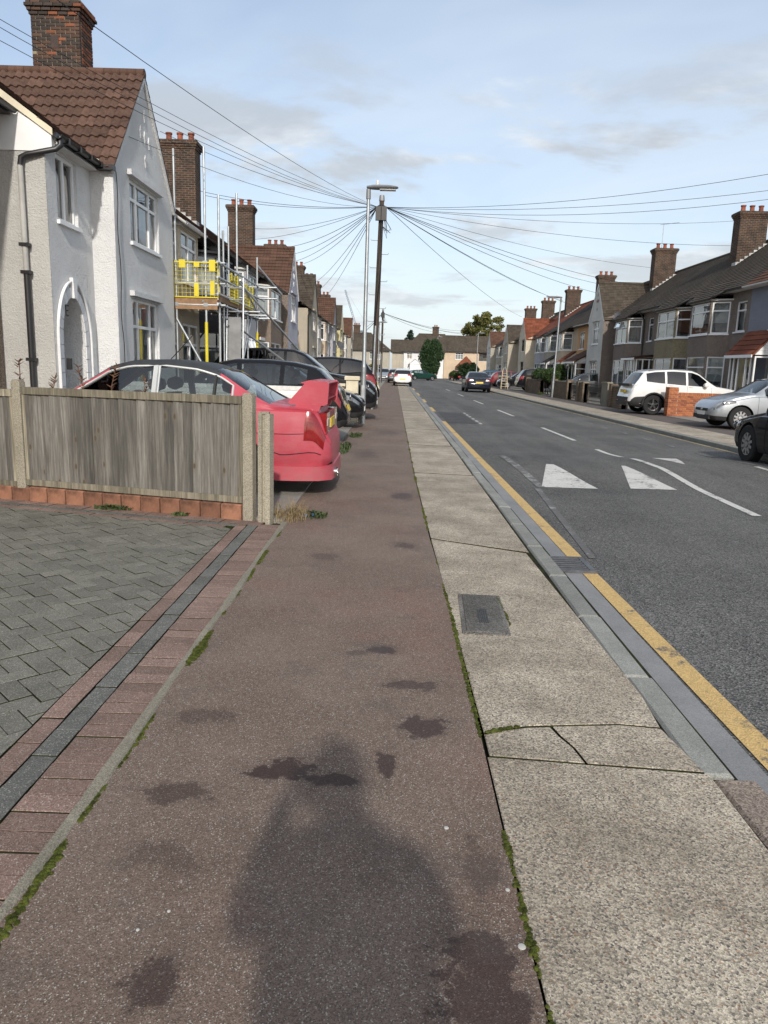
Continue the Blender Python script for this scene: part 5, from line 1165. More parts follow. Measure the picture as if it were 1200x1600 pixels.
    if lod < 2:
        for sgn in (-1, 1):
            for xd in spec.get('seams', ()):
                m = MB(); pts = [S(xd, q * .5, sgn, .001) for q in range(4, 16)]
                m.path(pts, .004, 4); m.build('door_seam', WELL, body)
            for xh in spec.get('handles', ()):
                p = Vector(S(xh, 6.0, sgn, .012)); m = MB(); m.box(p.x - .09, p.x + .09, p.y - .014, p.y + .014, p.z - .03, p.z - .002); m.build('door_handle', spec.get('hmat', paint), body, 40)
            xm = spec['ws'][0] + .42; p = Vector(S(xm, 8, sgn, .0)); m = MB(); m.lathe([(.02, -.10), (.075, -.08), (.095, 0), (.085, .07), (.03, .09)], (p.x + .02, p.y + sgn * .11, p.z + .06), 10, 'y'); m.tube((p.x, p.y, p.z + .01), (p.x, p.y + sgn * .08, p.z + .04), .025, 6); m.build('wing_mirror', spec.get('mirror', paint), root, 50)
        # interior: floor pan, dashboard, seats
        zs_ = belt(L * .5); m = MB(); m.box(L / 2 - spec['rg'][0] + .1, L / 2 - spec['ws'][0] - .15, -W * .8, W * .8, zs_ - .45, zs_ - .30); m.build('cabin_floor', SEAT, body)
        m = MB(); m.box(L / 2 - spec['ws'][0] - .55, L / 2 - spec['ws'][0] - .1, -W * .8, W * .8, zs_ - .3, zs_ - .02); m.build('dashboard', SEAT, body)
        xs0 = spec['ws'][1] + .30
        for xq in (xs0, xs0 + .85):
            for s_ in (-1, 1):
                X = L / 2 - xq; m = MB(); m.extr([(X - .02, s_ * .36 - .22, zs_ - .3), (X + .1, s_ * .36 - .22, zs_ - .3), (X - .06, s_ * .36 - .2, zs_ + .16), (X - .15, s_ * .36 - .2, zs_ + .16)], (0, .42, 0)); m.lathe([(.0, -.13), (.075, -.12), (.085, 0), (.075, .12), (0, .13)], (X - .12, s_ * .36, zs_ + .27), 8, 'y'); st_ = m.build('seat', SEAT, body, 50); st_['kind'] = 'stuff'
    # wheels
    rim = spec.get('rim', ALLOY)
    for xw in (xf, xr):
        for s_ in (-1, 1):
            c = (L / 2 - xw, s_ * (W - .115), r); ty = MB().lathe([(r * .60, -.095), (r * .93, -.10), (r, -.08), (r, .08), (r * .93, .10), (r * .60, .095), (r * .60, -.095)], c, 28, 'y', False).build('wheel', TYRE, root, 40)
            m = MB(); m.lathe([(r * .66, s_ * .055), (r * .63, s_ * .092), (r * .56, s_ * .085), (r * .56, s_ * .03)], c, 28, 'y', False)
            if lod < 2:
                ns = spec.get('spokes', 5)
                for q in range(ns):
                    t_ = 6.2832 * q / ns + .3; d = Vector((math.cos(t_), 0, math.sin(t_))); e_ = Vector((-d.z, 0, d.x)); cc = Vector(c) + Vector((0, s_ * .07, 0))
                    m.extr([cc + d * .03 + e_ * .035, cc + d * (r * .6) + e_ * .022, cc + d * (r * .6) - e_ * .022, cc + d * .03 - e_ * .035], (0, s_ * .02, 0))
                m.lathe([(.055, s_ * .06), (.055, s_ * .096), (.03, s_ * .10)], c, 12, 'y')
            else: m.lathe([(r * .56, s_ * .06), (r * .5, s_ * .085), (.03, s_ * .09)], c, 12, 'y')
            m.build('rim', rim, ty, 40); MB().lathe([(r * .5, s_ * .03), (r * .5, s_ * .035)], c, 20, 'y').build('brake_disc', WELL, ty)
    for f in spec.get('extra', ()): f(root, body, S, patch, L, W, top, belt, r)
    return root

def rear_kit(zl=(.72, .95), xin=.30, zp=.70, xp=0.0, plate=PLATEY, tl=(4.9, 6.9), tx=.22):
    """tail lights on the corner and on the rear face, number plate on the rear face"""
    def f(root, body, S, patch, L, W, top, belt, r):
        def xt(z):
            x = L - .005
            while top(x) < z and x > L * .6: x -= .005
            return x
        xa, xb = xt(zl[1]), xt(zl[0])
        for s_ in (-1, 1):
            patch('tail_light', LRED, xa - tx, max(xa, xb - .02), tl[0], tl[1], s_, .010)
            patch('tail_light', LRED, xa, xb, 10.9, 13.7, s_, .012, nx=5, nq=6)
        x0, x1 = xt(zp + .055), xt(zp - .055); m = MB(); d = .014
        m.extr([(L / 2 - x0 - d, -.26, zp + .055), (L / 2 - x0 - d, .26, zp + .055), (L / 2 - x1 - d, .26, zp - .055), (L / 2 - x1 - d, -.26, zp - .055)], (-.01, 0, 0)); m.build('number_plate', plate, root)
    return f
def front_kit(hx=(.10, .62), hq=(5.2, 6.9), grille=True, zp=.42, badge=True):
    def f(root, body, S, patch, L, W, top, belt, r):
        for s_ in (-1, 1):
            h_ = patch('headlight', LHEAD, hx[0], hx[1], hq[0], hq[1], s_, .012)
            p = S(hx[0] + (hx[1] - hx[0]) * .42, (hq[0] + hq[1]) / 2, s_, .0); MB().lathe([(.062, 0), (.058, .022), (.02, .03)], (p[0], p[1], p[2]), 12, 'x').build('lamp', CHROME, h_, 40)
        x = L / 2; MB().box(x - .06, x + .004, -.42, .42, .48, .56).build('grille', TRIM, root); MB().box(x - .06, x + .006, -.55, .55, .26, .38).build('lower_grille', TRIM, root)
        MB().box(x + .002, x + .014, -.26, .26, zp - .055, zp + .055).build('number_plate', PLATEW, root)
        if badge: MB().lathe([(.055, 0), (.05, .012)], (x + .003, 0, .53), 14, 'x').build('badge', CHROME, root)
    return f
SEDR = None
SED = dict(L=4.38, W=1.78, top=[(0, .52), (.04, .64), (.2, .74), (.7, .86), (1.2, .94), (1.3, .965), (1.95, 1.34), (2.2, 1.405), (2.6, 1.42), (2.95, 1.39), (3.2, 1.32), (3.78, 1.015), (4.0, .985), (4.22, .965), (4.27, .92), (4.30, .70), (4.36, .66), (4.38, .56)],
           belt=[(0, .5), (.3, .7), (1.2, .86), (2.4, .91), (3.5, .95), (4.2, .93), (4.38, .5)], glass=[(1.62, 2.30), (2.37, 3.10), (3.135, 3.34)], ws=(1.33, 1.98), rg=(3.16, 3.78), wheels=(.315, .87, 3.38), seams=(1.45, 2.33, 3.05), handles=(2.15, 2.95), spokes=5)
HAT = dict(L=4.2, W=1.75, top=[(0, .5), (.05, .64), (.25, .77), (.7, .90), (1.1, .98), (1.2, 1.0), (1.8, 1.37), (2.1, 1.43), (2.7, 1.435), (3.2, 1.40), (3.55, 1.33), (3.68, 1.28), (3.98, .98), (4.06, .93), (4.12, .66), (4.18, .62), (4.2, .5)],
           belt=[(0, .5), (.3, .72), (1.1, .89), (2.4, .95), (3.5, 1.0), (3.95, .96), (4.2, .5)], glass=[(1.5, 2.15), (2.23, 2.95), (3.03, 3.45)], ws=(1.22, 1.85), rg=(3.62, 3.98), wheels=(.32, .82, 3.42), seams=(1.3, 2.19, 2.99), handles=(2.0, 2.8), spokes=7)
SUV = dict(L=4.7, W=1.9, top=[(0, .62), (.05, .82), (.2, .95), (.8, 1.06), (1.25, 1.12), (1.32, 1.13), (1.95, 1.60), (2.25, 1.70), (3.0, 1.73), (3.7, 1.69), (4.1, 1.62), (4.2, 1.56), (4.5, 1.13), (4.58, 1.02), (4.62, .72), (4.68, .68), (4.7, .56)],
           belt=[(0, .6), (.3, .88), (1.2, 1.05), (2.6, 1.11), (3.6, 1.17), (4.1, 1.22), (4.5, 1.08), (4.7, .55)], glass=[(1.68, 2.42), (2.5, 3.25), (3.33, 4.06)], ws=(1.34, 2.0), rg=(4.17, 4.50), wheels=(.36, .92, 3.75), seams=(1.5, 2.46, 3.3), handles=(2.3, 3.1), roofw=.74, spokes=5, bot=[(0, .36), (.12, .28), (.5, .25), (4.2, .25), (4.58, .3), (4.7, .4)])
def variant(b, **kw): d = dict(b); d.update(kw); return d
def scaled(b, L=None, H=None, **kw):
    d = dict(b); fl = (L or b['L']) / b['L']; hm = max(p[1] for p in b['top']); fh = (H or hm) / hm
    d['L'] = b['L'] * fl; d['top'] = [(x * fl, z * (1 if z < .6 else fh)) for x, z in b['top']]; d['belt'] = [(x * fl, z * fh) for x, z in b['belt']]; d['glass'] = [(p * fl, q * fl) for p, q in b['glass']]
    for q in ('ws', 'rg', 'seams', 'handles'): d[q] = tuple(x * fl for x in b[q])
    d['wheels'] = (b['wheels'][0], b['wheels'][1] * fl, b['wheels'][2] * fl)
    if 'bot' in b: d['bot'] = [(x * fl, z) for x, z in b['bot']]
    d.update(kw); return d

# the red saloon with the tall rear wing: wing, wrap-round lights, bumper lip, exhaust
def red_kit(root, body, S, patch, L, W, top, belt, r):
    x1 = -L / 2
    # silver trim round the side windows
    for s_ in (-1, 1):
        for g in ((1.56, 2.47), (2.53, 3.36)):
            lo = [S(g[0] + (g[1] - g[0]) * i / 12, 7.75, s_, .008) for i in range(13)]; hi = [S(g[0] + (g[1] - g[0]) * i / 12, 11.1, s_, .008) for i in range(13)]
            MB().path(lo + hi[::-1] + [lo[0]], .013, 5).build('window_trim', SILT, body, 60)
        p0 = [S(2.50, q * .25 + 7.8, s_, .004) for q in range(14)]; MB().path(p0, .035, 5).build('door_pillar', SILT, body, 60)
        MB().path([S(3.155, q * .25 + 8, s_, .004) for q in range(13)], .022, 5).build('pillar_strip', TRIM, body, 60)
        patch('tail_light', LRED, L - .30, L - .085, 4.25, 6.7, s_, .014, nx=8, skew=.03)
    bx = x1 + .065
    for s_ in (-1, 1):
        ya, yb = sorted((s_ * .34, s_ * .72)); MB().box(bx - .012, bx + .1, ya, yb, .68, .92).build('tail_light', LRED, root)
        ya, yb = sorted((s_ * .50, s_ * .70)); MB().box(bx - .018, bx + .02, ya, yb, .78, .85).build('reverse_light', LWHT, root)
    MB().box(bx - .010, bx + .06, -.33, .33, .69, .91).build('tail_garnish', M('matt_garnish', (.24, .07, .07), .6), root); MB().box(bx - .022, bx, -.26, .26, .73, .84).build('number_plate', PLATEY, root)
    MB().box(bx - .014, bx, .40, .52, .675, .705).build('badge', CHROME, root); MB().box(bx - .014, bx, .55, .66, .675, .70).build('badge', TRIM, root)
    # under-bumper lip and side skirts
    P = []
    m = MB()
    for (z0, z1, o_) in ((.17, .33, .018),):
        ring = [(x1 + .78, W * .985), (x1 + .40, W * .985 + .012), (x1 + .13, W * .92 + .012), (x1 - .005, W * .80), (x1 - .03, W * .55), (x1 - .035, 0)]; ring = ring + [(a_, -b_) for a_, b_ in ring[::-1][1:]]
        inn = [(a_ + .10, b_ * .93) for a_, b_ in ring]; n_ = len(ring)
        m.add([(a_, b_, z0) for a_, b_ in ring] + [(a_ + .012, b_ * .995, z1) for a_, b_ in ring] + [(a_, b_, z0 + .02) for a_, b_ in inn] + [(a_, b_, z1 + .01) for a_, b_ in inn],
              [(i, i + 1, n_ + i + 1, n_ + i) for i in range(n_ - 1)] + [(n_ + i, n_ + i + 1, 3 * n_ + i + 1, 3 * n_ + i) for i in range(n_ - 1)] + [(i, 2 * n_ + i, 2 * n_ + i + 1, i + 1) for i in range(n_ - 1)])
    m.build('bumper_lip', PRED, body, 50)
    for s_ in (-1, 1): MB().path([S(L - .75 + .64 * i / 10, 3.55 + .1 * (i < 3), s_, .002) for i in range(11)], .005, 4).build('bumper_seam', WELL, body)
    for s_ in (-1, 1): MB().path([S(L - .95 + .80 * i / 10, 4.62, s_, .001) for i in range(11)], .004, 4).build('bumper_seam', WELL, body)
    MB().lathe([(.045, 0), (.055, -.22), (.048, -.22), (.04, 0)], (x1 + .16, .48, .235), 14, 'x').build('exhaust', CHROME, root, 40)
    # rear wing: two end plates, upper plane, lower blade, foot
    zt = .985
    for s_ in (-1, 1):
        y = s_ * .70
        m = MB(); pl = [(x1 + .49, zt + .045), (x1 + .46, zt + .02), (x1 + .09, zt + .015), (x1 + .05, zt + .035), (x1 + .035, zt + .255), (x1 + .06, zt + .28), (x1 + .26, zt + .275), (x1 + .31, zt + .25)]
        ya, yb = y - .025, y + .025; m.extr([(a_, ya + (.02 if s_ < 0 else 0), b_) for a_, b_ in pl], (0, .05, 0)); m.build('wing_end_plate', PRED, root, 30)
        MB().extr([(x1 + .42, y - .06, zt - .05), (x1 + .14, y - .06, zt - .05), (x1 + .12, y - .06, zt + .025), (x1 + .40, y - .06, zt + .025)], (0, .10, 0)).build('wing_foot', PRED, root)
    air = lambda xa, xb, z, th: [(xa, z), (xa - (xa - xb) * .3, z + th * .6), (xa - (xa - xb) * .7, z + th * .45), (xb, z + th * .1), (xb, z - th * .1), (xa - (xa - xb) * .6, z - th * .2), (xa - (xa - xb) * .2, z - th * .35)]
    MB().extr([(a_, -.675, b_) for a_, b_ in air(x1 + .36, x1 + .04, zt + .262, .045)], (0, 1.35, 0)).build('wing_plane', PRED, root, 40)
    MB().extr([(a_, -.675, b_) for a_, b_ in air(x1 + .42, x1 + .06, zt + .085, .04)], (0, 1.35, 0)).build('wing_blade', PRED, root, 40)
    MB().path([(x1 + 2.0, .1, 1.43), (x1 + 1.7, .1, 1.75)], .006, 5).build('aerial', TRIM, body)
REDC = car('saloon_car', 'faded red saloon car with tall rear wing beside the wooden fence', variant(SED, extra=(red_kit,), sill=1, L=4.46, glass=[(1.58, 2.46), (2.54, 3.14), (3.17, 3.34)], seams=(1.42, 2.50, 3.08), top=[(x + (.08 if x > 3.9 else 0), z + (.045 if 1.9 < x < 3.3 else 0)) for x, z in SED['top']], belt=[(x + (.08 if x > 4 else 0), z) for x, z in SED['belt']]), (-2.91, 8.98, .02), math.pi, PRED, lod=0, roofmat=ROOFB)
# cars on the near driveways
def dark_kit(*a): pass
car('hatchback_car', 'black hatchback parked behind the low white wall next to the red saloon', scaled(HAT, 4.25, 1.50, extra=(rear_kit((.78, .98), .35, .62, -.04),)), (-2.98, 14.6, .06), math.pi, PBLK, lod=0)
car('hatchback_car', 'dark hatchback nosing out to the footway with headlight showing', scaled(HAT, 4.1, 1.46, extra=(front_kit(),)), (-2.75, 18.3, .05), 0, PBLK, lod=0)
car('large_suv', 'black four-by-four facing the footway behind the lamp post', scaled(SUV, 4.9, 1.88, extra=(front_kit((.06, .5), (5.4, 6.9)),)), (-2.92, 21.6, .06), 0, PBLK, lod=0, mats=(PRIV, CARGLASS))
car('large_suv', 'black four-by-four with red tail light backed on to the footway', scaled(SUV, 4.7, 1.75, extra=(rear_kit((.95, 1.25), .55, .85, .03),)), (-2.85, 27.2, .06), math.pi, PBLK, lod=1, mats=(PRIV, PRIV))
car('hatchback_car', 'dark roofed hatchback on the drive by the scaffold ladder', scaled(HAT, 4.2, 1.50, extra=(front_kit(),)), (-3.4, 24.2, .08), 0, PGRY, lod=1)
# cars at the far end of the near side
car('hatchback_car', 'white hatchback parked half on the pavement showing its tail lights', scaled(HAT, 3.8, 1.50, W=1.66, extra=(rear_kit((.80, 1.05), .55, .62, -.05),)), (0.75, 66.0, -.02), math.pi / 2, PWHT, lod=1)
car('estate_car', 'dark car parked ahead of the white hatchback', scaled(HAT, 4.3, 1.45, extra=(rear_kit(),)), (0.2, 79.0, 0), math.pi / 2, PGRY, lod=2)
car('estate_car', 'silver car far along the near kerb', scaled(HAT, 4.3, 1.45, extra=(front_kit(),)), (-1.3, 88.0, 0), -math.pi / 2, PSIL, lod=2)
car('small_car', 'pale small car at the end of the near row', scaled(HAT, 3.9, 1.5, extra=(front_kit(),)), (-3.4, 100.0, 0), -math.pi / 2, PWHT, lod=2)
car('estate_car', 'dark green estate parked across the junction by the clipped cypress', scaled(HAT, 4.3, 1.48, extra=(rear_kit(),)), (3.9, 106, -.06), .35, PGRN, lod=2)
car('small_car', 'bright red hatchback in front of the red-roofed porch', scaled(HAT, 3.8, 1.5, extra=(rear_kit(),)), (10.0, 118, 0), math.pi * .62, PRD2, lod=2)
# far side
def white_suv_kit(root, body, S, patch, L, W, top, belt, r):
    for s_ in (-1, 1):
        patch('lower_cladding', TRIM, L - .55, L - .01, .6, 3.9, s_, .012, nx=6); patch('tail_light', LWHT, L - .30, L - .03, 6.0, 7.2, s_, .014)
        for xw in (spec_w[0], spec_w[1]):
            P = [S(xw + (r + .085) * math.cos(math.pi * i / 14), 0, s_) for i in range(15)]; m = MB(); m.path([(L / 2 - xw + (r + .075) * math.cos(math.pi * i / 14), s_ * (W + .002), r + (r + .075) * math.sin(math.pi * i / 14)) for i in range(15)], .035, 6); m.build('arch_trim', TRIM, body, 60)
    x = -L / 2; MB().box(x - .012, x + .25, -W * .72, W * .72, .30, .62).build('rear_bumper', TRIM, root); MB().box(x - .02, x + .05, -.26, .26, .78, .89).build('number_plate', PLATEY, root); MB().box(x + .02, x + .12, -W * .74, W * .74, 1.02, 1.12).build('tail_strip', TRIM, root)
    for s_ in (-1, 1): a_, b_ = sorted((s_ * .45, s_ * .62)); MB().box(x - .02, x, a_, b_, .46, .50).build('reflector', LRED, root)
    for s_ in (-1, 1): MB().path([S(1.5 + (L - 2.2) * i / 12, 12.5, s_, .02) for i in range(13)], .014, 5).build('roof_rail', CHROME, body)
spec_w = (.92 * 4.45 / 4.7, 3.75 * 4.45 / 4.7)
car('saloon_car', 'navy saloon with red tail lights parked on the road', scaled(SED, 4.7, 1.47, W=1.86, extra=(rear_kit((.80, .96), .25, .70, -.09),)), (6.15, 56.0, -.06), math.pi / 2, PNAVY, lod=1)
car('large_suv', 'white seven-seat SUV parked behind the orange brick wall', scaled(SUV, 4.45, 1.70, W=1.86, extra=(white_suv_kit,), rim=DALLOY), (11.08, 28.95, .04), 0, PWHT, lod=0, mats=(PRIV, PRIV))
car('hatchback_car', 'silver hatchback with its nose towards the footway', scaled(HAT, 4.0, 1.47, W=1.70, extra=(front_kit((.06, .62), (5.5, 6.95)),), spokes=10), (11.05, 21.9, .04), math.pi, PSIL, lod=0)
car('saloon_car', 'glossy black saloon at the far kerb with pale alloy wheel', scaled(SED, 4.7, 1.45, W=1.87, wheels=(.345, .88, 3.42), spokes=10, extra=(front_kit((.05, .5), (5.2, 6.9)),)), (7.43, 12.15, -.06), math.pi / 2, PBLK, lod=0)
car('large_suv', 'black people carrier backed against a brick garden wall', scaled(SUV, 4.8, 1.75, extra=(rear_kit((.95, 1.2), .5, .85, .02),)), (12.0, 59.0, .04), 0, PBLK, lod=1, mats=(PRIV, PRIV))
car('estate_car', 'dark estate car behind the railing gates', scaled(HAT, 4.5, 1.5, extra=(rear_kit(),)), (12.4, 48.6, .04), math.pi * .98, PGRY, lod=1)
car('small_car', 'dark red hatchback next to the black people carrier', scaled(HAT, 4.2, 1.5, extra=(rear_kit(),)), (11.3, 72.5, .04), 0, PDRED, lod=2)
car('estate_car', 'black hatchback tucked beside the step ladder', scaled(HAT, 4.1, 1.42, extra=(front_kit(),)), (11.2, 66.5, .04), math.pi, PBLK, lod=2)
car('small_car', 'blue car glimpsed between the parked cars', scaled(HAT, 4.1, 1.5), (11.0, 80.0, .04), 0, PBLU, lod=2)
car('estate_car', 'grey green car parked before the blue car', scaled(HAT, 4.4, 1.6), (10.6, 86.0, .04), math.pi, PGRN, lod=2)

# ------------------------------------------------------------------ fence, walls, street furniture
def woodm(name, col, knots=True):
    t = NT(name); off = t.vmath('ADD', t.coord(), t.vmath('MULTIPLY', t.rnd(), (31.0, 17.0, 9.0)).outputs[0]).outputs[0]
    g = t.noise(1.0, 8, .72, t.mapping(off, (70, 70, 2.2)), .6); g2 = t.noise(1.0, 5, .65, t.mapping(off, (16, 16, 1.2)))
    c = t.mix(t.ramp(g, .32, .68), k(col, .55), k(col, 1.25)); c = t.mix(t.math('MULTIPLY', t.ramp(g2, .42, .66), .7), c, k(col, .42))
    c = t.mix(1.0, c, t.ramp(t.rnd(), 0, 1, .62, 1.3, False), 'MULTIPLY')
    if knots:
        so_ = t.n('ShaderNodeSeparateXYZ'); t.l(off, so_.inputs[0]); cb_ = t.n('ShaderNodeCombineXYZ'); t.l(t.math('MULTIPLY', so_.outputs[0], 4.6), cb_.inputs[0]); t.l(t.math('MULTIPLY', so_.outputs[2], 1.9), cb_.inputs[1]); vk = t.n('ShaderNodeTexVoronoi', voronoi_dimensions='2D'); vk.inputs['Scale'].default_value = 1.0; t.l(cb_.outputs[0], vk.inputs['Vector']); kd = vk.outputs['Distance']; c = t.mix(t.ramp(kd, .035, .065, .92, 0), c, k(col, .10)); c = t.mix(t.math('MULTIPLY', t.ramp(kd, .065, .16, 1, 0), .5), c, tuple(x * y for x, y in zip(k(col, .75), (1.1, .95, .75))))
    t.bump(g, .5, .004); return t.done(c, .88, .2)
WB = woodm('weathered_board', (0.168, 0.157, 0.140)); WR = woodm('weathered_rail', (0.27, 0.24, 0.18), False); WBX = WR
fence = thing('wooden_fence', 'weathered grey board fence on concrete posts beside the paved drive', 'fence', (-1.33, 6.84, 0), math.pi - 0.2636)
# local +x runs along the fence away from the footway, local +y faces the drive (camera)
PC = MATS['post_concrete']
def fpost(x, h, wd=.105, dp=.105, par=fence, y=0.0):
    m = MB(); b = .012
    m.prism([(x - wd / 2, y - dp / 2 + b), (x - wd / 2 + b, y - dp / 2), (x + wd / 2 - b, y - dp / 2), (x + wd / 2, y - dp / 2 + b), (x + wd / 2, y + dp / 2 - b), (x + wd / 2 - b, y + dp / 2), (x - wd / 2 + b, y + dp / 2), (x - wd / 2, y + dp / 2 - b)], -.05, h - .02)
    m.prism([(x - wd / 2 + b, y - dp / 2 + b), (x + wd / 2 - b, y - dp / 2 + b), (x + wd / 2 - b, y + dp / 2 - b), (x - wd / 2 + b, y + dp / 2 - b)], h - .02, h); return m.build('post', PC, par)
for x in (0.0, 2.56, 5.1): fpost(x, 1.19 if x == 0 else 1.23)
rr = random.Random(12)
boards = [MB() for _ in range(4)]
bm_ = []
for i in range(4):
    b = MB(); w_ = .095; n_ = 4
    b.add([(0, .004, 0), (w_, .022, 0), (w_, -.004, 0), (0, -.002, 0), (0, .004, .90), (w_, .022, .90 + .004 * (i - 1)), (w_, -.004, .90), (0, -.002, .90)], [(0, 3, 2, 1), (4, 5, 6, 7), (0, 1, 5, 4), (1, 2, 6, 5), (2, 3, 7, 6), (3, 0, 4, 7)]); bm_.append(b.mesh('board', WB))
for p0, p1, zb in ((.06, 2.50, .16), (2.62, 5.04, .13)):
    n_ = int((p1 - p0 - .04) / .1); 
    for i in range(n_ + 1):
        o = obj('board', bm_[rr.randrange(4)], fence, (min(p0 + .02 + i * .1, p1 - .125), .006 + rr.uniform(-.003, .003), zb + .045 + rr.uniform(-.004, .004))); o.rotation_euler = (rr.uniform(-.006, .006), rr.uniform(-.006, .006), rr.uniform(-.03, .0))
    MB().box(p0 + .01, p1 - .01, -.018, -.008, zb + .05, zb + .95).build('gap_shade_panel', M('gap_shade', (.022, .018, .014), .95), fence)  # near-black sheet that paints the shade in the gaps between boards
    m = MB(); m.box(p0, p1, -.02, .040, zb + .93, zb + 1.0); m.build('top_rail', WR, fence); m = MB(); m.box(p0, p1, -.02, .034, zb, zb + .062); m.build('bottom_rail', WR, fence)
    for q in (p0, p1 - .035): MB().box(q, q + .035, -.018, .030, zb + .062, zb + .93).build('side_batten', WR, fence)
ob = M('orange_brick', (0.185, 0.088, 0.054), .92, .4, 9, .3, bump=.8, bscale=40, stain=.6); MB_ = MB().cbox(-.103, .103, -.045, .045, -.15, 0, .01).mesh('base_brick', ob)
MB().box(.05, 5.05, -.04, .015, -.1, .13).build('base_mortar', MORT, fence)
for i in range(23): obj('base_brick', MB_, fence, (.165 + i * .218, .012 + rr.uniform(-.004, .004), .150 - .01 * (i > 10) + rr.uniform(-.004, .002)), rr.uniform(-.015, .015))
st = thing('concrete_post', 'short grooved concrete post standing next to the fence end', 'post', (-1.165, 6.78, 0), -.25)
m = MB(); m.prism([(-.06, -.045), (-.02, -.055), (-.015, -.03), (.015, -.03), (.02, -.055), (.06, -.045), (.06, .045), (-.06, .045)], -.05, 1.01); m.build('shaft', PC, st); MB().prism([(-.05, -.04), (.05, -.04), (.03, .03), (-.03, .03)], 1.01, 1.03).build('broken_top', PC, st)
# weeds
GRN = M('weed_green', (0.055, 0.078, 0.026), .7, .35, 20, .2); DRY = M('dry_stalk', (0.24, 0.175, 0.085), .8, .35, 20, .2); DRYB = M('seed_stalk', (0.11, 0.055, 0.03), .8, .3, 20)
def weeds(name, label, c, rx, ry, n, h, mat, seed, leaf=0.0, lean=.5, cat='weed', z=0.0):
    rr = random.Random(seed); m = MB()
    for i in range(n):
        a = rr.random() * 6.283; q = rr.random() ** .6; x = c[0] + rx * q * math.cos(a); y = c[1] + ry * q * math.sin(a); hh = h * rr.uniform(.35, 1); th = rr.random() * 6.283; l_ = hh * rr.uniform(.1, lean); w_ = .0035 + leaf
        dx, dy = math.cos(th), math.sin(th); pts = [(x + dx * l_ * f * f, y + dy * l_ * f * f, z + hh * f * (1 - .25 * f * lean)) for f in (0, .35, .7, 1)]
        V = []
        for j, p in enumerate(pts):
            ww = w_ * (1 - .25 * j if leaf == 0 else (1, 1.5, 1.3, .2)[j]); V += [(p[0] - dy * ww, p[1] + dx * ww, p[2]), (p[0] + dy * ww, p[1] - dx * ww, p[2])]
        m.add(V, [(0, 1, 3, 2), (2, 3, 5, 4), (4, 5, 7, 6)])
    o = tag(m.build(name, mat, recalc=False), label, cat)
    if 'grass' in name: o['kind'] = 'stuff'
    return o
weeds('dry_weed_clump', 'dry brown weed clump at the foot of the concrete post', (-.97, 7.0), .20, .28, 260, .24, DRY, 3, 0, 1.3)
weeds('green_weed_tuft', 'small green weed among dry stalks by the red car', (-.72, 7.05), .10, .12, 60, .09, GRN, 4, .005, .9)
weeds('green_weed_tuft', 'leafy weed growing from the fence bricks', (-2.72, 7.12), .20, .03, 130, .07, GRN, 5, .006, .9); weeds('green_weed_tuft', 'small weed under the middle of the fence', (-2.02, 6.93), .08, .02, 50, .05, GRN, 6, .006, .9)
weeds('grass_verge', 'grass growing at the pavement edge behind the red car', (-.86, 13.2), .12, .9, 330, .10, GRN, 7, .003, .8); weeds('grass_verge', 'grass tuft below the black hatchback bumper', (-.78, 15.8), .14, .35, 170, .11, GRN, 8, .003, .8)
for i, (px_, py_, h_) in enumerate([(-3.95, 7.9, 1.42), (-3.62, 7.95, 1.30), (-2.92, 7.75, 1.42), (-2.6, 7.7, 1.30), (-3.3, 7.8, 1.38)]):
    rr = random.Random(40 + i); m = MB(); P = [(px_ + .04 * math.sin(f * 2 + i), py_, h_ * f / 6) for f in range(7)]; m.path(P, .005, 4)
    for q in range(26):
        f = .72 + .28 * rr.random(); zc = h_ * f; a = rr.random() * 6.28; x0 = px_ + .04 * math.sin(f * 12 + i); m.tube((x0, py_, zc), (x0 + .05 * math.cos(a), py_ + .05 * math.sin(a), zc + .03), .007, 4, .002)
    tag(m.build('weed_stalk', DRYB), 'brown dock stalk rising above the fence rail', 'weed', 'dock stalks behind the fence')
bl = MB(); rr = random.Random(2)
for i in range(14):
    x, y = -.80 + rr.uniform(-.06, .07), 7.02 + rr.uniform(-.05, .05); bl.poly([(x + rr.uniform(-.03, .03), y + rr.uniform(-.03, .03), rr.uniform(.005, .05)) for _ in range(4)])
tag(bl.build('litter', M('blue_plastic', (0.08, 0.20, 0.45), .5), recalc=False), 'scrap of blue plastic litter among the dry weeds', 'litter')
for i, (x, y, r_) in enumerate([(.215, 2.14, .008), (.375, 1.65, .011), (.37, 1.86, .007), (-.62, 1.66, .005), (-.56, 1.73, .005)]):  # flat pale discs standing for white marks on the asphalt
    tag(MB().lathe([(r_, 0), (r_ * .9, .002), (r_ * .4, .003)], (x, y, .0), 9).build('white_speck', M('white_spot', (.42, .41, .38), .8), None, 50), 'small white speck on the red-brown footway', 'pebble', 'pale specks on the footway')  # tagged 'pebble', but a disc standing for a white mark
# access cover and gully
cv_ = thing('access_cover', 'rectangular metal access cover set in the concrete pavement', 'manhole cover', (.585, 4.3, 0), -.05)
m = MB(); m.box(-.135, .135, -.37, .37, -.06, .004); m.build('frame', MATS['aggregate_dark'], cv_); m = MB(); m.cbox(-.112, .112, -.348, .348, -.05, .010, .004); lid = m.build('lid', MATS['aggregate_dark'], cv_)
for q in range(5): MB().box(-.03 + q * .012, -.024 + q * .012, -.2, .05, .0095, .013).build('lid_rib', IRON, lid)
moss('moss', [(.72, 3.98), (.73, 4.3), (.715, 4.66)], .006, 160, 31, -.1, .002)
gu = thing('gully_grate', 'cast iron gully grate interrupting the yellow line', 'drain', (1.445, 5.735, -.045))
GI = M('cast_iron', (0.11, 0.11, 0.115), .5, .25, 9, metal=.4, bump=.3)
for q in ((-.165, .165, -.225, -.195), (-.165, .165, .195, .225), (-.165, -.125, -.195, .195), (.125, .165, -.195, .195)): MB().box(*q, -.06, .006).build('frame_bar', GI, gu)
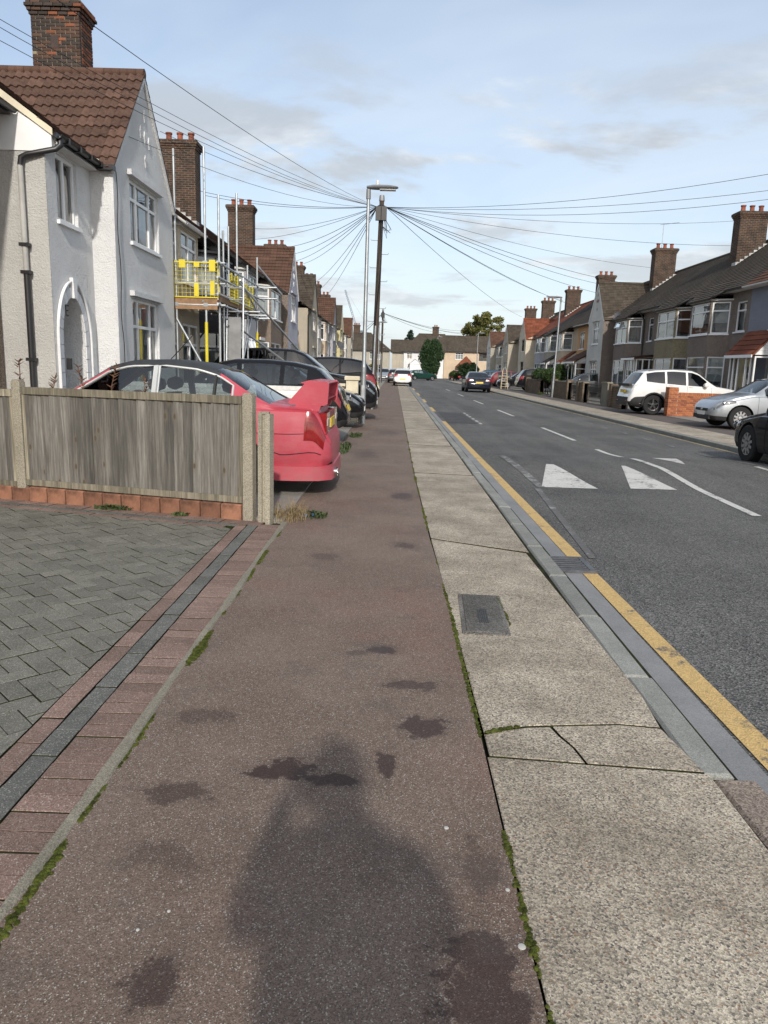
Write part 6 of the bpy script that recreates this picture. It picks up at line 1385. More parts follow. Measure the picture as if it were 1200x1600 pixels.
for q in range(6): o = MB().box(-.125, .125, -.165 + q * .062, -.140 + q * .062, -.003, .004).build('grate_bar', GI, gu)
MB().box(-.125, .125, -.195, .195, -.012, -.005).build('slot_shade_plate', WELL, gu)  # black plate giving the grate slots the shade of a deep pot

# low garden walls laid in single bricks
def brick_run(root, x0, x1, y0, z0, z1, mats, seed, bw=.225, bh=.075, face='-y', solid=True, thick=.2, mortar=MORT, name='brick'):
    """bricks along x from x0 to x1, wall centred on y0"""
    rr = random.Random(seed); cache = {}
    MB().box(x0 + .01, x1 - .01, y0 - thick / 2 + .012, y0 + thick / 2 - .012, min(z0, 0), z1 - .008).build('mortar_core', mortar, root)
    rows = int(round((z1 - z0) / bh))
    for r_ in range(rows):
        z = z0 + bh * (r_ + .5); p = x0 - (.1125 if r_ % 2 else 0)
        while p < x1 - .02:
            a, b = max(p, x0), min(p + bw, x1); p += bw
            if b - a < .04: continue
            mi = rr.randrange(len(mats)); key = (round(b - a, 3), mi)
            if key not in cache: cache[key] = MB().box(-(b - a) / 2 + .005, (b - a) / 2 - .005, -thick / 2, thick / 2, -bh / 2 + .005, bh / 2 - .005).mesh('brick', mats[mi])
            obj(name, cache[key], root, ((a + b) / 2, y0 + rr.uniform(-.002, .002), z))
WBR = [M('white_painted_brick', (0.74, 0.74, 0.72), .7, .06, 6, .06, bump=.4, bscale=25), M('white_painted_brick_worn', (0.68, 0.67, 0.64), .75, .12, 9, .08, bump=.4, stain=.15)]
ww = thing('garden_wall', 'low white painted brick wall between the red saloon and the black hatchback', 'garden wall', (-3.0, 12.0, 0))
MB().box(-1.9, 1.75, -.1, .1, 0, .68).build('wall_base', WBR[0], ww); brick_run(ww, -1.9, 1.75, 0, .68, 1.13, WBR, 7, mortar=WBR[1])
OBR = [M('orange_wall_brick', (0.36, 0.125, 0.05), .88, .2, 12, .2, bump=.4), M('rust_wall_brick', (0.28, 0.09, 0.042), .88, .2, 12, .2, bump=.4)]; PMORT = M('pale_mortar', (0.33, 0.29, 0.24), .95, .2, 9)
ow = thing('garden_wall', 'orange brick garden wall with pier in front of the white SUV', 'garden wall', (10.1, 27.5, .04))
brick_run(ow, .32, 3.6, 0, 0, .75, OBR, 8, mortar=PMORT); 
cap_ = MB().box(-.032, .032, -.11, .11, 0, .105).mesh('soldier_brick', OBR[0])
for q in range(43): obj('soldier_brick', cap_, ow, (.36 + q * .075, 0, .753))
brick_run(ow, -.06, .31, 0, 0, 1.05, OBR, 9, mortar=PMORT, thick=.36)
SBR = [M('stock_wall_brick', (0.20, 0.14, 0.085), .9, .25, 12, .25, bump=.4), M('stock_wall_brick_dark', (0.13, 0.085, 0.055), .9, .25, 12, .25, bump=.4)]
pl = thing('garden_wall', 'low brick wall ending in a cream stone pier by the lamp post', 'garden wall', (-1.05, 20.05, 0)); m = MB(); m.box(-.22, .10, -.16, .16, 0, 1.12); m.build('pier', CREAMW, pl); MB().cbox(-.26, .14, -.2, .2, 1.12, 1.22, .02).build('pier_cap', CREAMW, pl); MB().box(-2.6, -.24, -.1, .1, 0, .95).build('wall', MATS['stock_brick'], pl); MB().box(-2.6, -.24, -.13, .13, .95, 1.02).build('coping', CREAMW, pl)
def front_wall(label, x, y0, y1, h, mat, pier=0.0, cap=True):
    o = thing('garden_wall', label, 'garden wall', (x, y0, .02)); MB().box(-.1, .1, 0, y1 - y0, 0, h).build('wall', MATS[mat], o)
    if cap: MB().box(-.13, .13, -.02, y1 - y0 + .02, h, h + .06).build('coping', MATS['edging_concrete'], o)
    if pier:
        for q in (0.0, y1 - y0 - .35): MB().box(-.18, .18, q, q + .36, 0, h + pier).build('pier', MATS[mat], o)
    return o
front_wall('mossy brick wall beside the white SUV tail', 9.95, 32.2, 34.0, .92, 'stock_brick', .12); front_wall('concrete gate pier next to the black railing gate', 9.95, 34.5, 35.5, 1.05, 'edging_concrete'); front_wall('buff brick pier between the two gates', 9.95, 38.7, 40.1, .98, 'stock_brick', .08); front_wall('long brick front wall at the lamp post', 9.95, 42.2, 46.6, .95, 'stock_brick', .15); front_wall('brick wall below the clipped hedge', 10.05, 50.8, 56.2, .95, 'stock_brick', .15); front_wall('stone front wall near the step ladder', 9.95, 66.0, 70.5, .9, 'edging_concrete', .2); front_wall('red brick wall by the cypress', 6.2, 112, 114, .8, 'red_brick')
front_wall('brick front wall far along the far row', 9.95, 74, 80, .9, 'stock_brick', .2); front_wall('far stone wall near the junction', 9.95, 84, 92, .9, 'edging_concrete', .2)
for (y0, y1, lb, n_) in ((35.6, 38.6, 'black iron railing gate between pale piers', 15), (40.2, 42.1, 'ornate old iron gate overgrown at its foot', 10)):
    g = thing('iron_gate', lb, 'gate', (9.95, y0, .03)); W_ = y1 - y0
    for z_ in (.12, .55, .92): MB().box(-.015, .015, 0, W_, z_, z_ + .03).build('gate_rail', IRON, g)
    for q in range(n_): yy = W_ * (q + .5) / n_; MB().tube((0, yy, .05), (0, yy, 1.0 + .06 * math.sin(math.pi * yy / W_)), .012, 6).build('bar', IRON, g)
    for q in range(n_ - 1):
        yy = W_ * (q + 1) / n_; MB().path([(0, yy + .05 * math.cos(t_ * .7), .72 + .1 * math.sin(t_ * .7)) for t_ in range(10)], .009, 5).build('scroll', IRON, g)

# lamp posts and telegraph poles
LAMPG = M('lamp_grey', (0.22, 0.225, 0.23), .5, .1, metal=.3); POLEW = woodm('pole_wood', (0.078, 0.058, 0.045), False)
def lamp_post(label, x, y, h, d=1, arm=.72, lean=(0, 0), scale=1.0):
    t_ = thing('street_lamp', label, 'street lamp', (x, y, 0)); tx, ty = lean
    MB().tube((0, 0, 0), (tx * .25, ty * .25, h * .25), .072, 14, .07).build('base_column', GALV, t_, 50); MB().path([(tx * .25, ty * .25, h * .25), (tx * .27, ty * .27, h * .25 + .1), (tx, ty, h - .02)], 0, 12, [.07, .055, .042]).build('shaft', GALV, t_, 50)
    MB().box(-.04, .04, -.078, -.066, .5, 1.0).build('inspection_door', GALV, t_)
    m = MB(); z = h; m.tube((tx, ty, z - .25), (tx, ty, z - .02), .06, 10, .055); m.build('collar', LAMPG, t_, 50)
    P = [(-.05, .055, .03), (.10, .10, .055), (.25, .115, .06), (.5, .12, .055), (.68, .10, .035), (.74, .05, .018)]; V = []; n_ = 10
    for (a, wy, hz) in P:
        for j in range(n_): q = 6.2832 * j / n_; V.append((tx + d * a * arm / .72, ty + wy * math.cos(q), z + .03 + hz * math.sin(q) + .05 * max(0, a) * (0.2)))
    m = MB(); m.add(V, [(i * n_ + j, i * n_ + (j + 1) % n_, (i + 1) * n_ + (j + 1) % n_, (i + 1) * n_ + j) for i in range(len(P) - 1) for j in range(n_)] + [tuple(range(n_))[::-1], tuple(range((len(P) - 1) * n_, len(P) * n_))]); hd = m.build('lantern', LAMPG, t_, 50)
    MB().lathe([(.04, 0), (.04, .05), (.035, .10), (.01, .12)], (tx + d * .22, ty, z + .085), 10).build('photocell', WOODP, hd, 50); MB().box(min(tx + d * .28, tx + d * .68), max(tx + d * .28, tx + d * .68), ty - .09, ty + .09, z - .035, z - .02).build('lens', LWHT, hd)
    return t_
lamp_post('tall galvanised street lamp rising beside the telegraph pole', -.80, 19.6, 5.85, 1, lean=(.02, 0))
lamp_post('galvanised street lamp at the iron gates on the far pavement', 9.62, 45.3, 5.85, -1, .85, (.12, 0)); lamp_post('slim street lamp beyond the navy saloon', 9.2, 84.0, 5.6, 1); lamp_post('street lamp next to the second telegraph pole', -1.5, 70.0, 5.6, 1); lamp_post('street lamp behind the clipped cypress', 7.0, 124.0, 6.8, 1)
POLES = {}
def pole(label, x, y, h, r0, r1, lean=(0, 0), detail=True):
    t_ = thing('telegraph_pole', label, 'telegraph pole', (x, y, 0)); top = (lean[0], lean[1], h)
    MB().path([(0, 0, -.05), (lean[0] * .5, lean[1] * .5, h * .5), top], 0, 14, [r0, (r0 + r1) / 2, r1]).build('shaft', POLEW, t_, 50)
    L = lambda z: Vector((lean[0] * z / h, lean[1] * z / h, z))
    c = L(h - .45)
    for s_ in (-1, 1): m = MB(); m.box(c.x + s_ * .10 - .09, c.x + s_ * .10 + .09, c.y - .22, c.y - .08, c.z - .22, c.z + .22); m.build('junction_box', BLK, t_)
    m = MB(); m.lathe([(.11, -.05), (.17, 0), (.17, .08), (.11, .12)], (c.x, c.y, h - .28), 12); m.build('ring_head', BLK, t_, 50); MB().lathe([(r1 + .02, 0), (r1 + .01, .12), (r1, .18)], (top[0], top[1], h - .02), 12).build('pole_cap', LAMPG, t_, 50)
    if detail:
        z = 2.6; s_ = 1
        while z < h - .9: p = L(z); MB().path([(p.x, p.y, z), (p.x + s_ * .30, p.y - .02, z), (p.x + s_ * .31, p.y - .02, z + .05)], .011, 5).build('step_iron', GALV, t_); z += .45; s_ = -s_
        rr = random.Random(6); P = [tuple(L(z_ * .2) + Vector((.02 + .05 * math.sin(z_ * .31), -.115 + .001 * z_, 0))) for z_ in range(12, int(h * 5) - 2)]; MB().path(P, .022, 6).build('cable', BLK, t_, 60); P = [tuple(L(z_ * .2) + Vector((-.03 + .03 * math.sin(z_ * .2 + 2), -.11 + .001 * z_, 0))) for z_ in range(10, int(h * 5) - 2)]; MB().path(P, .012, 5).build('cable', BLK, t_, 60)
        MB().tube((-.02, -r0 - .025, 0), tuple(L(2.9) + Vector((-.02, -r0 - .01, 0))), .045, 8).build('cable_guard', GALV, t_, 50)
        for q in range(5):
            rr2 = random.Random(q); MB().path([(c.x + .1, c.y - .1, c.z - .1), (c.x + .12 + rr2.random() * .25, c.y - .2, c.z - .25 - rr2.random() * .3), (c.x + .1 + rr2.random() * .3, c.y - .18, c.z - .5 - rr2.random() * .5), (c.x + .06, c.y - .14, c.z - .4)], .009, 5).build('loose_cable', BLK, t_, 60)
    return Vector((x + top[0], y + top[1], h - .22))
PT = pole('brown wooden telegraph pole with step irons and black junction boxes', -.74, 26.6, 7.05, .105, .08, (.14, 0)); PT2 = pole('second wooden telegraph pole far down the pavement', -1.35, 76.0, 7.1, .12, .09, (.05, 0))
# telephone wires
def unp(px, py, y):
    c = Vector(((px - 600) / 1150, (800 - py) / 1150, -1.0)); w_ = Matrix(CM) @ c; return Vector((0, 0, 1.45)) + w_ * (y / w_.y)
WIRE = M('wire_black', (0.02, 0.02, 0.022), .6)
LWL = ['climbing wire that clears the white house chimney', 'upper wire of the close pair above the white house roof', 'lower wire of the close pair above the white house roof', 'single wire crossing the brown tiles of the white house', 'wire ending on the white house gable', 'wire to the first chimney behind the scaffold', 'upper wire meeting the chimney above the grey bay', 'lower wire meeting the chimney above the grey bay', 'upper wire to the chimney over the grey gable', 'lower wire to the chimney over the grey gable', 'wire reaching the ridge of the grey gable', 'wire to the roof just past the grey gable', 'wire to the weathered beige gable', 'wire to the chimney beyond the beige gable', 'wire to the peach house roof', 'wire to the pale grey house gable', 'wire to the yellow house gable']
RWL = ['highest wire crossing the road from the pole', 'second highest wire crossing the road', 'sagging wire below the two highest road-crossing wires', 'wire to the chimney of the moss-streaked house', 'wire to the eaves of the pillared bay house', 'wire to the moss-streaked house roof', 'wire to the chimney beside the white gable', 'upper wire to the orange house chimney', 'lower wire to the orange house roof', 'wire to the peach house across the road', 'wire to the chimney past the far lamp post', 'steep wire to the red gabled house across the road']
def wire(a, b, label, group, sag=.25, r=.011, ext=1.0):
    a, b = Vector(a), Vector(b); b = a + (b - a) * ext; n_ = 14; P = []
    for i in range(n_ + 1): f = i / n_; p = a.lerp(b, f); p.z -= sag * 4 * f * (1 - f); P.append(p)
    tag(MB().path(P, r, 5).build('telephone_wire', WIRE, None, 60), label, 'wire', group)
LW, RW = 'thin black wire from the wooden pole to the driveway-side houses', 'thin black wire from the wooden pole to the houses across the road'; GL, GR_ = 'wires to the driveway-side houses', 'wires to the houses across the road'
for (px_, py_, yy, sg, ex) in [(135, 0, 9.0, .3, 1.3), (0, 3, 11.2, .35, 1.25), (0, 8, 11.2, .45, 1.25), (0, 37, 11.3, .4, 1.2), (200, 207, 14.2, .35, 1.05), (250, 205, 28, .25, 1), (310, 298, 28, .2, 1), (318, 305, 28.4, .2, 1), (397, 357, 39, .25, 1), (397, 374, 39, .2, 1), (448, 386, 45, .25, 1), (458, 397, 47, .25, 1), (462, 408, 50, .25, 1), (474, 412, 56, .3, 1), (494, 440, 62, .3, 1), (500, 452, 64, .3, 1), (510, 462, 68, .3, 1)]:
    wire(PT + Vector((-.15, -.05, 0)), unp(px_, py_, yy), LWL.pop(0), GL, sg, (.0048 if yy < 20 else .008 if yy < 45 else .011), ex)
for (px_, py_, yy, sg, ex) in [(1200, 262, 20, .35, 1.15), (1200, 292, 22, .3, 1.1), (1200, 304, 22, .4, 1.1), (1152, 345, 36, .3, 1), (1150, 384, 33, .3, 1), (1060, 422, 41, .35, 1), (1005, 447, 47, .35, 1), (960, 448, 56, .35, 1), (952, 462, 55, .35, 1), (905, 480, 60, .35, 1), (880, 470, 66, .35, 1), (815, 495, 82, .4, 1)]:
    wire(PT + Vector((.15, -.05, 0)), unp(px_, py_, yy), RWL.pop(0), GR_, sg, .0065 if yy < 45 else .010, ex)
for (px_, py_, yy) in [(722, 517, 110), (720, 520, 112), (735, 523, 105), (690, 520, 120), (540, 540, 100), (548, 530, 105), (530, 535, 95)]: wire(PT2, unp(px_, py_, yy), 'thin wire from the second telegraph pole towards the junction houses', 'wires from the second pole', .4, .016)

# ------------------------------------------------------------------ scaffold against the cream house
sf = thing('scaffold', 'steel tube scaffold with yellow mesh guards around the cream bay', 'scaffold', (-4.4, 17.0, 0)); YEL = M('yellow_plastic', (0.62, 0.51, 0.03), .45, .08, 5); PLY = M('scaffold_board', (0.26, 0.155, 0.085), .85, .3, 4, .15); TUBE = M('scaffold_tube', (0.50, 0.52, 0.53), .38, .15, 6, .1, metal=.7)
def S_(p): return (p[0] + 4.4, p[1] - 17.0, p[2])
def tb(p, q, nm='tube', r=.026): MB().tube(S_(p), S_(q), r, 8).build(nm, TUBE, sf, 50)
for (x, y, h) in [(-4.90, 16.95, 5.95), (-4.24, 16.95, 6.0), (-3.95, 17.0, 5.05), (-3.95, 18.9, 5.5), (-3.97, 17.5, 4.4), (-3.95, 21.6, 4.4), (-4.75, 21.6, 5.2), (-3.95, 20.2, 4.0)]: tb((x, y, 0.02), (x, y, h), 'standard')
for z in (3.62, 3.18, 2.72): tb((-5.05, 16.93, z), (-3.8, 16.93, z), 'ledger')
for z in (3.62, 3.30, 2.95, 2.74): tb((-3.92, 16.7, z), (-3.92, 22.6, z), 'ledger')
for (z, y) in ((3.6, 21.65), (2.74, 21.65), (2.74, 19.0), (2.74, 20.3), (3.3, 21.7)): tb((-4.95, y, z), (-3.4, y, z), 'transom')
tb((-4.3, 16.9, 2.80), (-2.2, 21.5, .9), 'raker'); tb((-3.95, 18.8, 3.5), (-1.9, 23.4, .75), 'raker'); tb((-4.88, 16.88, 2.4), (-3.9, 17.0, .6), 'brace'); tb((-3.95, 21.6, 3.6), (-3.95, 19.0, 1.0), 'brace'); tb((-3.9, 19.0, 3.5), (-3.9, 21.7, 2.8), 'brace'); tb((-3.96, 21.6, 4.2), (-3.4, 22.6, 3.5), 'brace')
for i in range(4): MB().box(*[q for q in (-.52 + i * .235, -.30 + i * .235)], -.05, 4.7, 2.78, 2.82).build('platform_board', PLY, sf)
MB().box(-.62, .42, -.09, -.055, 2.62, 2.87).build('toe_board', PLY, sf); MB().box(.44, .475, -.05, 2.0, 2.80, 3.0).build('toe_board', PLY, sf); MB().box(.44, .475, 2.05, 4.6, 2.80, 3.0).build('toe_board', PLY, sf)
def guard(P, U, W_, z0, z1):
    g = MB(); N_ = (-U[1], U[0]); nx, nz = int(W_ / .085), 8
    for i in range(nx + 1): g.obox(P, U, N_, W_ * i / nx - (.012 if i in (0, nx) else .003), W_ * i / nx + (.012 if i in (0, nx) else .003), -.004, .004, z0, z1)
    go = g.build('mesh_guard', YEL, sf); go['kind'] = 'stuff'
    h = MB()
    for j in range(nz + 1): z = z0 + (z1 - z0) * j / nz; e_ = .012 if j in (0, nz) else .003; h.obox(P, U, N_, 0, W_, -.008, .008, z - e_, z + e_)
    ho = h.build('mesh_bars', YEL, go); ho['kind'] = 'stuff'
    for (a, b, c, d) in ((.12, .26, z1 - .12, z1 + .05), (.46, .58, z1 - .1, z1), (.8, .94, z1 - .18, z1 + .06), (.46, .56, z0 + .02, z0 + .3), (.82, .92, z0 + .05, z0 + .35)): MB().obox(P, U, N_, W_ * a, W_ * b, -.014, .014, c, d).build('clip', YEL, go)
guard((-.53, -.11), (1, 0), .98, 2.88, 3.62); guard((.49, .9), (0, 1), 1.0, 2.9, 3.5); guard((.49, 2.6), (0, 1), 1.3, 2.9, 3.45)
for (x, y) in ((-3.95, 18.9), (-4.24, 16.95), (-3.95, 21.6)): MB().tube(S_((x, y, .1)), S_((x, y, 2.35)), .036, 10).build('foam_sleeve', YEL, sf, 50)
for (x, y) in ((-4.24, 16.95), (-3.95, 17.0), (-3.95, 18.9), (-3.95, 21.6), (-4.9, 16.95)):
    for z in (3.62, 2.72, 3.2): p = S_((x, y, z)); MB().box(p[0] - .05, p[0] + .05, p[1] - .05, p[1] + .05, z - .04, z + .04).build('coupler', GALV, sf)
ld = thing('scaffold_ladder', 'steel ladder with sheet guard leaning up to the scaffold platform', 'ladder', (-3.72, 17.35, .02))
for s_ in (-.19, .19): MB().tube((s_, 0, 0), (s_ - .05, .5, 3.4), .022, 8).build('stile', TUBE, ld, 50)
for i in range(12): z = .2 + i * .27; MB().tube((-.19 - .05 * z / 3.4, .5 * z / 3.4, z), (.19 - .05 * z / 3.4, .5 * z / 3.4, z), .014, 6).build('rung', TUBE, ld)
MB().extr([(-.15, .03, .5), (.15, .03, .5), (.11, .33, 2.5), (-.19, .33, 2.5)], (0, .01, 0)).build('ladder_guard', M('grey_sheet', (.2, .2, .2), .6, .2), ld)
# step ladder on the far pavement
sl_ = thing('step_ladder', 'pale wooden step ladder standing on the far pavement', 'ladder', (9.25, 62.5, .03)); WL = M('pale_wood', (0.50, 0.42, 0.28), .7, .15)
for s_ in (-.28, .28): MB().path([(s_, 0, 0), (s_ * .62, .35, 1.45), (s_ * .5, .38, 1.6)], .03, 6).build('rail', WL, sl_)
for s_ in (-.2, .2): MB().path([(s_, .85, 0), (s_, .38, 1.5)], .022, 6).build('back_leg', WL, sl_)
for i in range(6): z = .2 + i * .22; f = z / 1.45; MB().box(-.28 * (1 - .38 * f), .28 * (1 - .38 * f), .35 * f - .05, .35 * f + .07, z, z + .03).build('tread', WL, sl_)
MB().path([(.14 * math.cos(math.pi * i / 8), .38, 1.6 + .16 * math.sin(math.pi * i / 8)) for i in range(9)], .02, 6).build('handrail', WL, sl_)
# tower crane far away
cr = thing('tower_crane', 'slender lattice crane jib far behind the rooftops', 'crane', (-12.2, 262, 0)); CRM = M('crane_steel', (0.22, 0.26, 0.33), .6)
A_, B_ = Vector((0, 0, 12)), Vector((-5.3, 0, 27.5)); d_ = (B_ - A_); n_ = 22; sv = d_.normalized().cross(Vector((0, 1, 0)))
m = MB()
for o_ in (Vector((0, -.4, 0)), Vector((0, .4, 0)), sv * .7): m.tube(A_ + o_, B_ + o_ * .4, .10, 4)
for i in range(n_): a, b = A_ + d_ * (i / n_), A_ + d_ * ((i + 1) / n_); m.tube(a + Vector((0, -.4, 0)), b + sv * .6, .06, 4); m.tube(a + sv * .6, b + Vector((0, .4, 0)), .06, 4)
m.build('jib', CRM, cr); MB().box(-.7, .7, -.7, .7, 0, 12.3).build('mast', CRM, cr); MB().tube((0, 0, 14), (4, 0, 13), .3, 5).build('counter_jib', CRM, cr); MB().tube((3.6, 0, 14), B_, .035, 4).build('tie_rope', CRM, cr)

# ------------------------------------------------------------------ trees and shrubs
def leafm(name, c1, c2, tr=.25):
    t = NT(name); n = t.n('ShaderNodeNewGeometry'); f = t.ramp(t.noise(.9, 3, .6), .35, .65); f2 = n.outputs['Random Per Island']
    c = t.mix(f2, c1, c2); c = t.mix(t.math('MULTIPLY', f, .5), c, k(c1, .7)); t.b.inputs['Subsurface Weight'].default_value = 0
    return t.done(c, .6, .25)
def foliage(name, mat, par, blobs, n, size, seed, up=0.0, shell=.55):
    """leaf-sized faces spread through ellipsoid clumps"""
    g = np.random.default_rng(seed); vol = np.array([b[3] * b[4] * b[5] for b in blobs]) ** .75; cnt = np.maximum(1, (n * vol / vol.sum()).astype(int)); P = []
    for b, c_ in zip(blobs, cnt):
        d = g.normal(size=(c_, 3)); d /= np.linalg.norm(d, axis=1)[:, None]; r = (shell + (1 - shell) * g.random(c_)) ** .6; P.append(np.array(b[:3]) + d * r[:, None] * np.array(b[3:6]))
    P = np.concatenate(P); N_ = len(P); a = g.normal(size=(N_, 3)); a[:, 2] += up; a /= np.linalg.norm(a, axis=1)[:, None]; b = np.cross(a, g.normal(size=(N_, 3))); b /= np.linalg.norm(b, axis=1)[:, None]
    s_ = size * g.uniform(.6, 1.35, N_)[:, None]; V = np.empty((N_, 4, 3)); V[:, 0] = P - a * s_; V[:, 1] = P + b * s_ * .5; V[:, 2] = P + a * s_; V[:, 3] = P - b * s_ * .5
    me = bpy.data.meshes.new(name); me.vertices.add(N_ * 4); me.vertices.foreach_set('co', V.ravel()); me.loops.add(N_ * 4); me.loops.foreach_set('vertex_index', np.arange(N_ * 4)); me.polygons.add(N_); me.polygons.foreach_set('loop_start', np.arange(N_) * 4); me.polygons.foreach_set('loop_total', np.full(N_, 4)); me.update(); me.materials.append(mat)
    return obj(name, me, par)
BARK = M('bark', (0.06, 0.045, 0.033), .95, .3, 8, bump=.5)
def blobs_in(seed, n, c, R_, rr_, flat=.8):
    rr = random.Random(seed); o = []
    for i in range(n):
        while True:
            p = Vector((rr.uniform(-1, 1), rr.uniform(-1, 1), rr.uniform(-1, 1)))
            if p.length < 1: break
        q = rr.uniform(*rr_); o.append((c[0] + p.x * R_[0], c[1] + p.y * R_[1], c[2] + p.z * R_[2], q, q, q * flat))
    return o
def tree(name, label, loc, h, R_, seed, mat, n=9000, size=.3, nb=26, rb=(.9, 1.7), trunk=.3):
    t_ = thing(name, label, 'tree', loc); rr = random.Random(seed); cz = h - R_[2]
    MB().path([(0, 0, 0), (.1, 0, h * .3), (0, .1, h * .6), (.1, 0, h * .85)], 0, 8, [trunk, trunk * .8, trunk * .5, trunk * .15]).build('trunk', BARK, t_, 60)
    for i in range(7): a = rr.random() * 6.28; z = h * rr.uniform(.35, .6); MB().path([(0, 0, z), (math.cos(a) * R_[0] * .4, math.sin(a) * R_[1] * .4, z + h * .15), (math.cos(a) * R_[0] * .75, math.sin(a) * R_[1] * .75, z + h * .25)], 0, 5, [trunk * .35, trunk * .2, .03]).build('limb', BARK, t_, 60)
    foliage('crown', mat, t_, blobs_in(seed, nb, (0, 0, cz), R_, rb), n, size, seed, 0, .1); return t_
AUT = leafm('leaf_autumn', (0.07, 0.085, 0.02), (0.19, 0.165, 0.05)); DKL = leafm('leaf_dark', (0.012, 0.028, 0.010), (0.035, 0.06, 0.02)); CYP = leafm('leaf_cypress', (0.014, 0.036, 0.013), (0.045, 0.08, 0.026)); HED = leafm('leaf_hedge', (0.02, 0.045, 0.012), (0.06, 0.09, 0.025)); CON = leafm('leaf_conifer', (0.012, 0.03, 0.018), (0.035, 0.055, 0.03))
tree('autumn_tree', 'tall olive green tree behind the far terrace roofs', (17.3, 152, 0), 13.6, (4.3, 4.0, 4.9), 5, AUT, 15000, .24, 90, (.5, 1.15))
cy = thing('cypress_tree', 'dense clipped dark green cypress at the junction corner', 'tree', (5.7, 117, 0)); MB().path([(0, 0, 0), (0, .05, 1.5), (0, 0, 4)], 0, 8, [.22, .18, .05]).build('trunk', BARK, cy)
rr = random.Random(8); bl_ = []
for i in range(46):
    z = 1.1 + 4.2 * (i / 45); w_ = 1.75 * math.sin(math.pi * min(1, (z - .2) / 6.6)) ** .7; a = rr.random() * 6.28; q = rr.uniform(.5, .8); bl_.append((math.cos(a) * (w_ - q * .55) * rr.uniform(.5, 1), math.sin(a) * (w_ - q * .55) * rr.uniform(.5, 1), z, q, q, q * 1.35))
foliage('crown', CYP, cy, bl_, 17000, .14, 9, 1.5)
cn = thing('conifer_tree', 'dark conifer top showing above the white end house', 'tree', (3.2, 160, 0)); MB().path([(0, 0, 0), (0, 0, 9.2)], 0, 6, [.3, .04]).build('trunk', BARK, cn); bl_ = []
for i in range(24): z = 3.2 + 6 * i / 23; w_ = 2.6 * (1 - (z - 3.2) / 6.6); a = i * 2.4; bl_.append((math.cos(a) * w_ * .6, math.sin(a) * w_ * .6, z, w_ * .5 + .25, w_ * .5 + .25, .35))
foliage('crown', CON, cn, bl_, 4000, .26, 11)
def shrub(label, loc, R_, n, size, mat, seed, name='shrub', nb=14):
    t_ = thing(name, label, 'shrub', loc); rr = random.Random(seed)
    for i in range(5): a = rr.random() * 6.28; MB().path([(0, 0, 0), (math.cos(a) * R_[0] * .3, math.sin(a) * R_[1] * .3, R_[2] * .8), (math.cos(a) * R_[0] * .6, math.sin(a) * R_[1] * .6, R_[2] * 1.4)], 0, 5, [.05, .03, .01]).build('stem', BARK, t_)
    foliage('foliage', mat, t_, blobs_in(seed, nb, (0, 0, R_[2]), (R_[0] * .7, R_[1] * .7, R_[2] * .65), (R_[2] * .28, R_[2] * .45)), n, size, seed); return t_
shrub('large dark green shrub in front of the cream terrace', (9.9, 101, 0), (1.7, 1.6, 1.55), 6000, .13, DKL, 21); shrub('yellowish bush beside the second telegraph pole', (-3.2, 112, 0), (.9, .9, 1.3), 2500, .12, AUT, 22); shrub('ivy-like bush beyond the parked four-by-fours', (-2.2, 104, 0), (.7, .7, 1.1), 2000, .11, DKL, 23); shrub('leafy shrub before the orange house', (12.2, 55.5, .04), (1.1, 1.6, 1.15), 5200, .085, HED, 24); shrub('small shrub beside the red-tiled porch', (12.1, 26.8, .04), (.35, .35, .45), 1200, .05, HED, 25); shrub('tall bush near the junction porch', (8.3, 104, 0), (.6, .6, .9), 1200, .11, HED, 26)
hd = thing('hedge', 'clipped dark hedge on top of the brick wall by the lamp post', 'hedge', (10.35, 48.9, 0)); 
for i in range(5): MB().path([(.05, .4 + i, 0), (.1 * (-1) ** i, .6 + i, .8), (0, .5 + i, 1.4)], .035, 5).build('stem', BARK, hd)
foliage('foliage', HED, hd, [(.05 * (-1) ** i, .4 + .5 * i, 1.28 + .1 * math.sin(i), .5, .5, .45) for i in range(10)], 9000, .055, 27, 0, .4)
weeds('green_weed_tuft', 'grass tuft at the foot of the brick wall below the hedge', (9.85, 50.2), .12, .7, 260, .25, GRN, 61, .006, .8, z=.02)

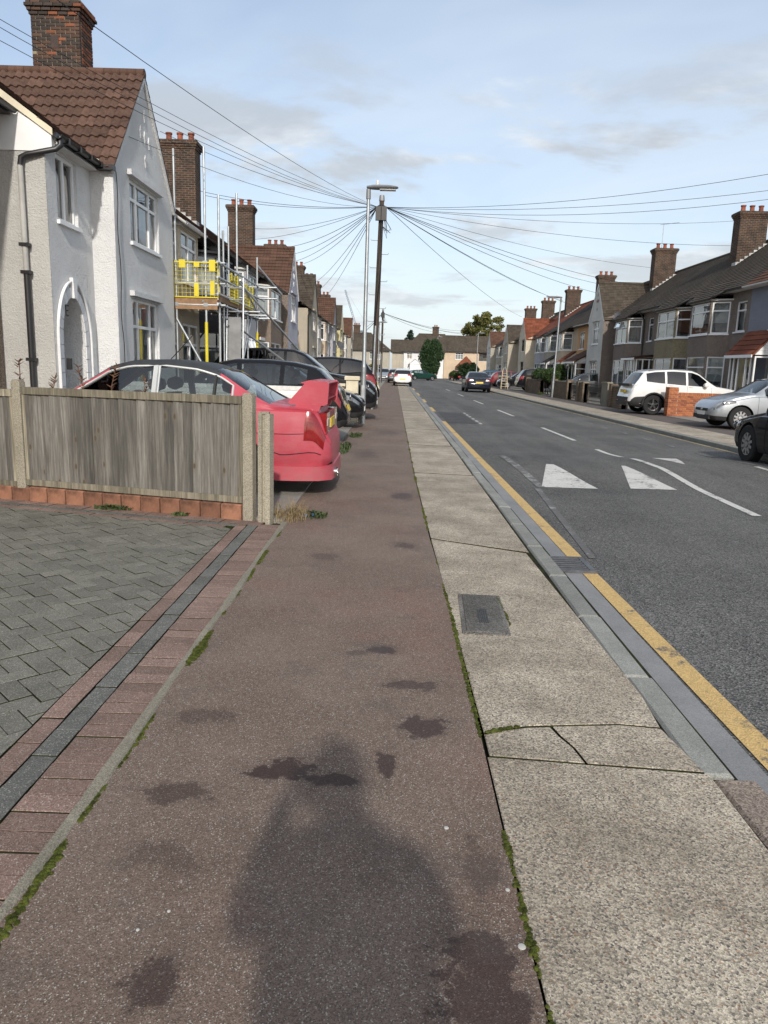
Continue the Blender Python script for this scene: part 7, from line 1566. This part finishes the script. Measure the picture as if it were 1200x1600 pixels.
# ------------------------------------------------------------------ the person taking the picture (only the shadow falls into view)
def person():
    root = thing('person', 'person in dark coat holding up a phone, shadow falling on the footway', 'person', (.15, -.48, 0))
    J = {'pel': (0, 0, .96, .25, .15), 'sp': (0, 0, 1.15, .235, .14), 'ch': (0, .0, 1.33, .23, .14), 'nk': (0, .01, 1.50, .065, .065), 'hd0': (0, .03, 1.58, .075, .085), 'hd1': (0, .035, 1.68, .085, .10), 'hd2': (0, .03, 1.76, .05, .06)}
    E_ = [('pel', 'sp'), ('sp', 'ch'), ('ch', 'nk'), ('nk', 'hd0'), ('hd0', 'hd1'), ('hd1', 'hd2')]
    for s_, n_ in ((-1, 'l'), (1, 'r')):
        J[n_ + 'hip'] = (s_ * .12, 0, .86, .13, .12); J[n_ + 'kn'] = (s_ * .13, .02, .50, .07, .07); J[n_ + 'an'] = (s_ * .14, -.02, .10, .048, .05); J[n_ + 'to'] = (s_ * .16, .16, .045, .045, .035)
        J[n_ + 'sh'] = (s_ * .20, 0, 1.42, .075, .075); J[n_ + 'el'] = (s_ * .27 - .02, .14, 1.17, .065, .065); hx = -.15 + s_ * .055; J[n_ + 'wr'] = (hx + s_ * .03, .37, 1.34, .033, .033); J[n_ + 'pm'] = (hx, .41, 1.40, .032, .025)
        E_ += [('pel', n_ + 'hip'), (n_ + 'hip', n_ + 'kn'), (n_ + 'kn', n_ + 'an'), (n_ + 'an', n_ + 'to'), ('ch', n_ + 'sh'), (n_ + 'sh', n_ + 'el'), (n_ + 'el', n_ + 'wr'), (n_ + 'wr', n_ + 'pm')]
    names = list(J); me = bpy.data.meshes.new('body'); me.from_pydata([J[q][:3] for q in names], [(names.index(a), names.index(b)) for a, b in E_], [])
    tmp = bpy.data.objects.new('tmp_person', me); COL.objects.link(tmp); sk = tmp.modifiers.new('s', 'SKIN'); sk.use_smooth_shade = True
    for i, q in enumerate(names): v = me.skin_vertices[0].data[i]; v.radius = J[q][3:5]; v.use_root = (q == 'pel')
    sb = tmp.modifiers.new('u', 'SUBSURF'); sb.levels = 2; sb.render_levels = 2
    dg = bpy.context.evaluated_depsgraph_get(); dg.update(); res = bpy.data.meshes.new_from_object(tmp.evaluated_get(dg)); bpy.data.objects.remove(tmp)
    cl = M('dark_coat', (0.03, 0.03, 0.035), .9); skn = M('skin', (0.42, 0.26, 0.19), .6); jn = M('dark_trousers', (0.02, 0.022, 0.03), .9)
    for q in (cl, skn, jn): res.materials.append(q)
    for p in res.polygons:
        c = p.center; p.material_index = 1 if c.z > 1.51 or (c.y > .375 and c.z > 1.3) else 2 if c.z < .92 else 0; p.use_smooth = True
    obj('body', res, root)
    hr = MB().lathe([(.0, .115), (.06, .10), (.095, .05), (.105, -.01), (.10, -.06), (.085, -.09)], (0, .012, 1.70), 14); hr.build('hair', M('dark_hair', (.02, .015, .012), .8), root, 60)
    m = MB(); m.lathe([(.0, .02), (.012, .012), (.016, 0), (.012, -.02)], (0, .13, 1.655), 8); m.build('nose', skn, root, 60)
    for s_ in (-1, 1): MB().lathe([(0, .012), (.011, .006), (.012, 0), (0, -.012)], (s_ * .034, .118, 1.69), 8).build('eye', M('eye_dark', (.05, .04, .035), .3), root, 60); MB().lathe([(0, .03), (.012, .02), (.014, -.01), (0, -.03)], (s_ * .092, .03, 1.67), 8).build('ear', skn, root, 60)
    MB().box(-.025, .025, .118, .126, 1.618, 1.626).build('mouth', M('lips', (.3, .13, .11), .6), root)
    for s_ in (-1, 1):
        hx = -.15 + s_ * .055
        for q in range(4): z = 1.375 + q * .022; MB().path([(hx, .42, z), (hx + s_ * .0, .44, z + .006), (hx - s_ * .018, .452, z + .012), (hx - s_ * .036, .452 - .004 * q, z + .012)], 0, 6, [.0095, .009, .008, .0065]).build('finger', skn, root, 60)
        MB().path([(hx, .40, 1.39), (hx - s_ * .015, .415, 1.41), (hx - s_ * .03, .425, 1.425)], 0, 6, [.011, .010, .008]).build('thumb', skn, root, 60)
    ph = thing('phone', 'black phone held up in both hands of the person', 'phone', (0, -.042, 1.40)); MB().cbox(-.037, .037, -.005, .005, -.085, .07, .003).build('case', BLK, ph); MB().box(-.034, .034, -.0065, -.0052, -.08, .065).build('screen', M('phone_screen', (.02, .02, .025), .1), ph)
person()
print('objects', len(bpy.data.objects))
